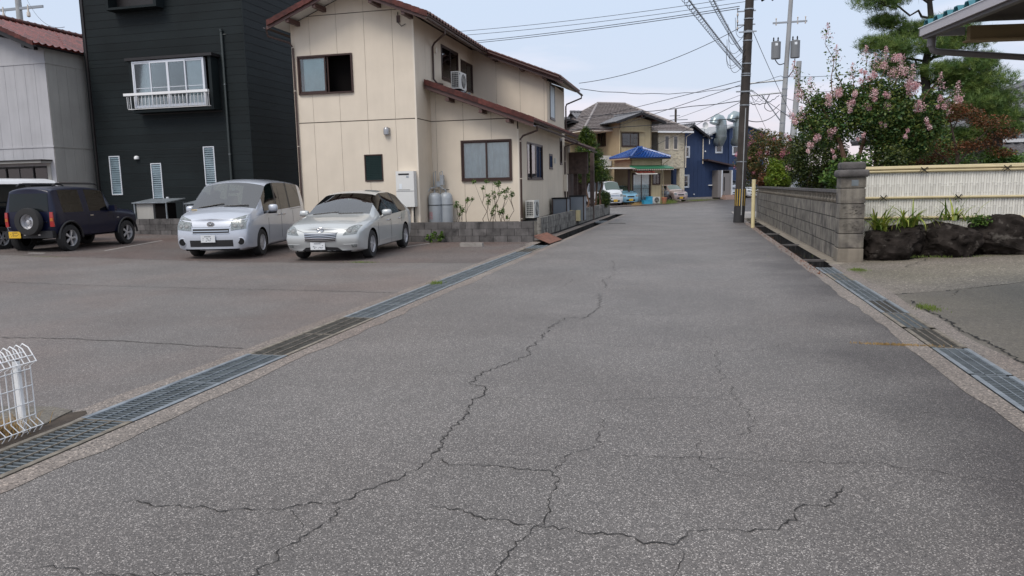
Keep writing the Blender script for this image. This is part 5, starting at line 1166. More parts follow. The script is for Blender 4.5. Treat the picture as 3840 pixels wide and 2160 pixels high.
def cable(a, c, sag, r, label, m='cable', group='overhead cables', n=26, coil=None, name='overhead_cable', wav=0):
    a, c = Vector(a), Vector(c); P = []
    for i in range(n + 1):
        t_ = i / n; q = a.lerp(c, t_); q.z -= 4 * sag * t_ * (1 - t_); 
        if wav: q.z += wav * math.sin(t_ * (c - a).length * 2.2)
        P.append(tuple(q))
    o = MB().tube(P, r, 5).build(name, m, None, smooth=True); tag(o, label, 'cable', group)
    if coil:
        rad, pitch = coil; L = (c - a).length; k = int(L / pitch); Q = []
        for i in range(k * 8 + 1):
            t_ = i / (k * 8); q = a.lerp(c, t_); q.z -= 4 * sag * t_ * (1 - t_); an = 2 * PI * i / 8; d = (c - a).normalized(); s = d.cross(Vector((0, 0, 1))).normalized(); u = s.cross(d)
            Q.append(tuple(q + s * rad * math.cos(an) + u * rad * math.sin(an) - u * rad))
        MB().tube(Q, r * .45, 4).build('spiral_hanger', m, o, smooth=True)
    return o
# overhead cables
cable((1.75, 30.6, 5.86), (-1.36, 3.0, 4.12), .1, .012, 'spiral-hung cable up to the upper edge, left one of two', 'cable_grey', 'spiral-hung cables', coil=(.06, .36))
cable((1.75, 30.6, 6.46), (-.67, 3.0, 3.75), .15, .010, 'spiral-hung cable up to the upper edge, right one of two', 'cable_grey', 'spiral-hung cables', coil=(.045, .36))
cable((1.6, 30.5, 8.1), (-30, 52, 12.0), .5, .014, 'upper of the two straight wires from the dark pole to behind the cream house', 'cable'); cable((1.6, 30.5, 8.02), (-30, 52, 11.88), .5, .014, 'lower of the two straight wires from the dark pole to behind the cream house', 'cable')
cable((1.8, 30.5, 7.4), (-4.72, 31.6, 5.72), .35, .012, 'slack house wire from dark pole to the cream roof corner')
cable((5.2, 50, 7.95), (-4.7, 31.8, 5.5), .55, .014, 'wavy wire from the transformer pole to the cream house eave', wav=.02)
cable((1.7, 30.6, 4.6), (-22, 72, 8.6), .5, .016, 'thicker messenger cable from the dark pole passing above the tiled roofs', 'cable', wav=.02)
cable((1.7, 30.6, 4.6), (5.1, 50, 6.78), .3, .02, 'bundled cable between the dark pole and the transformer pole', wav=.03)
cable((1.7, 30.6, 3.95), (-18, 56, 5.9), .25, .016, 'lowest cable crossing in front of the tiled roofs')
cable((1.75, 30.6, 3.95), (5.1, 50, 5.8), .35, .02, 'lower cable between the dark pole and the transformer pole')
cable((1.7, 30.6, 5.35), (-40, 110, 7.9), .6, .013, 'thin wire falling from the dark pole to the far roofs, upper one'); cable((1.7, 30.6, 5.2), (-34, 112, 4.9), .5, .013, 'thin wire falling from the dark pole to the far roofs, lower one')
cable((1.7, 30.6, 4.55), (-14, 90, 2.2), .3, .012, 'thin wire slanting down behind the ventilation ducts')
cable((5.2, 50, 7.9), (16, 52, 9.2), .5, .014, 'wire from the transformer pole into the flowering tree'); cable((5.2, 50, 6.7), (11, 58, 6.3), .2, .015, 'cable from the transformer pole to the right, low'); cable((5.2, 50, 5.7), (11, 56, 5.2), .2, .015, 'lowest cable from the transformer pole to the right')
for i, (dz, y) in enumerate(((0, 0), (-.25, .3), (-.5, -.3), (.1, .8))): cable((5.7 + .3 * i, 50 + y, 13.0 + dz * .3), (40, 48 + 2 * y, 13.6 + dz * 2.2), .9, .018, ['topmost high voltage wire to the right', 'second high voltage wire to the right', 'lowest high voltage wire to the right', 'farther high voltage wire to the right'][i])
for i, dz in enumerate((0, -.3)): cable((4.3, 50, 12.95 + dz), (-32, 58, 14.0 + dz), .6, .016, ['upper high voltage wire left of the transformer pole', 'lower high voltage wire left of the transformer pole'][i])
cable((2.1, 30.6, 7.2), (8.5, 62, 4.4), .3, .012, 'thin wire slanting down right behind the dark pole, upper'); cable((2.1, 30.6, 5.0), (12, 60, 2.9), .2, .012, 'thin wire slanting down right behind the dark pole, lower')
cable((3.1, 50, 7.0), (-12, 84, 5.6), .2, .013, 'thin wire from the side arm to the far roofs'); cable((3.1, 50, 7.6), (9, 78, 2.4), .3, .013, 'thin wire from the side arm down behind the pink bush')
cable((8, 60, 7.6), (40, 60, 6.5), .5, .02, 'wire at the right edge above the grey tiled roof', 'cable_grey'); cable((8, 62, 8.2), (40, 62, 8.1), .3, .015, 'faint thin wire at the right edge above the grey tiled roof', 'cable_grey')
cable((-22, 23, 7.5), (-41, 40, 14), .6, .010, 'thin wire from the dark house to the distant pole at left', 'cable_grey'); cable((-24.8, 22.4, 7.9), (-42.6, 40, 13.2), .5, .010, 'service wire from the grey house roof to the pole at left', 'cable_grey')
cable((-20, 95, 8.6), (1, 93, 8.7), .3, .02, 'faint wire by the tiny distant pole', 'cable_grey')

# ================================================================== FAR HOUSES (rotated 35.5 degrees)
AN = R(35.5)
def loc2(P0, u, v=0): return (P0[0] + u * math.cos(AN) - v * math.sin(AN), P0[1] + u * math.sin(AN) + v * math.cos(AN))   # v = into the house
class HF:   # house in its own frame: x along the front, y into the house
    def __init__(s, name, label, P0): s.t = thing(name, label, 'house', (P0[0], P0[1], -.2), AN); s.P0 = P0
def gable_roof(t, x0, x1, y0, y1, ze, zr, m, along='y', w=.30, l=.30, rx=None, over=0, parts=0, deck='dark_trim', cap=True, verge_m=None):
    """ridge along local y or x"""
    if along == 'y':
        rx = (x0 + x1) / 2 if rx is None else rx
        for s, xe in ((-1, x0), (1, x1)):
            L = math.hypot(xe - rx, zr - ze); d = Vector(((xe - rx) / L, 0, (ze - zr) / L)); nd = max(1, round(L / l)); ll = L / nd; nu = max(1, round((y1 - y0) / w))
            roof_slope(t, (rx, y0, zr), (0, 1, 0), d, nu, nd, (y1 - y0) / nu, ll, m, parts_rows=parts, rake_parts=False, amp=.05, deck=deck, maxparts=0)
            if verge_m:
                b = MB(); P, Q = Vector((rx, y0 - .03, zr + .05)), Vector((xe, y0 - .03, ze + .05))
                b.v = [tuple(P), tuple(Q), (Q.x, Q.y, Q.z - .22), (P.x, P.y, P.z - .22), (P.x, P.y + .06, P.z), (Q.x, Q.y + .06, Q.z), (Q.x, Q.y + .06, Q.z - .22), (P.x, P.y + .06, P.z - .22)]
                b.f = [(0, 1, 2, 3), (7, 6, 5, 4), (0, 4, 5, 1), (1, 5, 6, 2), (2, 6, 7, 3), (3, 7, 4, 0)]; b.mi = [0] * 6; b.build('verge_board', verge_m, t)
        if cap: ridge_caps(t, (rx, y0 - .05, zr + .08), (rx, y1, zr + .08), m, .12, .4); 
    else:
        ry = (y0 + y1) / 2 if rx is None else rx
        for s, ye in ((-1, y0), (1, y1)):
            L = math.hypot(ye - ry, zr - ze); d = Vector((0, (ye - ry) / L, (ze - zr) / L)); nd = max(1, round(L / l)); nu = max(1, round((x1 - x0) / w))
            roof_slope(t, (x0, ry, zr), (1, 0, 0), d, nu, nd, (x1 - x0) / nu, L / nd, m, parts_rows=parts, rake_parts=False, amp=.05, deck=deck, maxparts=0)
        if cap: ridge_caps(t, (x0 - .05, ry, zr + .08), (x1 + .05, ry, zr + .08), m, .12, .4)
def hip_roof(t, x0, x1, y0, y1, ze, zr, m, w=.3, l=.3, inset=None, name='roof', deck='dark_trim', wv=.055, step=.035):
    """hipped roof from stepped tile courses; ridge along the longer side"""
    cx, cy = (x0 + x1) / 2, (y0 + y1) / 2; W, Dp = x1 - x0, y1 - y0; ins = min(W, Dp) / 2 if inset is None else inset
    if W >= Dp: r0, r1 = (x0 + ins, cy), (x1 - ins, cy)
    else: r0, r1 = (cx, y0 + ins), (cx, y1 - ins)
    cor = [(x0, y0), (x1, y0), (x1, y1), (x0, y1)]; a, c = (*r0, zr), (*r1, zr); Z = [(*q, ze) for q in cor]
    if W >= Dp: sl = [(Z[0], Z[1], c, a), (Z[1], Z[2], c, c), (Z[2], Z[3], a, c), (Z[3], Z[0], a, a)]
    else: sl = [(Z[0], Z[1], a, a), (Z[1], Z[2], c, a), (Z[2], Z[3], c, c), (Z[3], Z[0], a, c)]
    b = MB(); rf = None
    db = MB(); db.v = [tuple(q) for q in Z] + [a, c] + [(q[0], q[1], q[2] - .08) for q in Z]
    db.f = [(6, 7, 8, 9) if 0 else (9, 8, 7, 6), (0, 1, 7, 6), (1, 2, 8, 7), (2, 3, 9, 8), (3, 0, 6, 9)]; db.mi = [0] * 5; rf = db.build(name, deck, t)
    for (p, q, q2, p2) in sl:
        p, q, q2, p2 = map(Vector, (p, q, q2, p2)); mid = (p + q) / 2; e = (q - p); L = e.length; e.normalize(); upv = ((p2 + q2) / 2 - p); upv -= e * upv.dot(e); H_ = upv.length; upv.normalize(); nrm = e.cross(upv)
        if nrm.z < 0: nrm = -nrm
        n = max(1, round(H_ / l))
        for r_ in range(n):
            f0, f1 = r_ / n, (r_ + 1) / n; A0, B0 = p.lerp(p2, f0), q.lerp(q2, f0); A1, B1 = p.lerp(p2, f1), q.lerp(q2, f1)
            k = max(1, int(round((B0 - A0).length / w * 3)))
            for i in range(k):
                s0, s1 = i / k, (i + 1) / k; h0 = wv * (1 if i % 3 == 0 else .0) + .03; h1 = wv * (1 if (i + 1) % 3 == 0 else .0) + .03
                q0, q1, q2_, q3 = A0.lerp(B0, s0) + nrm * (h0 + step), A0.lerp(B0, s1) + nrm * (h1 + step), A1.lerp(B1, s1) + nrm * h1, A1.lerp(B1, s0) + nrm * h0
                kk = len(b.v); b.v += [tuple(x) for x in (q0, q1, q2_, q3)] + [tuple(A0.lerp(B0, s0)), tuple(A0.lerp(B0, s1))]; b.f += [(kk, kk + 1, kk + 2, kk + 3), (kk + 4, kk + 5, kk + 1, kk)]; b.mi += [0, 0]
    stuff(b.build('roof_tiles', m, rf, fix=False))
    for P, Q in ((Z[0], a), (Z[1], c if W >= Dp else a), (Z[2], c), (Z[3], a if W >= Dp else c)): MB().tube([(P[0], P[1], P[2] + .08), (Q[0], Q[1], Q[2] + .08)], .11, 8).build('hip_ridge', m, rf, smooth=True)
    MB().tube([(a[0], a[1], a[2] + .1), (c[0] + .001, c[1], c[2] + .1)], .13, 8).build('main_ridge', m, rf, smooth=True)
    return rf
def fwin(t, u0, u1, z0, z1, fm='brown_frame', n=2, inner='curtain', O=(0, 0, 0), ang=0, label=None, fw=.06, split=None):
    inn = [(0, 1, inner)] if inner and inner != 'half' else ([(0, .5, 'curtain'), (.5, 1, 'blind_grey')] if inner == 'half' else None)
    return window(t, O, ang, u0, u1, z0, z1, fm, n, fw, .05, gm='glass_dark' if inner != 'curtain' else 'glass', inner=inn, label=label)

# --- ochre house with grey tiles
P0 = (-6.09, 63.71); t = thing('ochre_house', 'ochre yellow two-storey house with glazed grey tile gables behind the conifer', 'house', (P0[0], P0[1], -.2), AN); z = .2
tp = lambda u: 7.35 - .30 * abs(u - 1.65)
hw = [(.15, 1.85, 4.78, 5.95)]
wall(t, (0, 0, 0), 0, 0, 3.1, 0, 7.4, hw, 'ochre_wall', tp); wall(t, (0, 0, 0), -PI / 2, -9.4, 0, 0, 6.95, [(-4.14, -2.4, 4.95, 6.3)], 'ochre_shaded')
wall(t, (3.1, 0, 0), PI / 2, 0, 9.4, 0, 6.9, [], 'ochre_shaded'); wall(t, (0, 9.4, 0), 0, 0, 3.1, 0, 6.9, [], 'ochre_shaded')
w_ = fwin(t, .15, 1.85, 4.78, 5.95, inner='half', label='upper window with one pale curtain'); MB().box(.0, 2.35, -.25, .0, 6.02, 6.08).build('window_hood', 'ochre_wall', t)
fwin(t, -4.14, -2.4, 4.95, 6.3, ang=-PI / 2, inner='curtain'); MB().frame((0, 0, 0), -PI / 2).box(-4.4, -2.2, 0, .3, 6.34, 6.42).build('window_hood', 'ochre_wall', t)
for k in range(9): MB().box(.0 + .345 * k, .008 + .345 * k, -.006, .0, .2, 6.9 - .3 * abs(.345 * k - 1.65) * 0).build('panel_joint', 'ochre_shaded', t)
gable_roof(t, -.75, 4.0, -.85, 5.2, 6.78, 7.55, 'tile_grey', rx=1.65, verge_m='dark_trim', w=.3, l=.3)
gable_roof(t, -.9, 4.6, 5.0, 9.9, 6.9, 8.3, 'tile_grey', along='x', w=.3)
wall(t, (-1.0, 5.4, 0), 0, -4.0, 1.0, 0, 6.7, [], 'ochre_wall', lambda u: 7.3 - .25 * abs(u + 1.5)); gable_roof(t, -5.6, .6, 4.6, 9.5, 6.55, 7.45, 'tile_grey', rx=-2.5, verge_m='dark_trim')
wall(t, (-5.0, 0, 0), -PI / 2, -9.4, -5.4, 0, 6.6, [], 'ochre_shaded')
for x in (.1, 3.1): MB().box(x - .07, x + .07, -.8, 0, 6.85 - .0, 6.98).build('purlin_end', 'brown_trim', t)
MB().box(1.58, 1.72, -.8, 0, 7.2, 7.34).build('purlin_end', 'brown_trim', t)
gutter(t, (-.8, -.8, 6.72), (-.8, 5.2, 6.72), 'dark_trim'); gutter(t, (4.05, -.8, 6.72), (4.05, 5.2, 6.72), 'dark_trim')
downpipe(t, [(.35, -.3, 6.5), (.1, -.1, 6.35), (-.05, -.08, 6.2), (-.05, -.08, 3.6)], 'ochre_wall', .05)
MB().box(-1.15, -.15, 1.2, 1.8, 3.2, 4.1).build('balcony_unit', 'ac_white', t)
# --- little blue-tiled shop front built against it
P1 = (-4.82, 59.3); t = thing('blue_roofed_annex', 'single-storey ochre annex with bright blue tile roof and green awning', 'annex', (P1[0], P1[1], -.2), AN)
ha = [(.12, 1.80, .15, 2.5), (1.97, 2.70, 1.55, 2.45)]
w_ = wall(t, (0, 0, 0), 0, 0, 2.88, 0, 3.7, ha, 'ochre_wall'); wall(t, (0, 0, 0), -PI / 2, -2.6, 0, 0, 3.7, [], 'ochre_shaded'); wall(t, (2.88, 0, 0), PI / 2, 0, 2.6, 0, 3.7, [], 'ochre_shaded')
hip_roof(t, -.38, 3.3, -.55, 2.7, 3.66, 4.42, 'tile_blue', w=.28, l=.27, wv=.05, step=.06); MB().box(-.42, 3.36, -.52, -.46, 3.56, 3.66).build('fascia', 'ochre_wall', t); MB().box(-.42, -.36, -.52, 2.6, 3.56, 3.66).build('fascia', 'ochre_shaded', t)
b = MB(); b.add([(-.15, -.02, 3.10), (3.3, -.02, 3.10), (3.5, -.75, 2.86), (-.3, -.75, 2.86), (-.15, -.02, 3.05), (3.3, -.02, 3.05), (3.5, -.75, 2.80), (-.3, -.75, 2.80)], [(0, 1, 2, 3), (7, 6, 5, 4), (0, 4, 5, 1), (1, 5, 6, 2), (2, 6, 7, 3), (3, 7, 4, 0)]); aw = b.build('green_awning', 'green_roof', t)
for k in range(20): MB().box(-.22 + k * .19, -.15 + k * .19, -.74, -.66, 2.70, 2.79).build('rafter_end', 'cream_trim', aw)
b = MB(); 
for k in range(24):
    x0_, x1_ = .05 + k * .075, .05 + (k + 1) * .075; h0, h1 = .03 * math.sin(k * 1.25), .03 * math.sin((k + 1) * 1.25); b.quad((x0_, -.02, 2.74 + h0), (x1_, -.02, 2.74 + h1), (x1_, -.95, 2.52 + h1), (x0_, -.95, 2.52 + h0))
b.build('corrugated_canopy', 'red_corr', t, fix=False); MB().add([(0, -.98, 2.42), (1.85, -.98, 2.42), (1.85, -.55, 2.56), (0, -.55, 2.56), (0, -.98, 2.38), (1.85, -.98, 2.38), (1.85, -.55, 2.52), (0, -.55, 2.52)], [(0, 1, 2, 3), (7, 6, 5, 4), (0, 4, 5, 1), (1, 5, 6, 2), (2, 6, 7, 3), (3, 7, 4, 0)]).build('canopy_edge', 'awning_white', t)
window(t, (0, 0, 0), 0, .12, 1.80, .15, 2.5, 'brown_frame', 2, .07, .04, inner=[(.02, .98, 'drape')], midbar=.48, label='glazed sliding doors with white curtains'); fwin(t, 1.97, 2.70, 1.55, 2.45, inner='half')
downpipe(t, [(3.2, -.5, 3.5), (2.95, -.1, 3.2), (2.95, -.05, .1)], 'ochre_wall', .035, name='downpipe'); downpipe(t, [(1.87, -.05, 2.7), (1.87, -.06, .1)], 'ochre_wall', .03)
# --- stone-clad cream house
P2 = (-3.16, 67.93); t = thing('stone_clad_house', 'cream stone-clad house with brown-grey striped hip roof and twin narrow windows', 'house', (P2[0], P2[1], -.2), AN)
hb = [(.68, 1.22, 4.58, 5.87), (1.60, 2.13, 4.58, 5.87)]
w_ = wall(t, (0, 0, 0), 0, 0, 2.86, 3.0, 6.2, hb, 'stonecream'); wall(t, (0, 0, 0), -PI / 2, -2.2, 0, 3.0, 6.2, [], 'pole_light'); wall(t, (2.86, 0, 0), PI / 2, 0, 8, 3.0, 6.2, [], 'stonecream'); wall(t, (-6.5, 2.2, 0), 0, 0, 6.5, 0, 6.2, [], 'ochre_shaded')
rr = random.Random(12)
for k in range(90):     # split-face cladding stones
    x, zz = rr.uniform(.02, 2.6), rr.uniform(3.05, 6.0); ww = rr.uniform(.12, .3)
    if any(h[0] - ww - .08 < x < h[1] + .08 and h[2] - .12 < zz < h[3] + .1 for h in hb): continue
    MB().box(x, x + ww, -.025 - rr.uniform(0, .02), 0, zz, zz + .07).build('cladding_stone', 'stonecream', w_)
for h in hb: window(t, (0, 0, 0), 0, *h, 'cream_trim', 1, .06, .05, gm='glass_dark', inner=[(0, 1, 'blind')])
MB().box(2.35, 2.86, 0, .5, 0, 3.0).build('porch_pier', 'stonecream', t); MB().box(.9, 2.35, 1.4, 1.6, 0, 3.0).build('porch_wall', 'pillar_brown', t); MB().box(0, .5, 0, .5, 0, 3.0).build('porch_pier', 'stonecream', t); MB().box(0, 2.86, 0, 3, 2.95, 3.05).build('porch_ceiling', 'stonecream', t)
hip_roof(t, -7.6, 3.35, -.5, 9.5, 6.22, 8.95, 'tile_brown', w=.34, l=.30, inset=4.0, deck='cream_trim', wv=.015, step=.09); MB().box(-.35, 3.4, -.58, -.5, 6.06, 6.22).build('gutter', 'white_paint', t)
downpipe(t, [(3.3, -.5, 6.08), (2.95, -.1, 5.75), (2.93, -.05, 3.0)], 'cream_trim', .04)
# --- navy house
P3 = (-.83, 72.0); t = thing('navy_house', 'navy blue metal-clad building with white windows and two big ventilation ducts', 'house', (P3[0], P3[1], -.2), AN)
hn = [(-.03, .50, 3.96, 5.03), (-.67, .47, 1.18, 2.40), (3.39, 4.22, 4.37, 5.28)]; hn2 = [(10.72, 11.68, 4.48, 5.47)]; tn2 = lambda u: 7.75 - .27 * abs(u - 11.6)
tn = lambda u: (6.78 - .42 * abs(u - .55)) if u < 1.92 else (5.9 + .27 * (u - 1.92) if u < 6.3 else 7.1 - .28 * (u - 6.3))
w_ = wall(t, (0, 0, 0), 0, -1.4, 5.0, .25, 7.6, hn, 'navy_wall', tn); wall(t, (5.0, 0, 0), PI / 2, 0, 6.8, .25, 6.75, [], 'navy_wall'); wall(t, (-1.4, 0, 0), -PI / 2, -9, 0, 0, 5.9, [], 'navy_wall'); MB().box(-1.4, 5.0, -.04, .05, -.1, .27).build('footing', 'curb', t)
w2_ = wall(t, (0, 6.8, 0), 0, 5.0, 15, .25, 8, hn2, 'navy_wall', tn2); wall(t, (15, 6.8, 0), PI / 2, 0, 7, .25, 6.7, [], 'navy_wall'); MB().box(5.0, 15, 6.76, 6.85, -.1, .27).build('footing', 'curb', t)
for h in hn2: window(t, (0, 6.8, 0), 0, *h, 'white_alu', 1, .09, .05, gm='glass_dark', inner=[(0, 1, 'blind_grey')])
for k in range(14): MB().box(-1.3 + k * .455, -1.285 + k * .455, -.012, .0, .27, 5.6).build('wall_rib', 'navy_wall', w_)
for k in range(20): MB().box(5.3 + k * .455, 5.315 + k * .455, 6.788, 6.8, .27, 5.8).build('wall_rib', 'navy_wall', w2_)
for h in hn: window(t, (0, 0, 0), 0, *h, 'white_alu', 2 if h[1] - h[0] > 1 else 1, .09, .05, gm='glass_dark', inner=[(0, 1, 'blind_grey')], midbar=.5 if h[0] < 1 else None)
gable_roof(t, -1.75, 2.45, -.6, 7, 5.75, 6.95, 'tile_grey', rx=.55, verge_m='dark_trim')
def slab(b, x0, z0, x1, z1, y0, y1): b.add([(x0, y0, z0), (x1, y0, z1), (x1, y1, z1), (x0, y1, z0), (x0, y0, z0 - .08), (x1, y0, z1 - .08), (x1, y1, z1 - .08), (x0, y1, z0 - .08)], [(0, 1, 2, 3), (7, 6, 5, 4), (0, 4, 5, 1), (1, 5, 6, 2), (2, 6, 7, 3), (3, 7, 4, 0)]); return b
slab(MB(), 1.95, 5.98, 5.15, 6.86, -.35, 7).build('metal_roof', 'pole_light', t)
slab(MB(), 4.9, 6.02, 11.6, 7.83, 6.5, 14).build('metal_roof', 'pole_light', t); slab(MB(), 11.6, 7.83, 15.4, 6.8, 6.5, 14).build('metal_roof', 'pole_light', t)
downpipe(t, [(1.95, -.08, 5.7), (1.95, -.08, 3.4)], 'cream_trim', .05)
b = MB(); b.add([(1.9, 0, 3.82), (5.1, 0, 3.18), (5.2, -1.1, 3.16), (1.8, -1.1, 3.80), (1.9, 0, 3.70), (5.1, 0, 3.06), (5.2, -1.1, 3.02), (1.8, -1.1, 3.66)], [(0, 1, 2, 3), (7, 6, 5, 4), (0, 4, 5, 1), (1, 5, 6, 2), (2, 6, 7, 3), (3, 7, 4, 0)]); b.build('porch_roof', 'navy_trim', t)
b = MB(); b.box(3.1, 4.75, -.9, 0, .2, 2.75); b.build('entrance_box', 'door_grey', t); dr = MB().box(3.62, 4.35, -.96, -.9, .45, 2.45).build('door', 'door_grey', t); MB().box(3.72, 3.80, -.99, -.96, .8, 2.1).build('handle', 'black', dr); MB().box(3.62, 4.35, -.95, -.9, 2.45, 2.72).build('transom', 'unlit_black', t)
for x in (3.45, 4.6): MB().box(x, x + .1, -1.0, -.9, .2, 2.75).build('porch_post', 'white_alu', t)
MB().box(3.4, 4.85, -1.7, -.9, .0, .22).build('step', 'step_tile', t); MB().box(3.5, 4.85, -1.4, -.9, .22, .42).build('step', 'step_tile', t); MB().box(2.65, 3.0, -.2, 0, 1.32, 1.42).build('mail_slot', 'white_paint', t)
MB().tube([(1.0, -.1, .55), (1.0, 0, .55)], .06, 10).build('vent_cap', 'white_paint', t); MB().tube([(2.2, -.05, 4.55), (2.2, -.12, 4.55)], .07, 10).build('vent_cap', 'white_paint', t)
for i, (u, zt) in enumerate(((3.45, 7.45), (5.42, 7.75))):
    dct = thing('ventilation_duct', ['galvanised gooseneck duct, left one of the pair on the navy building', 'galvanised gooseneck duct, right and taller one by the dark pole'][i], 'ventilation duct', (*loc2(P3, u, -.55), -.2), AN, 'ventilation ducts on the navy building')
    MB().tube([(.12, .45, 5.5), (.15, .2, 5.42), (.18, 0, 5.75), (.18, 0, zt - .55)], .50, 20).build('riser', 'duct', dct, smooth=50)
    MB().tube([(.18, 0, zt - .55), (.14, 0, zt - .22), (-.02, 0, zt + .0), (-.3, 0, zt + .08), (-.55, 0, zt - .08), (-.66, 0, zt - .38)], [.50, .50, .49, .47, .45, .44], 18).build('hood', 'duct', dct, smooth=25)
    for z_ in (5.9, 6.75, zt - .55): MB().lathe([(.505, -.03), (.53, -.03), (.53, .03), (.505, .03)], O=(.18, 0, z_), n=20).build('flange', 'steel', dct)
MB().lathe([(.001, .04), (.25, .0), (.33, -.08)], O=(*loc2(P3, 2.55, -.4), 6.55), axis='y', n=18)
sd = thing('satellite_dish', 'small white satellite dish on the roof left of the ducts', 'satellite dish', (*loc2(P3, 2.3, .1), 6.3), AN); MB().lathe([(.001, .1), (.2, .06), (.33, -.02)], O=(0, 0, .45), axis='y', n=18).build('dish', 'white_paint', sd, smooth=True); MB().tube([(0, .1, -.2), (0, .1, .45)], .025, 6).build('mast', 'steel', sd)
ant = thing('mast_fittings', 'small mast with cable fittings between the navy roofs', 'mast', (*loc2(P3, 2.35, -.5), 5.2), AN); MB().tube([(0, 0, -.2), (0, 0, 1.0)], .03, 6).build('mast', 'white_paint', ant); MB().box(-.15, .35, -.05, .05, .3, .4).build('arm', 'steel', ant); MB().box(-.05, .3, -.05, .05, .6, .68).build('arm', 'steel', ant)
# carport in front of the ochre house
t = thing('carport', 'dark-framed carport with white canvas edge over the small white van', 'carport', (-9.0, 57.3, -.2), R(30))
for x, y in ((0, 0), (4.3, -.6), (0, 4.5), (4.3, 4.5)): MB().box(x, x + .14, y, y + .14, -.1, 2.85).build('post', 'brown_frame', t)
MB().add([(-.4, -1.2, 2.95), (4.7, -1.2, 2.85), (4.7, 4.8, 3.15), (-.4, 4.8, 3.2), (-.4, -1.2, 2.88), (4.7, -1.2, 2.78), (4.7, 4.8, 3.05), (-.4, 4.8, 3.1)], [(0, 1, 2, 3), (7, 6, 5, 4), (0, 4, 5, 1), (1, 5, 6, 2), (2, 6, 7, 3), (3, 7, 4, 0)]).build('roof_sheet', 'red_corr', t)
MB().add([(-.5, -1.35, 3.02), (4.2, -1.35, 2.92), (4.6, -1.2, 2.84), (-.4, -1.2, 3.1), (-.5, -1.35, 2.84), (4.4, -1.35, 2.84), (4.6, -1.2, 2.80), (-.4, -1.2, 2.86)], [(0, 1, 2, 3), (7, 6, 5, 4), (0, 4, 5, 1), (1, 5, 6, 2), (2, 6, 7, 3), (3, 7, 4, 0)]).build('white_edge', 'awning_white', t)
MB().box(-.3, 4.5, 4.2, 4.35, 0, 2.9).build('back_wall', 'wood_post', t)
# small yard things
t = aircon('air conditioner unit on the ground beside the ochre annex', (-2.98, 60.3, -.18), AN, s=.95)
for i, (x, y, lab) in enumerate(((-3.75, 59.15, 'blue plastic crate in front of the annex'), (-3.45, 59.4, 'taller blue plastic tub beside the blue crate'))):
    t = thing('plastic_crate', lab, 'crate', (x, y, -.13), .6, 'blue plastic containers by the annex'); h = .28 if i == 0 else .55
    w = .55 if i == 0 else .38
    MB().box(0, w, 0, .4, 0, h).build('body', 'crate_blue', t); MB().box(-.02, w + .02, -.02, .42, h, h + .04).build('rim', 'crate_blue', t)
t = thing('flower_pot', 'terracotta flower pot at the roadside by the dark minivan', 'flower pot', (-2.25, 59.9, -.14), 0); MB().lathe([(.001, 0), (.15, 0), (.2, .42), (.23, .42), (.23, .5), (.19, .5), (.18, .45), (.001, .44)], n=16).build('pot', 'terracotta', t, smooth=40)

# house at far right behind the garden
t = thing('tiled_house', 'dark house with grey tile roof at the right edge behind the maple', 'house', (7.2, 30, -.1), 0)
wall(t, (0, 0, 0), 0, 1.9, 9, 0, 3.75, [(3.30, 3.64, 2.85, 3.62), (3.80, 4.14, 2.85, 3.62)], 'beam_dark'); wall(t, (1.9, 0, 0), -PI / 2, -8, 0, 0, 3.75, [], 'door_grey')
for h in ((3.30, 3.64, 2.85, 3.62), (3.80, 4.14, 2.85, 3.62)): window(t, (0, 0, 0), 0, *h, 'door_grey', 1, .05, .05, inner=[(0, 1, 'curtain')])
hip_roof(t, 1.2, 10, -.9, 8.5, 3.72, 5.2, 'tile_grey', inset=3.6)
hip_roof(t, -.9, 3.0, -2.9, 3.5, 3.05, 3.9, 'tile_grey', inset=1.8); wall(t, (-.4, -2.3, 0), 0, 0, 3, 0, 3.0, [], 'beam_dark')
roof_slope(t, (2.6, -.2, 2.72), (1, 0, 0), (0, -.93, -.36), 22, 5, .27, .28, 'tile_grey', maxparts=0, rake_parts=False); MB().box(2.3, 8.6, -.35, -.1, 2.78, 2.9).build('ridge', 'white_paint', t); wall(t, (2.0, -1.4, 0), 0, 0, 7, 0, 2.25, [], 'gray_wall_side')
# houses and greenery far behind the crossing road, to close the view
t = thing('distant_shed', 'pale blue-grey shed behind the dark pole at the end of the street', 'shed', (9.5, 86, -.2), .3); MB().box(0, 6, 0, 4, 0, 2.9).build('body', 'gas_grey', t); MB().box(-.2, 6.2, -.3, 4.2, 2.9, 3.1).build('roof', 'tile_grey', t)
for k in range(12): MB().box(.1 + k * .5, .13 + k * .5, -.02, 0, .1, 2.8).build('wall_rib', 'gas_grey', t)
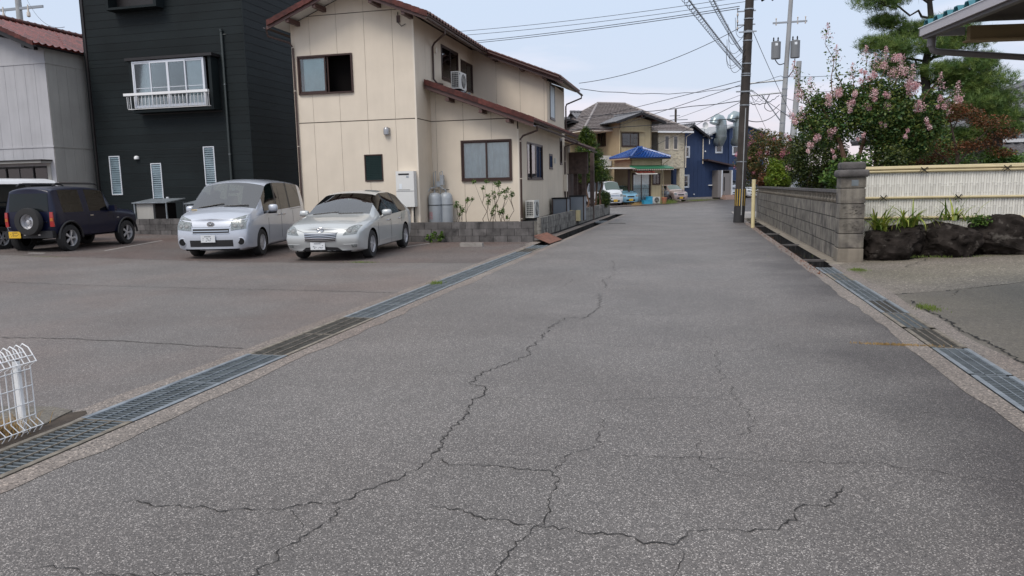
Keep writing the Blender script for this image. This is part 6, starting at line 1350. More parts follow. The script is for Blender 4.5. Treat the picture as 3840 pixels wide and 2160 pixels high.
# ================================================================== CARS
def make_car(name, label, cat, loc, rz, st, L, cols, wheels, feats, group=None, sub=2, wheelr=.31, ww=.2, tw=None, mirrors=True, rimn=5):
    """st: stations (y, [8 half-profile points (x,z)]); ring 0..7 bottom centre -> roof centre. cols: (paint, glass)
       feats(face index rules): function (i station, j ring) -> 0 paint,1 windshield,2 side glass,3 trim,4 rear glass"""
    t = thing(name, label, cat, loc, rz, group)
    V = []; F = []; MI = []; n = len(st); ring = 14
    for (y, pts, *dy) in st:
        d = dy[0] if dy else [0] * 8
        for j in range(8): V.append((pts[j][0], y + d[j], pts[j][1]))
        for j in range(6, 0, -1): V.append((-pts[j][0], y + d[j], pts[j][1]))
    for i in range(n - 1):
        for j in range(ring):
            a = i * ring + j; b_ = i * ring + (j + 1) % ring; jj = j if j < 7 else 13 - j
            F.append((a, b_, b_ + ring, a + ring)); MI.append(feats(i, jj))
    for e_, (i, s) in enumerate(((0, -1), (n - 1, 1))):
        base_ = i * ring; y, pts, *dy = st[i]; d = dy[0] if dy else [0] * 8; bul = wheels.get('bulge', .1) if s < 0 else wheels.get('rbulge', .05)
        cidx = {0: base_, 7: base_ + 7}
        for j in range(1, 7): cidx[j] = len(V); V.append((0, y + d[j] + s * bul, pts[j][1]))
        for j in range(0, 7):
            m_ = 5 if (s > 0 and feats(-1, j) == 4) else 0
            m_ = feats(-1, j) if s > 0 else 0
            for sd in (1, -1):
                a = base_ + j if sd > 0 else base_ + (14 - j) % 14; b_ = base_ + j + 1 if sd > 0 else base_ + (14 - j - 1) % 14
                q = [a, b_, cidx[j + 1], cidx[j]]; q = [x for k, x in enumerate(q) if x not in q[:k]]
                if len(q) > 2: F.append(tuple(q)); MI.append(m_)
    me = bpy.data.meshes.new('tmp'); me.from_pydata(V, [], F); me.update()
    nv0 = n * ring; matof = {}
    for p_, m_ in zip(F, MI):
        for a, b_ in zip(p_, p_[1:] + p_[:1]): matof.setdefault((min(a, b_), max(a, b_)), set()).add(m_)
    cre = me.attributes.new('crease_edge', 'FLOAT', 'EDGE')
    for e_ in me.edges:
        a, b_ = sorted(e_.vertices); c_ = 0.
        if b_ < nv0:
            ja, jb = a % ring, b_ % ring; ja = ja if ja < 8 else 14 - ja; jb = jb if jb < 8 else 14 - jb
            if ja == jb: c_ = {1: .5, 2: .55, 4: .55, 5: .6}.get(ja, 0)
            elif a // ring == b_ // ring and a // ring in (0, n - 1): c_ = .45
        if len(matof.get((a, b_), {0})) > 1: c_ = .85
        cre.data[e_.index].value = c_
    
    for m_ in (cols[0], cols[1], cols[2] if len(cols) > 2 else cols[1], 'car_trim', cols[1], 'unlit_black'): me.materials.append(M[m_])
    me.polygons.foreach_set('material_index', MI); bm = bmesh.new(); bm.from_mesh(me); bmesh.ops.recalc_face_normals(bm, faces=bm.faces); bm.to_mesh(me); bm.free()
    o = bpy.data.objects.new('tmp', me); COL.objects.link(o); md = o.modifiers.new('s', 'SUBSURF'); md.levels = sub; md.render_levels = sub
    if wheels.get('arches', True):
        wb = MB(); yf, yr = wheels['y']; R_ = wheelr + wheels.get('gap', .055); hw_ = wheels['x']
        for y in (yf, yr):
            for s in (-1, 1): x0 = s * (hw_ + .3); x1 = s * (hw_ - .24); wb.lathe([(.001, 0), (R_, 0), (R_, abs(x0 - x1)), (.001, abs(x0 - x1))], O=(min(x0, x1), y, wheelr), axis='x', n=28)
        cm = wb.mesh('cut', 'unlit_black', merge=True); cm.materials.clear()
        for m_ in (cols[0], cols[1], cols[1], 'car_trim', cols[1], 'unlit_black'): cm.materials.append(M[m_])
        cm.polygons.foreach_set('material_index', [5] * len(cm.polygons)); co = bpy.data.objects.new('cut', cm); COL.objects.link(co)
        bo = o.modifiers.new('b', 'BOOLEAN'); bo.operation = 'DIFFERENCE'; bo.object = co; bo.solver = 'EXACT'
    bpy.context.view_layer.update(); dg = bpy.context.evaluated_depsgraph_get(); ev = o.evaluated_get(dg); fm = bpy.data.meshes.new_from_object(ev)
    bpy.data.objects.remove(o)
    if wheels.get('arches', True): bpy.data.objects.remove(co)
    tree = BVHTree.FromPolygons([v.co.copy() for v in fm.vertices], [tuple(p.vertices) for p in fm.polygons])
    # split by material into body and panes (connected pieces of glass become separate panes)
    groups = {}
    for p in fm.polygons: groups.setdefault(p.material_index, []).append(tuple(p.vertices))
    names = {0: 'body', 1: 'windshield', 2: 'side_window', 3: 'trim', 4: 'rear_window', 5: 'wheel_well'}; mats_ = {0: cols[0], 1: cols[1], 2: cols[2] if len(cols) > 2 else cols[1], 3: 'car_trim', 4: cols[1], 5: 'unlit_black'}
    for mi, fs in groups.items():
        comps = [fs]
        if mi in (1, 2, 4):
            par = {}
            def fd(x):
                while par.setdefault(x, x) != x: par[x] = par[par[x]]; x = par[x]
                return x
            for f in fs:
                for x in f[1:]: par[fd(f[0])] = fd(x)
            cd = {}
            for f in fs: cd.setdefault(fd(f[0]), []).append(f)
            comps = list(cd.values())
        for cp_ in comps:
            ids = sorted({x for f in cp_ for x in f}); mp_ = {x: k for k, x in enumerate(ids)}
            m2 = bpy.data.meshes.new(names[mi]); m2.from_pydata([tuple(fm.vertices[x].co) for x in ids], [], [tuple(mp_[x] for x in f) for f in cp_]); m2.materials.append(M[mats_[mi]])
            m2.polygons.foreach_set('use_smooth', [True] * len(m2.polygons)); m2.set_sharp_from_angle(angle=R(48)); m2.update(); link(names[mi], m2, t)
    def hit(o_, d): r = tree.ray_cast(Vector(o_), Vector(d)); return r[0]
    def patch(name_, m_, side, TL, TR, BR, BL, off=.006, nx=8, nz=4, back=.012, parent=None, curve=(0, 0)):
        """a plate laid onto the body; corners in (lateral, z) seen from 'front'/'rear' or (y, z) seen from 'right'/'left'"""
        dirs = {'front': (0, 1, 0), 'rear': (0, -1, 0), 'right': (-1, 0, 0), 'left': (1, 0, 0), 'top': (0, 0, -1)}; d = Vector(dirs[side]); b = MB(); P = []
        for j in range(nz + 1):
            for i in range(nx + 1):
                s, q = i / nx, j / nz
                a = (TL[0] * (1 - s) + TR[0] * s) * (1 - q) + (BL[0] * (1 - s) + BR[0] * s) * q; z = (TL[1] * (1 - s) + TR[1] * s) * (1 - q) + (BL[1] * (1 - s) + BR[1] * s) * q
                z += (curve[0] * (1 - q) + curve[1] * q) * math.sin(PI * s)
                o_ = Vector((a, -9, z)) if side == 'front' else Vector((a, 19, z)) if side == 'rear' else Vector((9, a, z)) if side == 'right' else Vector((-9, a, z)) if side == 'left' else Vector((a, z, 9))
                h_ = hit(o_, d); P.append((h_ - d * off) if h_ is not None else None)
        good = [p for p in P if p is not None]
        if len(good) < 3: return None
        for k, p in enumerate(P):
            if p is None:
                q = min(good, key=lambda g_: (k - P.index(g_)) ** 2 if g_ in P else 0); P[k] = q
        b.v = [tuple(p) for p in P] + [tuple(p + d * back) for p in P]; w_ = nx + 1; K = len(P)
        for j in range(nz):
            for i in range(nx): a = j * w_ + i; b.f.append((a, a + 1, a + w_ + 1, a + w_))
        edge = [i for i in range(w_)] + [j * w_ + nx for j in range(1, nz + 1)] + [nz * w_ + i for i in range(nx - 1, -1, -1)] + [j * w_ for j in range(nz - 1, 0, -1)]
        for x, y in zip(edge, edge[1:] + edge[:1]): b.f.append((x, y, y + K, x + K))
        b.mi = [0] * len(b.f); ob = b.build(name_, m_, parent or t, smooth=35); return ob
    def seam(pts, side='right', w_=.008, m_='car_trim', off=.003, name_='panel_gap'):
        b = MB(); d = {'right': Vector((-1, 0, 0)), 'left': Vector((1, 0, 0)), 'front': Vector((0, 1, 0)), 'rear': Vector((0, -1, 0))}[side]; Q = []
        for (p, q) in zip(pts, pts[1:]):
            for k in range(6):
                s = k / 6; a, z = p[0] + (q[0] - p[0]) * s, p[1] + (q[1] - p[1]) * s
                o_ = (9, a, z) if side == 'right' else (-9, a, z) if side == 'left' else (a, -9, z) if side == 'front' else (a, 19, z); h_ = hit(o_, d)
                if h_ is not None: Q.append(tuple(h_ - d * off * .2))
        if len(Q) > 2: b.tube(Q, w_ / 2, 4); b.build(name_, m_, t)
    # wheels
    yf, yr = wheels['y']; hw_ = wheels['x']; prof = [(wheelr * .62, -ww / 2), (wheelr * .93, -ww / 2), (wheelr * .985, -ww / 2 + .02), (wheelr, -ww / 4), (wheelr, ww / 4), (wheelr * .985, ww / 2 - .02), (wheelr * .93, ww / 2), (wheelr * .62, ww / 2)]
    rs = wheels.get('rim', .66); tyre = MB().lathe(prof + [prof[0]], axis='x', n=36).mesh('wheel', 'rubber', smooth=True)
    rb = MB(); rr_ = wheelr * rs; rb.lathe([(rr_, ww / 2 - .005), (rr_ * .93, ww / 2 - .005), (rr_ * .88, ww / 2 - .05), (rr_ * .86, -.02)], axis='x', n=32)
    for k in range(rimn):
        for dd in ((-.09, .09) if wheels.get('double', True) else (0,)):
            a = 2 * PI * k / rimn + dd; ca, sa = math.cos(a), math.sin(a); sw_ = .014 if wheels.get('double', True) else .03
            p0, p1 = rr_ * .1, rr_ * .92; x0, x1 = ww / 2 - .035, ww / 2 - .02
            vs = []
            for (rad, xx) in ((p0, x1), (p1, x0 + .005)):
                for s in (-1, 1):
                    for dx in (0, -.03): vs.append((xx + dx, rad * ca - s * sw_ * sa, rad * sa + s * sw_ * ca))
            rb.add(vs, [(0, 2, 6, 4), (1, 5, 7, 3), (0, 4, 5, 1), (2, 3, 7, 6), (4, 6, 7, 5), (0, 1, 3, 2)])
    rb.lathe([(.001, ww / 2 - .012), (rr_ * .2, ww / 2 - .014), (rr_ * .22, ww / 2 - .05)], axis='x', n=16)
    rim_ = rb.mesh('rim', wheels.get('rimmat', 'alloy'), smooth=30); hub = MB().lathe([(.001, -.04), (rr_ * .88, -.04)], axis='x', n=24).mesh('brake_shadow', 'unlit_black', fix=False)
    for y in (yf, yr):
        for s in (1, -1):
            wo = link('wheel', tyre, t, (s * (hw_ - ww / 2), y, wheelr), (0, 0, 0 if s > 0 else PI)); link('rim', rim_, wo); link('brake_shadow', hub, wo)
    return t, patch, seam, hit
def P8(*a): return list(a)
def sec(zb, wb, zs, ws, zm, wm, zl, wl_, zt, wt, zc, wi=None):
    """half profile from seven sizes"""
    return [(0, zb), (wb, zb), (ws, zs), (wm, zm), (wl_, zl), (wt, zt), ((wi if wi is not None else wt * .55), zc - (zc - zt) * .25), (0, zc)]
def plate(t, loc, col, w=.33, h=.165, rx=0, rear=False):
    """number plate with illegible pixel-like blocks, as in the photograph"""
    s = 1 if rear else -1; o = MB().box(-w / 2, w / 2, -.006, .006, -h / 2, h / 2).build('number_plate', col, t, loc=loc, rot=(rx, 0, 0)); rr = random.Random(int(abs(loc[0] * 97 + loc[2] * 31) * 10))
    dk = {'plate_white': 'cable_grey', 'plate_yellow': 'plate_black'}[col]; b = MB()
    for k in range(13): x, z = rr.uniform(-w * .38, w * .34), rr.uniform(-h * .36, h * .06); q = .016; b.box(x, x + q, s * .0065 - .001, s * .0065 + .001, z, z + q)
    for k in range(7): x = -w * .25 + k * .022; b.box(x, x + .016, s * .0065 - .001, s * .0065 + .001, h * .24, h * .36)
    b.build('plate_marks', dk, o)
# ---------- silver one-box van
st = [
 (.00, sec(.20, .60, .26, .78, .50, .82, .78, .80, .90, .72, .93), [.10, .06, .08, .04, .10, .16, .12, .12]),
 (.22, sec(.18, .70, .24, .84, .50, .85, .82, .85, .97, .80, 1.02), [0, 0, .02, 0, .02, .0, 0, 0]),
 (.55, sec(.18, .72, .24, .85, .55, .86, .92, .86, 1.07, .80, 1.13)),
 (.80, sec(.18, .72, .24, .85, .55, .86, .96, .86, 1.12, .79, 1.18)),
 (1.12, sec(.18, .72, .24, .85, .55, .86, .99, .86, 1.36, .80, 1.44)),
 (1.55, sec(.18, .72, .24, .85, .55, .86, 1.02, .86, 1.67, .76, 1.77)),
 (1.72, sec(.18, .72, .24, .85, .55, .86, 1.03, .86, 1.73, .75, 1.82)),
 (2.0, sec(.18, .72, .24, .85, .55, .86, 1.04, .86, 1.75, .75, 1.85)),
 (2.08, sec(.18, .72, .24, .85, .55, .86, 1.05, .86, 1.755, .75, 1.855)),
 (3.0, sec(.18, .72, .24, .85, .55, .86, 1.07, .86, 1.75, .75, 1.86)),
 (3.08, sec(.18, .72, .24, .85, .55, .86, 1.07, .86, 1.75, .75, 1.86)),
 (4.05, sec(.20, .72, .26, .84, .58, .85, 1.10, .85, 1.70, .74, 1.83)),
 (4.28, sec(.22, .70, .30, .82, .60, .84, 1.12, .83, 1.66, .73, 1.80)),
 (4.50, sec(.28, .60, .36, .78, .62, .81, 1.10, .79, 1.58, .69, 1.70))]
def f_van(i, j):
    if i == -1: return 4 if j in (4, 5) else 0
    if i in (3, 4) and j in (5, 6): return 1
    if i in (4, 5, 6, 8, 10) and j == 4: return 2
    if i in (7, 9) and j == 4: return 3
    return 0
VAN = make_car('silver_van', 'silver one-box minivan parked between the jeep and the wagon', 'van', (-10.76, 14.85, .0), R(12), st, 4.6, ('paint_silver', 'shield_pane', 'side_pane'), dict(y=(.95, 3.80), x=.855, bulge=.10, rbulge=.04), f_van, wheelr=.315, rimn=10, ww=.2)
t, patch, seam, hit = VAN
for s in (-1, 1):
    hl = patch('headlight', 'lamp_clear', 'front', (s * .80, .90), (s * .46, .85), (s * .46, .655), (s * .80, .69), off=.010)
    patch('upper_lamp', 'lamp_clear', 'front', (s * .79, 1.01), (s * .50, .92), (s * .47, .885), (s * .80, .925), off=.008)
    for x, r in ((.56, .055), (.70, .05)):
        h_ = hit((s * x, -9, .755), (0, 1, 0)); MB().lathe([(.001, -.02), (r * .6, -.018), (r * .6, -.004), (r, -.004), (r, .01)], O=(s * x, h_.y - .012, .755), axis='y', n=16).build('lamp_lens', 'lamp_core', hl, smooth=True)
    h_ = hit((s * .68, -9, .40), (0, 1, 0)); o = MB().lathe([(.085, -.015), (.10, -.01), (.10, .02), (.075, .02)], O=(s * .68, h_.y, .40), axis='y', n=20).build('fog_lamp', 'paint_silver', t, smooth=True); MB().lathe([(.001, -.008), (.075, -.008)], O=(s * .68, h_.y, .40), axis='y', n=16).build('fog_lens', 'black', o)
    # mirror
    m_ = MB(); bmx = s * .98
    mo = MB().tube([(s * .86, 1.35, 1.02), (s * .93, 1.33, 1.05)], .035, 8).build('mirror_arm', 'paint_silver', t)
    bm = bmesh.new(); bmesh.ops.create_uvsphere(bm, u_segments=16, v_segments=10, radius=1); 
    for v in bm.verts: v.co = Vector((math.copysign(abs(v.co.x) ** .6, v.co.x) * .115, v.co.y * .09, math.copysign(abs(v.co.z) ** .6, v.co.z) * .095))
    me = bpy.data.meshes.new('mirror'); bm.to_mesh(me); bm.free(); me.materials.append(M['paint_silver']); me.polygons.foreach_set('use_smooth', [True] * len(me.polygons)); link('mirror', me, t, (s * 1.02, 1.32, 1.12)); MB().tube([(s * .90, 1.34, 1.02), (s * 1.1, 1.32, 1.03)], .035, 8).build('mirror_base', 'car_trim', t, smooth=True)
patch('grille', 'car_trim', 'front', (-.42, .70), (.42, .70), (.42, .595), (-.42, .595), off=.008); patch('grille_bar', 'chrome', 'front', (-.41, .655), (.41, .655), (.41, .638), (-.41, .638), off=.018, nz=1); patch('grille_trim', 'chrome', 'front', (-.43, .712), (.43, .712), (.43, .70), (-.43, .70), off=.014, nz=1); patch('grille_trim', 'chrome', 'front', (-.43, .60), (.43, .60), (.43, .588), (-.43, .588), off=.014, nz=1)
patch('lower_intake', 'car_trim', 'front', (-.50, .44), (.50, .44), (.50, .29), (-.50, .29), off=.006); patch('bumper_lip', 'paint_silver', 'front', (-.80, .235), (.80, .235), (.80, .20), (-.80, .20), off=.03, back=.05, nz=1)
seam([(-.80, .93), (-.46, .80), (-.43, .735), (.43, .735), (.46, .80), (.80, .93)], 'front', .008)
h_ = hit((0, -9, .80), (0, 1, 0)); em = MB().lathe([(.001, -.004), (.085, -.004), (.085, .02)], O=(0, 0, 0), axis='y', n=24).build('emblem', 'chrome', t, loc=(0, h_.y - .012, .80)); em.scale = (1, 1, .72); MB().lathe([(.001, -.007), (.062, -.007)], axis='y', n=20).build('emblem_field', 'trafo', em)
MB().tube([(-.04, -.012, -.03), (-.01, -.012, .005), (-.045, -.012, .02)], .010, 5).build('emblem_mark', 'chrome', em); MB().tube([(-.01, -.012, .01), (.04, -.012, .035), (.045, -.012, -.02), (-.02, -.012, -.035)], .010, 5).build('emblem_mark', 'chrome', em)
h_ = hit((-.05, -9, .475), (0, 1, 0)); plate(t, (-.05, h_.y - .03, .475), 'plate_white')
for s in (-1, 1):
    sd = 'right' if s > 0 else 'left'
    seam([(1.42, .30), (1.42, 1.0)], sd); seam([(2.36, .24), (2.36, 1.06), (2.36, 1.7)], sd); seam([(3.30, .70), (3.28, 1.08)], sd); seam([(1.42, .26), (3.2, .26)], sd); seam([(3.05, 1.04), (4.2, 1.07)], sd, .014)
    for y in (2.12, 2.5): h_ = hit((s * 9, y, .93), (-s, 0, 0)); MB().tube([(h_.x + s * .0, y - .09, .93), (h_.x + s * .035, y - .06, .93), (h_.x + s * .035, y + .06, .93), (h_.x, y + .09, .93)], .014, 6).build('door_handle', 'chrome', t, smooth=True)
for (a, c) in (((-.62, .80), (.0, .88)), ((.02, .80), (.6, .86))): p, q = hit((a[0], a[1], 9), (0, 0, -1)), hit((c[0], c[1], 9), (0, 0, -1)); MB().tube([(p.x, p.y, p.z + .02), (q.x, q.y, q.z + .025)], .011, 5).build('wiper', 'car_trim', t)
h_ = hit((-.66, .70, 9), (0, 0, -1)); tag(MB().box(-.06, .06, -.03, .03, 0, .01).build('yellow_leaf_mark', 'yellow_stripe', t, loc=(-.62, .62, h_.z + .004), rot=(.1, 0, .4)), None, None)
def cabin(t, w, y0, rows, zf, zs, zh, steer=1):
    """floor, dash, wheel and seats seen through the glass"""
    MB().box(-w, w, y0 - .35, rows[-1] + .6, zf, zf + .04).build('cabin_floor', 'unlit_black', t); MB().box(-w, w, y0 - .25, y0 + .12, zf + .3, zs + .12).build('dashboard', 'car_trim', t)
    MB().tube([(-.36 * steer + .18 * math.cos(a * PI / 8), y0 + .32, zs + .12 + .17 * math.sin(a * PI / 8)) for a in range(16)], .014, 5, closed=True).build('steering_wheel', 'car_trim', t)
    for y in rows:
        for x in (-.38, .38):
            MB().box(x - .24, x + .24, y - .25, y + .22, zf + .2, zf + .42).build('seat', 'seat', t)
            b = MB(); b.add([(x - .24, y + .16, zf + .4), (x + .24, y + .16, zf + .4), (x + .24, y + .30, zf + .4), (x - .24, y + .30, zf + .4), (x - .19, y + .30, zh - .22), (x + .19, y + .30, zh - .22), (x + .19, y + .40, zh - .22), (x - .19, y + .40, zh - .22)], [(0, 3, 2, 1), (4, 5, 6, 7), (0, 1, 5, 4), (1, 2, 6, 5), (2, 3, 7, 6), (3, 0, 4, 7)]); b.box(x - .11, x + .11, y + .32, y + .40, zh - .2, zh); b.build('seat_back', 'seat', t)
cabin(t, .70, 1.15, (2.0, 2.95), .35, .85, 1.42, -1)
MB().box(-.04, .04, 1.50, 1.53, 1.56, 1.62).build('inspection_sticker', 'curtain', t); MB().box(-.12, .12, 1.50, 1.55, 1.50, 1.56).build('rear_view_mirror', 'car_trim', t)
# ---------- silver wagon
st = [
 (.00, sec(.22, .55, .27, .74, .44, .82, .62, .78, .70, .66, .74), [.14, .12, .16, .06, .10, .14, .10, .08]),
 (.25, sec(.18, .70, .23, .86, .46, .89, .70, .87, .80, .74, .84), [0, 0, .04, 0, .02, 0, 0, 0]),
 (.70, sec(.18, .74, .23, .885, .50, .90, .80, .89, .88, .76, .93)),
 (1.10, sec(.18, .74, .23, .885, .50, .90, .86, .89, .94, .76, .98)),
 (1.20, sec(.18, .74, .23, .885, .50, .90, .87, .89, .98, .75, 1.01)),
 (1.62, sec(.18, .74, .23, .885, .52, .90, .89, .885, 1.20, .70, 1.25)),
 (2.10, sec(.18, .74, .23, .885, .52, .90, .91, .885, 1.41, .62, 1.47)),
 (2.30, sec(.18, .74, .23, .885, .52, .90, .92, .885, 1.45, .61, 1.51)),
 (2.38, sec(.18, .74, .23, .885, .52, .90, .925, .885, 1.46, .61, 1.52)),
 (3.15, sec(.18, .74, .23, .885, .52, .90, .95, .885, 1.47, .60, 1.54)),
 (3.22, sec(.18, .74, .23, .885, .52, .90, .955, .885, 1.465, .60, 1.535)),
 (3.95, sec(.18, .74, .24, .88, .54, .89, .99, .875, 1.38, .58, 1.47)),
 (4.30, sec(.20, .72, .28, .85, .56, .87, 1.0, .85, 1.24, .58, 1.36)),
 (4.66, sec(.26, .60, .34, .78, .58, .82, .90, .79, 1.00, .64, 1.05))]
def f_wag(i, j):
    if i == -1: return 0
    if i in (4, 5) and j in (5, 6): return 1
    if i in (5, 6, 8, 10) and j == 4: return 2
    if i in (7, 9) and j == 4: return 3
    if i == 12 and j in (5, 6): return 4
    return 0
t, patch, seam, hit = make_car('silver_wagon', 'low silver estate car parked right of the silver van', 'car', (-7.88, 14.62, -.02), R(6.5), st, 4.7, ('paint_silver_warm', 'shield_green', 'side_pane'), dict(y=(.93, 3.75), x=.885, bulge=.14, rbulge=.05), f_wag, wheelr=.315, rimn=7, ww=.2)
for s in (-1, 1):
    hl = patch('headlight', 'lamp_clear', 'front', (s * .83, .77), (s * .60, .73), (s * .50, .575), (s * .79, .60), off=.012, curve=(.03, 0))
    for x, r in ((.63, .06), (.75, .04)):
        h_ = hit((s * x, -9, .655), (0, 1, 0)); MB().lathe([(.001, -.02), (r * .6, -.018), (r * .6, -.004), (r, -.004), (r, .01)], O=(s * x, h_.y - .014, .655), axis='y', n=16).build('lamp_lens', 'lamp_core', hl, smooth=True)
    patch('fog_lamp', 'lamp_clear', 'front', (s * .66, .365), (s * .78, .365), (s * .77, .30), (s * .67, .30), off=.012); seam([(s * .50, .37), (s * .86, .38)], 'front', .02, 'paint_silver_warm')
    bm = bmesh.new(); bmesh.ops.create_uvsphere(bm, u_segments=16, v_segments=10, radius=1)
    for v in bm.verts: v.co = Vector((math.copysign(abs(v.co.x) ** .6, v.co.x) * .115, v.co.y * .085, math.copysign(abs(v.co.z) ** .6, v.co.z) * .075))
    me = bpy.data.meshes.new('mirror'); bm.to_mesh(me); bm.free(); me.materials.append(M['paint_silver_warm']); me.polygons.foreach_set('use_smooth', [True] * len(me.polygons)); link('mirror', me, t, (s * 1.02, 1.66, 1.0)); MB().tube([(s * .87, 1.7, .9), (s * 1.0, 1.68, .96)], .03, 8).build('mirror_arm', 'paint_silver_warm', t)
gr = patch('grille', 'car_trim', 'front', (-.37, .62), (.37, .62), (.34, .44), (-.34, .44), off=.006, curve=(-.02, -.02))
for k in range(5): z = .605 - k * .037; patch('grille_bar', 'chrome', 'front', (-.36, z), (.36, z), (.36, z - .012), (-.36, z - .012), off=.018, nz=1, curve=(-.02, -.02), parent=t)
patch('lower_intake', 'car_trim', 'front', (-.36, .305), (.36, .305), (.47, .20 + .025), (-.47, .20 + .025), off=.006, curve=(.015, 0)); patch('grille_frame', 'chrome', 'front', (-.385, .635), (.385, .635), (.37, .62), (-.37, .62), off=.016, nz=1, curve=(-.02, -.02)); patch('bumper_lip', 'paint_silver_warm', 'front', (-.80, .232), (.80, .232), (.80, .20), (-.80, .20), off=.02, back=.05, nz=1)
seam([(-.80, .79), (-.58, .70), (-.40, .645), (0, .625), (.40, .645), (.58, .70), (.80, .79)], 'front', .008)
h_ = hit((0, -9, .68), (0, 1, 0)); b = MB(); b.tube([(.075 * math.cos(a * PI / 10), 0, .05 * math.sin(a * PI / 10)) for a in range(20)], .008, 5, closed=True); b.tube([(-.06, 0, -.03), (.0, -.004, .015), (.05, 0, .03)], .008, 5); b.tube([(-.05, 0, .02), (.0, -.004, .0), (.055, 0, -.03)], .008, 5); b.build('emblem', 'chrome', t, loc=(0, h_.y - .012, .69), smooth=True)
h_ = hit((-.06, -9, .33), (0, 1, 0)); plate(t, (-.06, h_.y - .035, .345), 'plate_white')
for s in (-1, 1):
    sd = 'right' if s > 0 else 'left'
    seam([(1.38, .30), (1.36, .88)], sd); seam([(2.42, .24), (2.40, .94)], sd); seam([(3.38, .70), (3.45, .98)], sd); seam([(1.38, .24), (3.3, .24)], sd); seam([(1.2, .34), (3.3, .36)], sd, .02, 'paint_silver_warm')
    for y in (2.2, 3.18): h_ = hit((s * 9, y, .80), (-s, 0, 0)); MB().tube([(h_.x, y - .09, .80), (h_.x + s * .035, y - .06, .80), (h_.x + s * .035, y + .06, .80), (h_.x, y + .09, .80)], .013, 6).build('door_handle', 'chrome', t, smooth=True)
for (a, c) in (((-.6, 1.16), (.0, 1.22)), ((.02, 1.15), (.6, 1.2))): p, q = hit((a[0], a[1], 9), (0, 0, -1)), hit((c[0], c[1], 9), (0, 0, -1)); MB().tube([(p.x, p.y, p.z + .015), (q.x, q.y, q.z + .02)], .011, 5).build('wiper', 'car_trim', t)
cabin(t, .72, 1.55, (2.35, 3.2), .25, .75, 1.22, -1)
MB().box(-.04, .04, 2.0, 2.03, 1.30, 1.34).build('inspection_sticker', 'curtain', t); MB().box(-.12, .12, 2.02, 2.06, 1.25, 1.30).build('rear_view_mirror', 'car_trim', t)
# ---------- dark blue jeep, tail towards the camera
st = [
 (.00, sec(.42, .45, .46, .62, .62, .66, .84, .66, .94, .60, .97), [.05, .0, .05, 0, .03, .06, .04, .02]),
 (.25, sec(.36, .52, .42, .68, .62, .71, .88, .70, .99, .62, 1.02)),
 (.80, sec(.34, .54, .40, .70, .62, .735, .93, .715, 1.03, .63, 1.07)),
 (1.02, sec(.34, .54, .40, .70, .62, .735, .95, .715, 1.06, .63, 1.09)),
 (1.14, sec(.34, .54, .40, .70, .62, .735, .97, .715, 1.16, .62, 1.20)),
 (1.38, sec(.34, .54, .40, .70, .62, .735, 1.0, .715, 1.54, .585, 1.62)),
 (1.50, sec(.34, .54, .40, .70, .62, .735, 1.0, .715, 1.585, .58, 1.665)),
 (2.12, sec(.34, .54, .40, .70, .62, .735, 1.0, .715, 1.60, .58, 1.69)),
 (2.32, sec(.34, .54, .40, .70, .62, .735, 1.0, .715, 1.60, .58, 1.69)),
 (3.10, sec(.36, .54, .42, .70, .62, .735, 1.0, .715, 1.59, .58, 1.68)),
 (3.24, sec(.38, .52, .44, .69, .64, .725, 1.0, .71, 1.585, .575, 1.67)),
 (3.36, sec(.42, .48, .48, .66, .66, .70, 1.0, .69, 1.54, .56, 1.63), [-.02, 0, 0, .03, .03, -.03, -.02, -.02])]
def f_jim(i, j):
    if i == -1: return 0
    if i in (4,) and j in (5, 6): return 1
    if i in (5, 6, 8) and j == 4: return 2
    return 0
t, patch, seam, hit = make_car('blue_jeep', 'dark blue boxy jeep with spare wheel, seen from behind', 'car', (-17.15, 18.9, .10), R(186.6), st, 3.4, ('paint_navy', 'side_pane', 'side_pane'), dict(y=(.60, 2.90), x=.735, bulge=.05, rbulge=.02, gap=.08), f_jim, wheelr=.345, rimn=5, ww=.2)
# put the tail where the photograph has it
t.location = (-16.74, 18.74, .09)
patch('rear_window', 'car_glass', 'rear', (-.52, 1.50), (.52, 1.50), (.55, 1.05), (-.55, 1.05), off=.008, nx=10)
for s in (-1, 1):
    tl = patch('tail_light', 'lamp_red', 'rear', (s * .585, 1.03), (s * .66, 1.03), (s * .675, .66), (s * .575, .66), off=.03, back=.05); patch('turn_lamp', 'lamp_amber', 'rear', (s * .59, .88), (s * .66, .88), (s * .665, .80), (s * .585, .80), off=.034, back=.01, nz=1)
    MB().tube([(s * .5, 1.45, 1.70), (s * .51, 1.55, 1.74), (s * .51, 3.0, 1.745), (s * .5, 3.12, 1.68)], .022, 8).build('roof_rail', 'car_trim', t, smooth=True); MB().tube([(s * .515, 1.7, 1.76), (s * .515, 2.9, 1.765)], .014, 6).build('rail_strip', 'chrome', t)
sp = MB().lathe([(.19, -.1), (.30, -.1), (.335, -.07), (.345, -.02), (.345, .05), (.335, .09), (.25, .1), (.19, .1), (.19, -.1)], O=(0, 0, 0), axis='y', n=36).build('spare_wheel', 'rubber', t, loc=(-.10, 3.53, .80), smooth=True)
b = MB(); b.lathe([(.215, .09), (.205, .095), (.185, .04), (.18, -.06)], axis='y', n=32); b.lathe([(.18, -.05), (.05, -.02), (.045, .04), (.001, .045)], axis='y', n=24); b.build('rim', 'alloy', sp, smooth=True)
for k in range(5): a = k * 2 * PI / 5 + .3; MB().lathe([(.001, .0), (.022, .0)], O=(.115 * math.cos(a), -.032, .115 * math.sin(a)), axis='y', n=3).build('rim_hole', 'black', sp)
MB().box(-.66, .66, 3.34, 3.47, .38, .56).build('rear_bumper', 'car_trim', t); plate(t, (.36, 3.50, .47), 'plate_yellow', rear=True)
for x in (.10, -.30): MB().box(x - .03, x + .03, 3.47, 3.478, .45, .47).build('reflector', 'chrome', t)
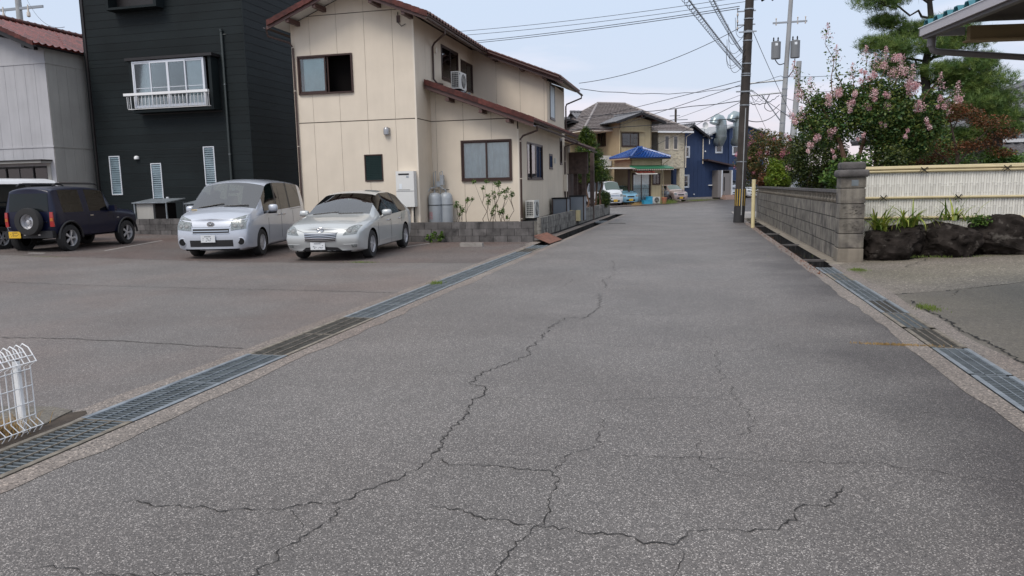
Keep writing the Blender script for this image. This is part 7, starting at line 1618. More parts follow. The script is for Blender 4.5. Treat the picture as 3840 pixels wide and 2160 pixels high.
MB().tube([(.52, 3.42, .66), (.6, 3.44, .66), (.55, 3.45, .56), (.2, 3.46, .54)], .009, 5).build('tail_handle', 'steel', t); MB().box(-.50, -.40, 3.4, 3.42, .77, .79).build('tail_handle', 'chrome', t)
for s in (-1, 1):
    sd = 'right' if s > 0 else 'left'; seam([(1.15, .42), (1.15, 1.0)], sd); seam([(2.2, .42), (2.2, 1.0), (2.18, 1.55)], sd); h_ = hit((s * 9, 2.05, .90), (-s, 0, 0)); MB().box(h_.x - .01, h_.x + .02, 1.98, 2.1, .885, .91).build('door_handle', 'chrome', t); h_ = hit((s * 9, .98, .80), (-s, 0, 0)); MB().box(h_.x - .012, h_.x + .012, .94, 1.02, .785, .81).build('side_marker', 'lamp_core', t)
    MB().box(min(s * .74, s * .92), max(s * .74, s * .92), 1.25, 1.36, .98, 1.14).build('mirror', 'paint_navy', t)
# wheel-arch flares
for y in (.60, 2.90):
    for s in (-1, 1): MB().tube([(s * .735, y + .43 * math.cos(a * PI / 12), .345 + .43 * math.sin(a * PI / 12)) for a in range(0, 13)], .028, 6).build('arch_flare', 'car_trim', t, smooth=True)
cabin(t, .60, 1.25, (1.75, 2.5), .45, .90, 1.42, -1)
# ---------- generic small cars
def kei(name, label, cat, loc, rz, paintm, L, W, H_, hood, kind='kei', group=None, rear=False, glass='car_glass'):
    w = W / 2; hz = .62 * H_ if kind != 'van' else .55 * H_; bz = .60 * H_ if kind != 'van' else .56 * H_; c0 = hood; c1 = hood + (.55 if kind != 'van' else .42) * (1.2 if kind == 'sedan' else 1)
    wt = w * .80
    st = [(.0, sec(.20, w * .7, .25, w * .88, .45, w * .94, hz * .80, w * .92, hz * .88, w * .8, hz * .9), [.08, .06, .08, .02, .06, .1, .06, .06]),
          (.2, sec(.17, w * .8, .22, w * .97, .5, w, hz * .86, w * .98, hz * .95, w * .86, hz * .98)),
          (c0, sec(.17, w * .8, .22, w * .98, .5, w, bz * .96, w * .99, hz * 1.02, w * .86, hz * 1.06)),
          (c0 + .08, sec(.17, w * .8, .22, w * .98, .5, w, bz * .98, w * .99, hz * 1.10, w * .85, hz * 1.15)),
          (c1, sec(.17, w * .8, .22, w * .98, .5, w, bz, w * .985, H_ * .91, wt, H_ * .965)),
          (c1 + .16, sec(.17, w * .8, .22, w * .98, .5, w, bz, w * .985, H_ * .935, wt, H_ * .99)),
          (L * .56, sec(.17, w * .8, .22, w * .98, .5, w, bz, w * .985, H_ * .94, wt, H_)), (L * .59, sec(.17, w * .8, .22, w * .98, .5, w, bz, w * .985, H_ * .94, wt, H_)),
          (L * .90, sec(.18, w * .8, .24, w * .97, .5, w * .99, bz, w * .97, H_ * .92, wt * .98, H_ * .985)),
          (L - .12, sec(.22, w * .78, .3, w * .95, .52, w * .97, bz, w * .95, H_ * .88, wt * .96, H_ * .95)), (L, sec(.28, w * .7, .34, w * .9, .55, w * .93, bz, w * .9, H_ * .82, wt * .9, H_ * .88))]
    def ff(i, j):
        if i == -1: return 4 if j == 4 else 0
        if i == 3 and j in (5, 6): return 1
        if i in (4, 5, 7) and j == 4: return 2
        if i == 6 and j == 4: return 3
        return 0
    t, patch, seam, hit = make_car(name, label, cat, loc, rz, st, L, (paintm, glass, 'car_glass'), dict(y=(.62 if kind == 'kei' else (.75 if kind != 'van' else .55), L - .62), x=w * .985, bulge=.07, rbulge=.03), ff, wheelr=.275 if L < 3.9 else .31, ww=.16, rimn=6, group=group)
    for s in (-1, 1):
        patch('headlight', 'lamp_clear', 'front', (s * w * .90, hz * .86), (s * w * .56, hz * .80), (s * w * .56, hz * .64), (s * w * .88, hz * .66), off=.01)
        MB().box(min(s * w, s * (w + .17)), max(s * w, s * (w + .17)), c0 + .2, c0 + .29, bz * 1.0, bz * 1.0 + .14).build('mirror', paintm, t)
    if kind == 'van': 
        patch('grille', 'chrome', 'front', (-w * .5, hz * .78), (w * .5, hz * .78), (w * .5, hz * .66), (-w * .5, hz * .66), off=.008)
        patch('grille_gap', 'car_trim', 'front', (-w * .47, hz * .75), (w * .47, hz * .75), (w * .47, hz * .73), (-w * .47, hz * .73), off=.013, nz=1)
    else: patch('grille', 'car_trim', 'front', (-w * .42, hz * .72), (w * .42, hz * .72), (w * .38, hz * .60), (-w * .38, hz * .60), off=.008)
    patch('lower_intake', 'car_trim', 'front', (-w * .5, .40), (w * .5, .40), (w * .5, .28), (-w * .5, .28), off=.006)
    h_ = hit((0, -9, .36), (0, 1, 0)); plate(t, (0, h_.y - .03, .38), 'plate_yellow' if kind in ('kei', 'van') else 'plate_white')
    for sd in ('right', 'left'): seam([(L * .36, .25), (L * .36, bz)], sd, .012); seam([(L * .575, .25), (L * .575, bz)], sd, .012); seam([(.62 + .4, .24), (L - 1.0, .24)], sd, .02)
    return t
HD = R(35.5)
kei('kei_van', 'small white boxy van under the dark carport', 'van', (-5.7, 56.2, -.13), R(36), 'paint_kei', 3.4, 1.475, 1.88, .30, 'van', glass='car_glass_green')
kei('blue_hatchback', 'light blue compact hatchback beside the carport post', 'car', (-4.72, 58.3, -.13), R(33), 'paint_lightblue', 3.4, 1.48, 1.5, .75, 'kei', glass='car_glass_green')
kei('dark_minivan', 'dark brown minivan with chrome grille half hidden by the pink-beige car', 'van', (-2.55, 63.6, -.13), HD, 'paint_dark', 3.4, 1.6, 1.65, .62, 'kei')
kei('beige_kei_car', 'pinkish beige small car at the corner of the navy building', 'car', (-1.02, 64.6, -.16), HD, 'paint_pinkish', 3.4, 1.475, 1.52, .72, 'kei', glass='car_glass_green')
kei('white_sedan', 'white car half hidden by the dark utility pole', 'car', (4.0, 76.9, -.18), R(50), 'paint_white', 4.2, 1.68, 1.42, 1.0, 'sedan')
kei('silver_minivan', 'silver minivan behind the white car', 'van', (4.9, 80.0, -.18), R(52), 'paint_silver', 4.4, 1.7, 1.85, .6, 'sedan')
kei('white_wagon', 'white car with black lower front between the pole and the stone wall', 'car', (5.95, 78.3, -.18), R(22), 'paint_white', 4.2, 1.68, 1.5, .9, 'sedan')
kei('black_minivan', 'black minivan with white roof cut off by the left edge of the photo', 'van', (-18.9, 19.4, .12), R(184), 'paint_black', 4.2, 1.70, 1.86, .7, 'sedan')
tm = bpy.data.objects.get('black_minivan'); b = MB(); b.poly([(-.70, 1.74), (-.60, 1.84), (-.3, 1.90), (.3, 1.90), (.60, 1.84), (.70, 1.74)], 1.35, 3.9); b.build('white_roof', 'paint_white', tm, smooth=True); b = MB(); b.poly([(-.68, 1.70), (-.58, 1.81), (.58, 1.81), (.68, 1.70)], 3.9, 4.12); b.build('roof_spoiler', 'paint_white', tm)
# ================================================================== PLANTS
def leafmesh(name, C_, size, m, parent=None, ratio=1.6, up=.3, seed=0, tri=False, loc=None):
    """one small bent leaf per centre point; C_ is an (n,3) array, size scalar or array"""
    g = np.random.default_rng(seed); C_ = np.asarray(C_, float); n = len(C_); sz = np.broadcast_to(size, (n,)) * g.uniform(.6, 1.3, n)
    a = g.normal(size=(n, 3)); a[:, 2] *= .6; a /= np.linalg.norm(a, axis=1)[:, None]; nr = g.normal(size=(n, 3)); nr[:, 2] += up * 3; nr -= a * (nr * a).sum(1)[:, None]; nr /= np.linalg.norm(nr, axis=1)[:, None] + 1e-9; s = np.cross(a, nr)
    L = (sz * ratio)[:, None] * a; W = (sz * .5)[:, None] * s; Bn = (sz * .18)[:, None] * nr
    V = np.stack([C_ - L / 2, C_ + W + Bn, C_ + L / 2, C_ - W + Bn], 1).reshape(-1, 3)
    me = bpy.data.meshes.new(name); me.vertices.add(4 * n); me.vertices.foreach_set('co', V.astype(np.float32).ravel())
    me.loops.add(4 * n); me.polygons.add(n); me.loops.foreach_set('vertex_index', np.arange(4 * n, dtype=np.int32)); me.polygons.foreach_set('loop_start', np.arange(0, 4 * n, 4, dtype=np.int32)); me.polygons.foreach_set('loop_total', np.full(n, 4, dtype=np.int32))
    at = me.attributes.new('tint', 'FLOAT', 'POINT'); at.data.foreach_set('value', np.repeat(g.uniform(0, 1, n), 4).astype(np.float32)); me.materials.append(M[m]); me.update(calc_edges=True); me.validate()
    return link(name, me, parent, loc)
def cloud(c, r, n, g, shell=.55, squash=(1, 1, 1)):
    d = g.normal(size=(n, 3)); d /= np.linalg.norm(d, axis=1)[:, None]; q = g.uniform(shell, 1, n) ** .7; return np.array(c) + d * (q * r)[:, None] * np.array(squash)
def limb(b, p, q, r0, r1, g, wig=.06, n=6):
    p, q = np.array(p, float), np.array(q, float); L = np.linalg.norm(q - p); P = []
    for i in range(n + 1): t_ = i / n; P.append(tuple(p + (q - p) * t_ + (g.normal(size=3) * wig * L * .5 * math.sin(PI * t_) if 0 < i < n else 0)))
    b.tube(P, [r0 + (r1 - r0) * i / n for i in range(n + 1)], 7); return P
# ---- crape myrtle with pink panicles
g = np.random.default_rng(11); base_ = (3.55, 18.0, .1)
T = thing('crape_myrtle', 'crape myrtle tree with pink flower panicles rising over the stone wall', 'tree', base_, 0)
tips = []; tb = MB(); 
forks = [((0, 0, 0), (-.12, 0, 1.6)), ((.15, .1, 0), (.35, .2, 1.5)), ((.05, .2, 0), (.15, .5, 1.7))]; k_ = []
limb(tb, (0, 0, -.1), (-.1, 0, 1.45), .085, .065, g, .03); limb(tb, (-.1, 0, 1.45), (-.42, -.1, 2.25), .06, .045, g, .04); limb(tb, (-.42, -.1, 2.25), (-.8, -.1, 3.0), .045, .02, g); limb(tb, (-.1, 0, 1.45), (.15, .1, 2.7), .05, .03, g); limb(tb, (.3, .2, -.1), (.4, .2, 1.9), .06, .045, g, .04); limb(tb, (.4, .2, 1.9), (.9, .2, 2.9), .045, .02, g); limb(tb, (.4, .2, 1.9), (.3, .5, 3.2), .04, .02, g); limb(tb, (.35, .2, 1.5), (1.3, .3, 2.5), .035, .015, g)
blobs = [(-.75, 0, 2.55, .55), (-.25, 0, 2.75, .62), (.25, -.1, 2.85, .62), (.75, .1, 2.85, .58), (1.1, .1, 2.45, .5), (1.35, .1, 2.75, .42), (.5, .1, 2.2, .5), (.9, .2, 2.0, .4), (-1.12, 0, 2.75, .32), (-.85, 0, 3.1, .32), (-.3, 0, 3.25, .35), (.3, 0, 3.35, .38), (.75, 0, 3.3, .3), (.0, 0, 3.05, .5), (1.45, .2, 3.15, .25), (1.2, .1, 2.1, .35), (1.5, .1, 2.5, .3), (.5, 0, 2.6, .5)]
pts = []
for x, y, z, r in blobs:
    n = int(1500 * r * r * 5.5); p_ = cloud((x, y, z), r, n, g, .2, (1, .9, .8)); pts.append(p_)
    for k in range(3): d = g.normal(size=3); d /= np.linalg.norm(d); limb(tb, (x * .6, y, z - .3), (x + d[0] * r * .8, y + d[1] * r * .6, z + abs(d[2]) * r * .7), .012, .004, g, .1, 4)
spr = [(-1.42, 0, 3.95), (-.75, 0, 4.72), (-.55, 0, 4.25), (-1.3, 0, 3.45), (.05, 0, 4.2), (.45, 0, 4.15), (.75, 0, 3.95), (1.0, 0, 3.75), (1.55, 0, 3.55), (1.9, 0, 3.35), (-.2, 0, 3.85), (-1.25, -.2, 2.95), (-1.05, .1, 3.6), (1.75, .1, 3.0), (.2, -.2, 4.0)]
for (x, y, z) in spr:
    p0 = np.array((x * .72, y, min(z - .6, 3.0))); P = limb(tb, p0, (x, y, z), .014, .004, g, .06, 5); q = np.array(P); n = 120
    t_ = g.uniform(0, 1, n); pts.append(p0 + (np.array((x, y, z)) - p0) * t_[:, None] + g.normal(size=(n, 3)) * .07)
pts = np.vstack(pts); tb.build('trunk', 'bark_red', T, smooth=True)
leafmesh('crown', pts, .040, 'leaf_myrtle', T, 1.7, .3, 3)
fl = []
for (x, y, z) in spr:
    for k in range(150): h = g.uniform(0, 1); fl.append((x + g.normal() * .06 * (1.2 - h), y + g.normal() * .06 * (1.2 - h), z - .25 + .36 * h))
heads = [(-1.45, -.2, 3.0, .17), (-.45, -.4, 3.35, .16), (-.3, -.4, 3.2, .12), (.62, -.3, 3.7, .18), (.55, -.3, 3.95, .13), (.85, -.3, 3.45, .18), (1.0, -.3, 3.3, .13), (1.5, -.2, 2.9, .12), (1.85, -.1, 3.05, .10), (-.7, -.4, 2.45, .10), (-.95, -.4, 2.3, .12), (-1.1, -.35, 2.15, .10), (-.25, -.45, 3.0, .12), (-.05, -.4, 2.3, .07), (-.75, -.4, 3.15, .13), (.2, -.4, 3.25, .15), (.45, -.4, 3.15, .12), (1.05, -.4, 3.0, .12), (.0, -.4, 2.9, .1), (.35, -.4, 2.55, .07), (1.25, -.3, 2.55, .08), (.8, -.45, 2.35, .07), (-.1, -.4, 3.55, .12), (-.6, -.3, 2.0, .07), (.15, -.4, 3.6, .12)]
for x, y, z, r in heads:
    for k in range(3): fl += list(cloud((x + g.normal() * r * .55, y + g.normal() * r * .3, z + g.normal() * r * .7), r * g.uniform(.35, .75), int(60 + 3600 * r * r), g, .1, (1, 1, 1.4)))
leafmesh('flowers', np.array(fl), .024, 'flower_pink', T, 1.0, .2, 5)
sx, sy, sz = (1, 1, 1)
# ---- clipped round bush
def bush(name, label, cat, c, rad, n, size, m, seed, squash=(1, 1, 1), flowers=None, stem=True, group=None, lump=.12):
    g = np.random.default_rng(seed); T = thing(name, label, cat, (c[0], c[1], .1), 0, group); h = c[2] - .1
    d = g.normal(size=(n, 3)); d /= np.linalg.norm(d, axis=1)[:, None]; w = lump * (np.sin(d[:, 0] * 5 + seed) + np.sin(d[:, 1] * 6 + 1) + np.sin(d[:, 2] * 7 + 2)) / 2
    q = g.uniform(.25, 1, n) ** .5 + w; P = d * (q * rad)[:, None] * np.array(squash) + np.array((0, 0, h)); P = P[P[:, 2] > -.05]
    b = MB()
    for k in range(7): a = g.uniform(0, 6.3); limb(b, (.05 * math.cos(a), .05 * math.sin(a), -.05), (rad * squash[0] * .6 * math.cos(a), rad * .6 * math.sin(a), h + g.uniform(-.2, .6) * rad * squash[2]), .03, .008, g, .1)
    b.build('stems', 'bark', T, smooth=True); leafmesh('foliage', P, size, m, T, 1.6, .3, seed)
    if flowers:
        fm, cnt, fr = flowers; fl = []
        for k in range(cnt): d = g.normal(size=3); d[1] = -abs(d[1]) * 1.2; d[2] = d[2] * .8 + .2; d /= np.linalg.norm(d); fl += list(cloud(d * rad * np.array(squash) * 1.0 + np.array((0, 0, h)), fr * g.uniform(.6, 1.2), 60, g, .2))
        leafmesh('flowers', np.array(fl), .03, fm, T, 1.0, .2, seed + 1)
    return T
bush('clipped_bush', 'dense rounded evergreen bush behind the stone wall, left of the pink tree trunk', 'bush', (3.72, 25.0, 2.15), .95, 17000, .045, 'leaf_bush', 21, (1, .9, 1.18), ('flower_pink', 8, .11), lump=.06)
bush('pink_bush', 'loose bush with hot pink flowers overhanging the dark utility pole', 'bush', (3.3, 36.5, 2.45), 1.25, 16000, .06, 'leaf_mixed', 22, (1.15, 1, 1.05), ('flower_hot', 30, .13), lump=.14)
bush('lime_bush', 'bright lime green bush between the pink bush and the clipped one', 'bush', (3.35, 32.3, 1.6), .58, 4600, .065, 'leaf_lime', 23, (.85, .9, 1.25), lump=.25)
bush('wall_bush', 'reddish green shrub at the far corner of the stone wall', 'bush', (3.1, 34.1, 1.5), .42, 2200, .06, 'leaf_red', 24, (1.0, 1, .8), lump=.2)
bush('garden_shrub', 'leafy shrub under the pink tree, behind the stone gatepost', 'bush', (3.3, 17.4, 1.58), .46, 3600, .045, 'leaf_fresh', 25, (1.1, .7, .9), lump=.25)
bush('garden_shrub', 'leafy shrub between the pink tree trunk and the bamboo screen', 'bush', (4.15, 17.6, 1.65), .5, 3600, .045, 'leaf_bush', 26, (1.1, .7, 1.0), lump=.25)
bush('garden_shrub', 'dark shrub mass under the pine tree', 'bush', (5.6, 20.5, 1.7), .9, 8000, .05, 'leaf_myrtle', 27, (1.3, .7, 1.0), lump=.2)
bush('garden_shrub', 'bright green bush at the right edge above the bamboo screen', 'bush', (6.95, 19.6, 1.6), .55, 5000, .05, 'leaf_fresh', 28, (1.1, .7, .95), lump=.2)
bush('garden_shrub', 'yellow-green clipped shrub just above the bamboo rail at the right edge', 'bush', (7.1, 17.4, 1.42), .42, 3500, .035, 'leaf_lime', 29, (1.3, .6, .8), lump=.1)
# ---- maple with reddish leaves
g = np.random.default_rng(31); T = thing('maple', 'small Japanese maple with reddish feathery leaves right of the pine', 'tree', (5.75, 18.9, .1), 0); b = MB()
limb(b, (0, 0, -.1), (.05, 0, 1.9), .055, .04, g, .04); limb(b, (.05, 0, 1.9), (-.15, 0, 2.7), .035, .012, g); limb(b, (.05, 0, 1.75), (.65, 0, 2.5), .03, .01, g); limb(b, (.05, 0, 1.6), (-.6, 0, 2.2), .03, .01, g); limb(b, (.3, 0, 2.05), (1.1, .1, 2.3), .02, .007, g); limb(b, (-.15, 0, 2.4), (.2, 0, 3.0), .015, .006, g)
b.build('trunk', 'bark', T, smooth=True); P = []
for (x, z, r) in ((-.7, 2.15, .42), (-.35, 1.9, .4), (-.1, 2.95, .35), (.25, 2.8, .35), (.6, 2.6, .4), (.95, 2.35, .3), (.6, 2.15, .38), (-.75, 1.75, .32), (.95, 1.95, .28), (.15, 2.1, .35), (-.25, 2.75, .3), (-.55, 2.55, .16)): P.append(cloud((x, g.uniform(-.2, .2), z), r, int(1800 * r), g, .1, (1.2, .8, .5)) )
leafmesh('crown', np.vstack(P), .032, 'leaf_red', T, 1.5, .8, 32); P = [cloud((x, .3, z), r, int(700 * r), g, .1, (1.2, .8, .6)) for (x, z, r) in ((0, 1.75, .5), (.6, 1.85, .45), (.9, 1.6, .4), (-.4, 1.55, .45))]; leafmesh('foliage', np.vstack(P), .04, 'leaf_fresh', T, 1.5, .5, 33)
# ---- garden pine, cloud pruned
g = np.random.default_rng(41); T = thing('garden_pine', 'tall Japanese garden pine with layered pads of needles behind the flowering tree', 'tree', (5.85, 22.0, .1), 0); b = MB()
TR = [(0.1, 0, -.1), (.05, 0, 1.3), (-.08, 0, 2.4), (.12, 0, 3.3), (-.02, 0, 4.2), (.12, 0, 5.2), (.0, 0, 6.1), (.05, 0, 7.0)]; b.tube(TR, [.17, .15, .13, .115, .10, .08, .06, .03], 10)
pads = [(-1.2, -.2, 6.05, .55), (-.65, .1, 6.35, .55), (.15, 0, 6.6, .6), (.75, .1, 6.4, .5), (-.95, .2, 5.55, .35), (-1.15, 0, 4.95, .42), (-.7, -.3, 4.75, .45), (-.35, .2, 5.25, .45), (.5, 0, 5.3, .5), (.25, -.2, 4.75, .4), (.95, 0, 4.95, .5), (1.05, -.1, 4.2, .5), (1.45, 0, 3.85, .55), (.7, .2, 3.95, .45), (1.2, -.2, 3.35, .5), (1.75, .1, 3.4, .45), (.75, 0, 3.15, .45), (1.55, 0, 2.95, .42), (1.9, 0, 3.0, .35), (.3, -.3, 4.15, .35), (-.5, 0, 4.2, .4), (-.9, 0, 4.35, .35), (1.75, 0, 2.75, .35), (2.05, 0, 2.65, .3), (-.55, .1, 3.3, .4), (-.2, -.1, 2.7, .4), (.5, .2, 2.55, .4), (1.1, .1, 2.5, .4), (-.55, 0, 2.3, .4), (1.0, 0, 3.7, .4), (1.35, 0, 4.4, .3)]
tuf = []
for (x, y, z, r) in pads:
    zt = max(.8, z - .25 - abs(x) * .15); tx = np.interp(zt, [q[2] for q in TR], [q[0] for q in TR]); P = limb(b, (tx, 0, zt - .1), (x, y, z - .12), .035, .014, g, .12, 7)
    for k in range(7): d = g.normal(size=3) * (1, .9, .2); d /= np.linalg.norm(d); limb(b, (x * .85 + tx * .15, y, z - .14), (x + d[0] * r * .9, y + d[1] * r * .8, z - .05 + d[2] * .05), .012, .004, g, .2, 4)
    r *= 1.2; n = int(680 * r); c_ = cloud((x, y, z), r, n, g, .1, (1.2, 1.05, .55)); tuf.append(c_)
b.build('trunk', 'bark_dark', T, smooth=True); tuf = np.vstack(tuf); K = 17; n = len(tuf)
d = g.normal(size=(n, K, 3)) * (1, 1, .75); d[:, :, 2] += .75; d /= np.linalg.norm(d, axis=2)[:, :, None]; Ln = g.uniform(.11, .18, (n, K, 1)); s = np.cross(d, g.normal(size=(n, K, 3))); s /= np.linalg.norm(s, axis=2)[:, :, None]
c0 = tuf[:, None, :] + g.normal(size=(n, K, 3)) * .02; V = np.stack([c0 - s * .0042, c0 + s * .0042, c0 + d * Ln], 2).reshape(-1, 3).astype(np.float32); nf = n * K
me = bpy.data.meshes.new('needles'); me.vertices.add(3 * nf); me.vertices.foreach_set('co', V.ravel()); me.loops.add(3 * nf); me.polygons.add(nf); me.loops.foreach_set('vertex_index', np.arange(3 * nf, dtype=np.int32)); me.polygons.foreach_set('loop_start', np.arange(0, 3 * nf, 3, dtype=np.int32)); me.polygons.foreach_set('loop_total', np.full(nf, 3, dtype=np.int32))
at = me.attributes.new('tint', 'FLOAT', 'POINT'); at.data.foreach_set('value', np.repeat(g.uniform(0, 1, n), K * 3).astype(np.float32)); me.materials.append(M['needle']); me.update(calc_edges=True); link('needles', me, T)
# ---- conifer by the cream house
g = np.random.default_rng(51); T = thing('conifer', 'green feathery conifer at the far end of the cream house', 'tree', (-5.0, 38.2, -.1), 0); b = MB(); P = []
for k in range(4): limb(b, (-.25 + k * .16, .1 * k, 0), (-.4 + k * .28, .1, 2.3), .06, .035, g, .05)
limb(b, (0, 0, 1.8), (-.3, 0, 4.1), .05, .01, g)
for k in range(300):
    h = g.uniform(0, 1) ** 1.1; z = 1.75 + h * 2.55; rad = (1.22 * (1 - h) ** .75 + .1) * (.55 + .45 * g.uniform()); a = g.uniform(0, 6.28); cx = -.35 + .1 * (1 - h) + .25 * (1 - h) ** 2
    tip = np.array((cx + rad * math.cos(a), rad * math.sin(a), z + .12)); c_ = np.array((cx, 0, z - .1)); m_ = 70; t_ = g.uniform(.35, 1.05, m_)
    P.append(c_ + (tip - c_) * t_[:, None] + g.normal(size=(m_, 3)) * (.05, .05, .07))
b.build('trunk', 'bark_red', T, smooth=True); leafmesh('crown', np.vstack(P), .045, 'leaf_conifer', T, 2.2, .6, 52)
bush('low_shrub', 'small round green shrub at the foot of the conifer, above the low wall', 'bush', (-4.6, 38.9, .72), .42, 2500, .05, 'leaf_myrtle', 53, (1, 1, 1.1))
# ---- strap-leaved clumps at the rocks
def clump(label, loc, n, L, seed, m='leaf_strap', w=.042):
    g = np.random.default_rng(seed); b = MB()
    for k in range(n):
        a = g.uniform(0, 6.28); l_ = L * g.uniform(.7, 1.3); lean = g.uniform(.2, 1.1); P = []; x = y = 0; z = 0; el = R(85 - 20 * lean); dx, dy = math.cos(a), math.sin(a); ox, oy = g.normal() * .07, g.normal() * .05
        for i in range(8): P.append((ox + x * dx, oy + x * dy, z)); x += l_ / 7 * math.cos(el); z += l_ / 7 * math.sin(el); el -= lean * .42
        k0 = len(b.v)
        for i, (px, py, pz) in enumerate(P): ww = w * (1 - (i / 7) ** 2.2) * .5 + .001; b.v += [(px - dy * ww, py + dx * ww, pz), (px + dy * ww, py - dx * ww, pz)]
        for i in range(7): q = k0 + 2 * i; b.f.append((q, q + 1, q + 3, q + 2)); b.mi.append(0)
    o = b.build('strap_leaved_plant', m, None, smooth='all', fix=False); o.location = loc
    at = o.data.attributes.new('tint', 'FLOAT', 'POINT'); at.data.foreach_set('value', np.repeat(g.uniform(0, 1, n), 16).astype(np.float32)); return tag(o, label, 'plant', 'strap-leaved plants on the boulders')
clump('arching strap-leaved clump right beside the stone gatepost', (3.5, 15.62, .52), 46, .55, 61); clump('strap-leaved clump with yellowish tips, second from the gatepost', (4.0, 15.60, .60), 40, .6, 62); clump('thin spiky clump on the middle boulder', (4.75, 15.6, .72), 20, .42, 63); clump('one long-bladed clump between the second clump and the spiky one', (4.95, 15.62, .70), 10, .62, 64, w=.018)
o = leafmesh('ground_plant', cloud((5.2, 15.6, .72), .17, 320, np.random.default_rng(65), .1, (1.5, .6, .8)), .035, 'leaf_fresh', None, 1.5, .4, 65); tag(o, 'low dark leafy plant at the right end of the middle boulder', 'plant')
# ---- shrubs behind the low wall of the cream house
def twig(label, x, y, hs, seed, kind='twiggy_shrub'):
    g = np.random.default_rng(seed); T = thing(kind, label, 'shrub', (x, y, .0), 0, 'twiggy shrubs under the curtained window'); b = MB(); P = []
    for (dx, h) in hs:
        q = limb(b, (dx * .3, 0, .0), (dx, g.normal() * .05, h), .012, .006, g, .08, 6)
        for k in range(2 if h > 1 else 1):
            e = np.array((dx + g.uniform(-.25, .25), g.normal() * .08, h + g.uniform(.02, .22))); limb(b, q[4], e, .006, .003, g, .1, 3); P.append(cloud(e, .085, 34, g, .1))
        P.append(cloud((dx, 0, h), .08, 30, g, .1))
    b.build('stems', 'bark', T, smooth=True); leafmesh('leaves', np.vstack(P), .04, 'leaf_fresh', T, 1.5, .3, seed)
twig('bushy twiggy shrub left of centre under the curtained window', -6.95, 21.7, [(-.1, .95), (.1, .8), (.25, 1.1), (.0, .7)], 71); twig('taller twiggy shrub under the middle of the curtained window', -6.05, 21.7, [(-.15, 1.5), (.05, 1.1), (.25, .95), (.12, .7)], 72); twig('leafiest twiggy shrub by the downpipe', -5.6, 21.7, [(-.1, 1.55), (.1, 1.2), (.3, 1.25), (-.25, 1.2), (.0, .75), (.15, .6)], 73)
T = thing('weed', 'leafy green weed growing at the foot of the block wall', 'plant', (-7.25, 20.28, -.08), 0); g = np.random.default_rng(74); b = MB(); P = []
for k in range(9): a = g.uniform(-1.2, 1.2); l_ = g.uniform(.25, .42); e = (l_ * math.sin(a) * .8, -.08 + g.normal() * .03, l_ * math.cos(a)); limb(b, (0, -.03, 0), e, .005, .003, g, .1, 3); P.append(cloud(e, .06, 14, g, .1)); P.append(cloud(np.array(e) * .6, .06, 10, g, .1))
b.build('stems', 'stem_green', T); leafmesh('leaves', np.vstack(P), .06, 'leaf_fresh', T, 1.5, .4, 75)
# ---- weeds, dry grass, fallen leaves
def tuft(name, label, loc, n, h, sx, sy, m, seed, ang=0):
    g = np.random.default_rng(seed); b = MB()
    for k in range(n):
        x, y = g.normal() * sx, g.normal() * sy; a = g.uniform(0, 6.28); l_ = h * g.uniform(.5, 1.2); dx, dy = math.cos(a) * l_ * .55, math.sin(a) * l_ * .55; w = .003; c_, s_ = math.cos(ang), math.sin(ang); X, Y = x * c_ - y * s_, x * s_ + y * c_
        b.add([(X - w, Y, 0), (X + w, Y, 0), (X + dx * .5 + w * .7, Y + dy * .5, l_ * .7), (X + dx * .5 - w * .7, Y + dy * .5, l_ * .7), (X + dx, Y + dy, l_ * .95)], [(0, 1, 2, 3), (3, 2, 4)])
    o = b.build(name, m, None, fix=False); o.location = loc; tag(o, label, 'grass'); o['kind'] = 'stuff'
tuft('dry_grass', 'dry straw-coloured grass at the foot of the mesh fence post', (-4.33, 3.68, .01), 260, .12, .05, .10, 'dry_grass', 81); tuft('weeds', 'dry weeds in the crack beside the right drain', (1.86, 7.40, 0), 300, .022, .17, .012, 'dry_grass', 82, -.05); tuft('weeds', 'green weeds in the driveway joint by the right drain', (2.72, 9.6, .0), 300, .03, .06, .12, 'weed', 83)
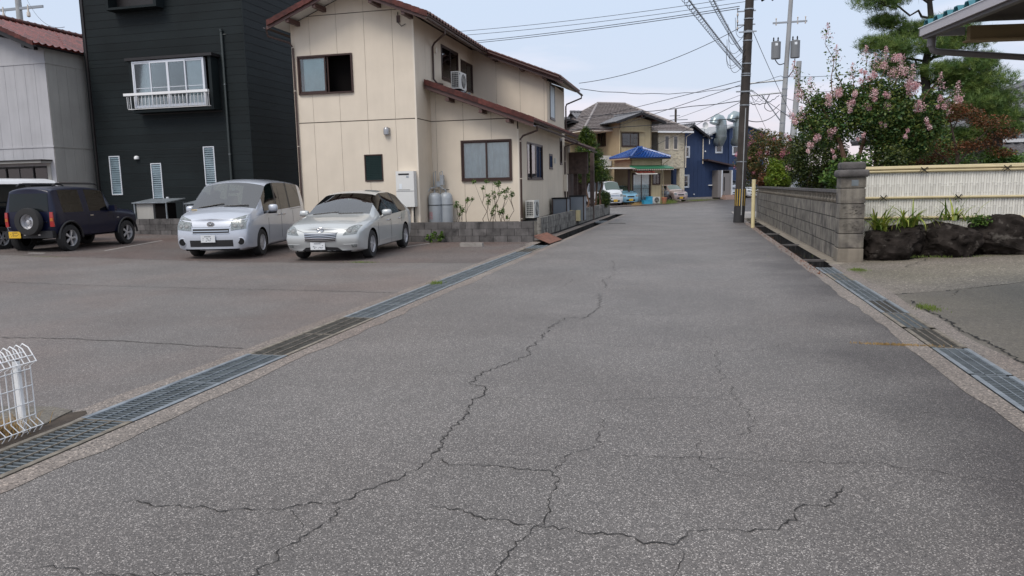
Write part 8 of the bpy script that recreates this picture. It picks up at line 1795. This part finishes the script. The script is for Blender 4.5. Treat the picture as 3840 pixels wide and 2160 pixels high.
tuft('weeds', 'small green weeds at the foot of the stone gatepost', (2.72, 13.5, .0), 200, .035, .07, .1, 'weed', 84); tuft('weeds', 'small weeds in the paving seam before the cars', (-6.9, 14.5, -.02), 160, .03, .16, .02, 'weed', 85); tuft('weeds', 'little weeds on the tenth grating', (-4.02, 11.2, 0), 120, .05, .05, .06, 'weed', 86)
tuft('weeds', 'weeds along the paving seam at far left', (-15.6, 14.4, .08), 240, .035, .6, .05, 'weed', 87); tuft('weeds', 'roadside weeds before the flower pot and crates', (-1.9, 60.2, -.14), 400, .35, .5, .15, 'weed', 88, 1.0); tuft('dry_grass', 'dry grass tuft below the blue hatchback', (-4.2, 56.6, -.14), 260, .25, .35, .12, 'dry_grass', 89, 1.0); tuft('weeds', 'strip of weeds in front of the navy building', (.4, 67.5, -.16), 500, .2, .25, 1.4, 'weed', 90, -.5)
tuft('weeds', 'weeds round the boulders at the driveway edge', (4.6, 15.35, .04), 220, .05, .9, .04, 'weed', 91)
g = np.random.default_rng(92); P = np.column_stack([g.normal(2.03, .07, 900), g.uniform(12.5, 30, 900), np.zeros(900)]); P[:, 2] = -.0045 * (P[:, 1] - 10) + .012
o = leafmesh('fallen_leaves', P, .018, 'fallen', None, 1.4, 3, 93); tag(o, 'rust brown fallen leaves and needles along the open drain', 'leaf litter'); o['kind'] = 'stuff'
# ---- greenery and roofs that close the horizon
def farmass(label, x0, x1, y, h, seed, m='leaf_bush'):
    g = np.random.default_rng(seed); P = []
    for k in range(int((x1 - x0) / 1.6)): x = g.uniform(x0, x1); r = g.uniform(1.0, 2.0); P.append(cloud((x, y + g.normal() * 2, h * g.uniform(.3, .8)), r, 260, g, .3, (1.2, 1, .9)))
    o = leafmesh('tree_line', np.vstack(P), .28, m, None, 1.4, .4, seed); tag(o, label, 'tree line'); o['kind'] = 'stuff'
farmass('far green trees closing the view to the right beyond the garden', 9, 60, 70, 3.2, 95); farmass('far green trees behind the houses on the left', -90, -30, 90, 3.5, 96)
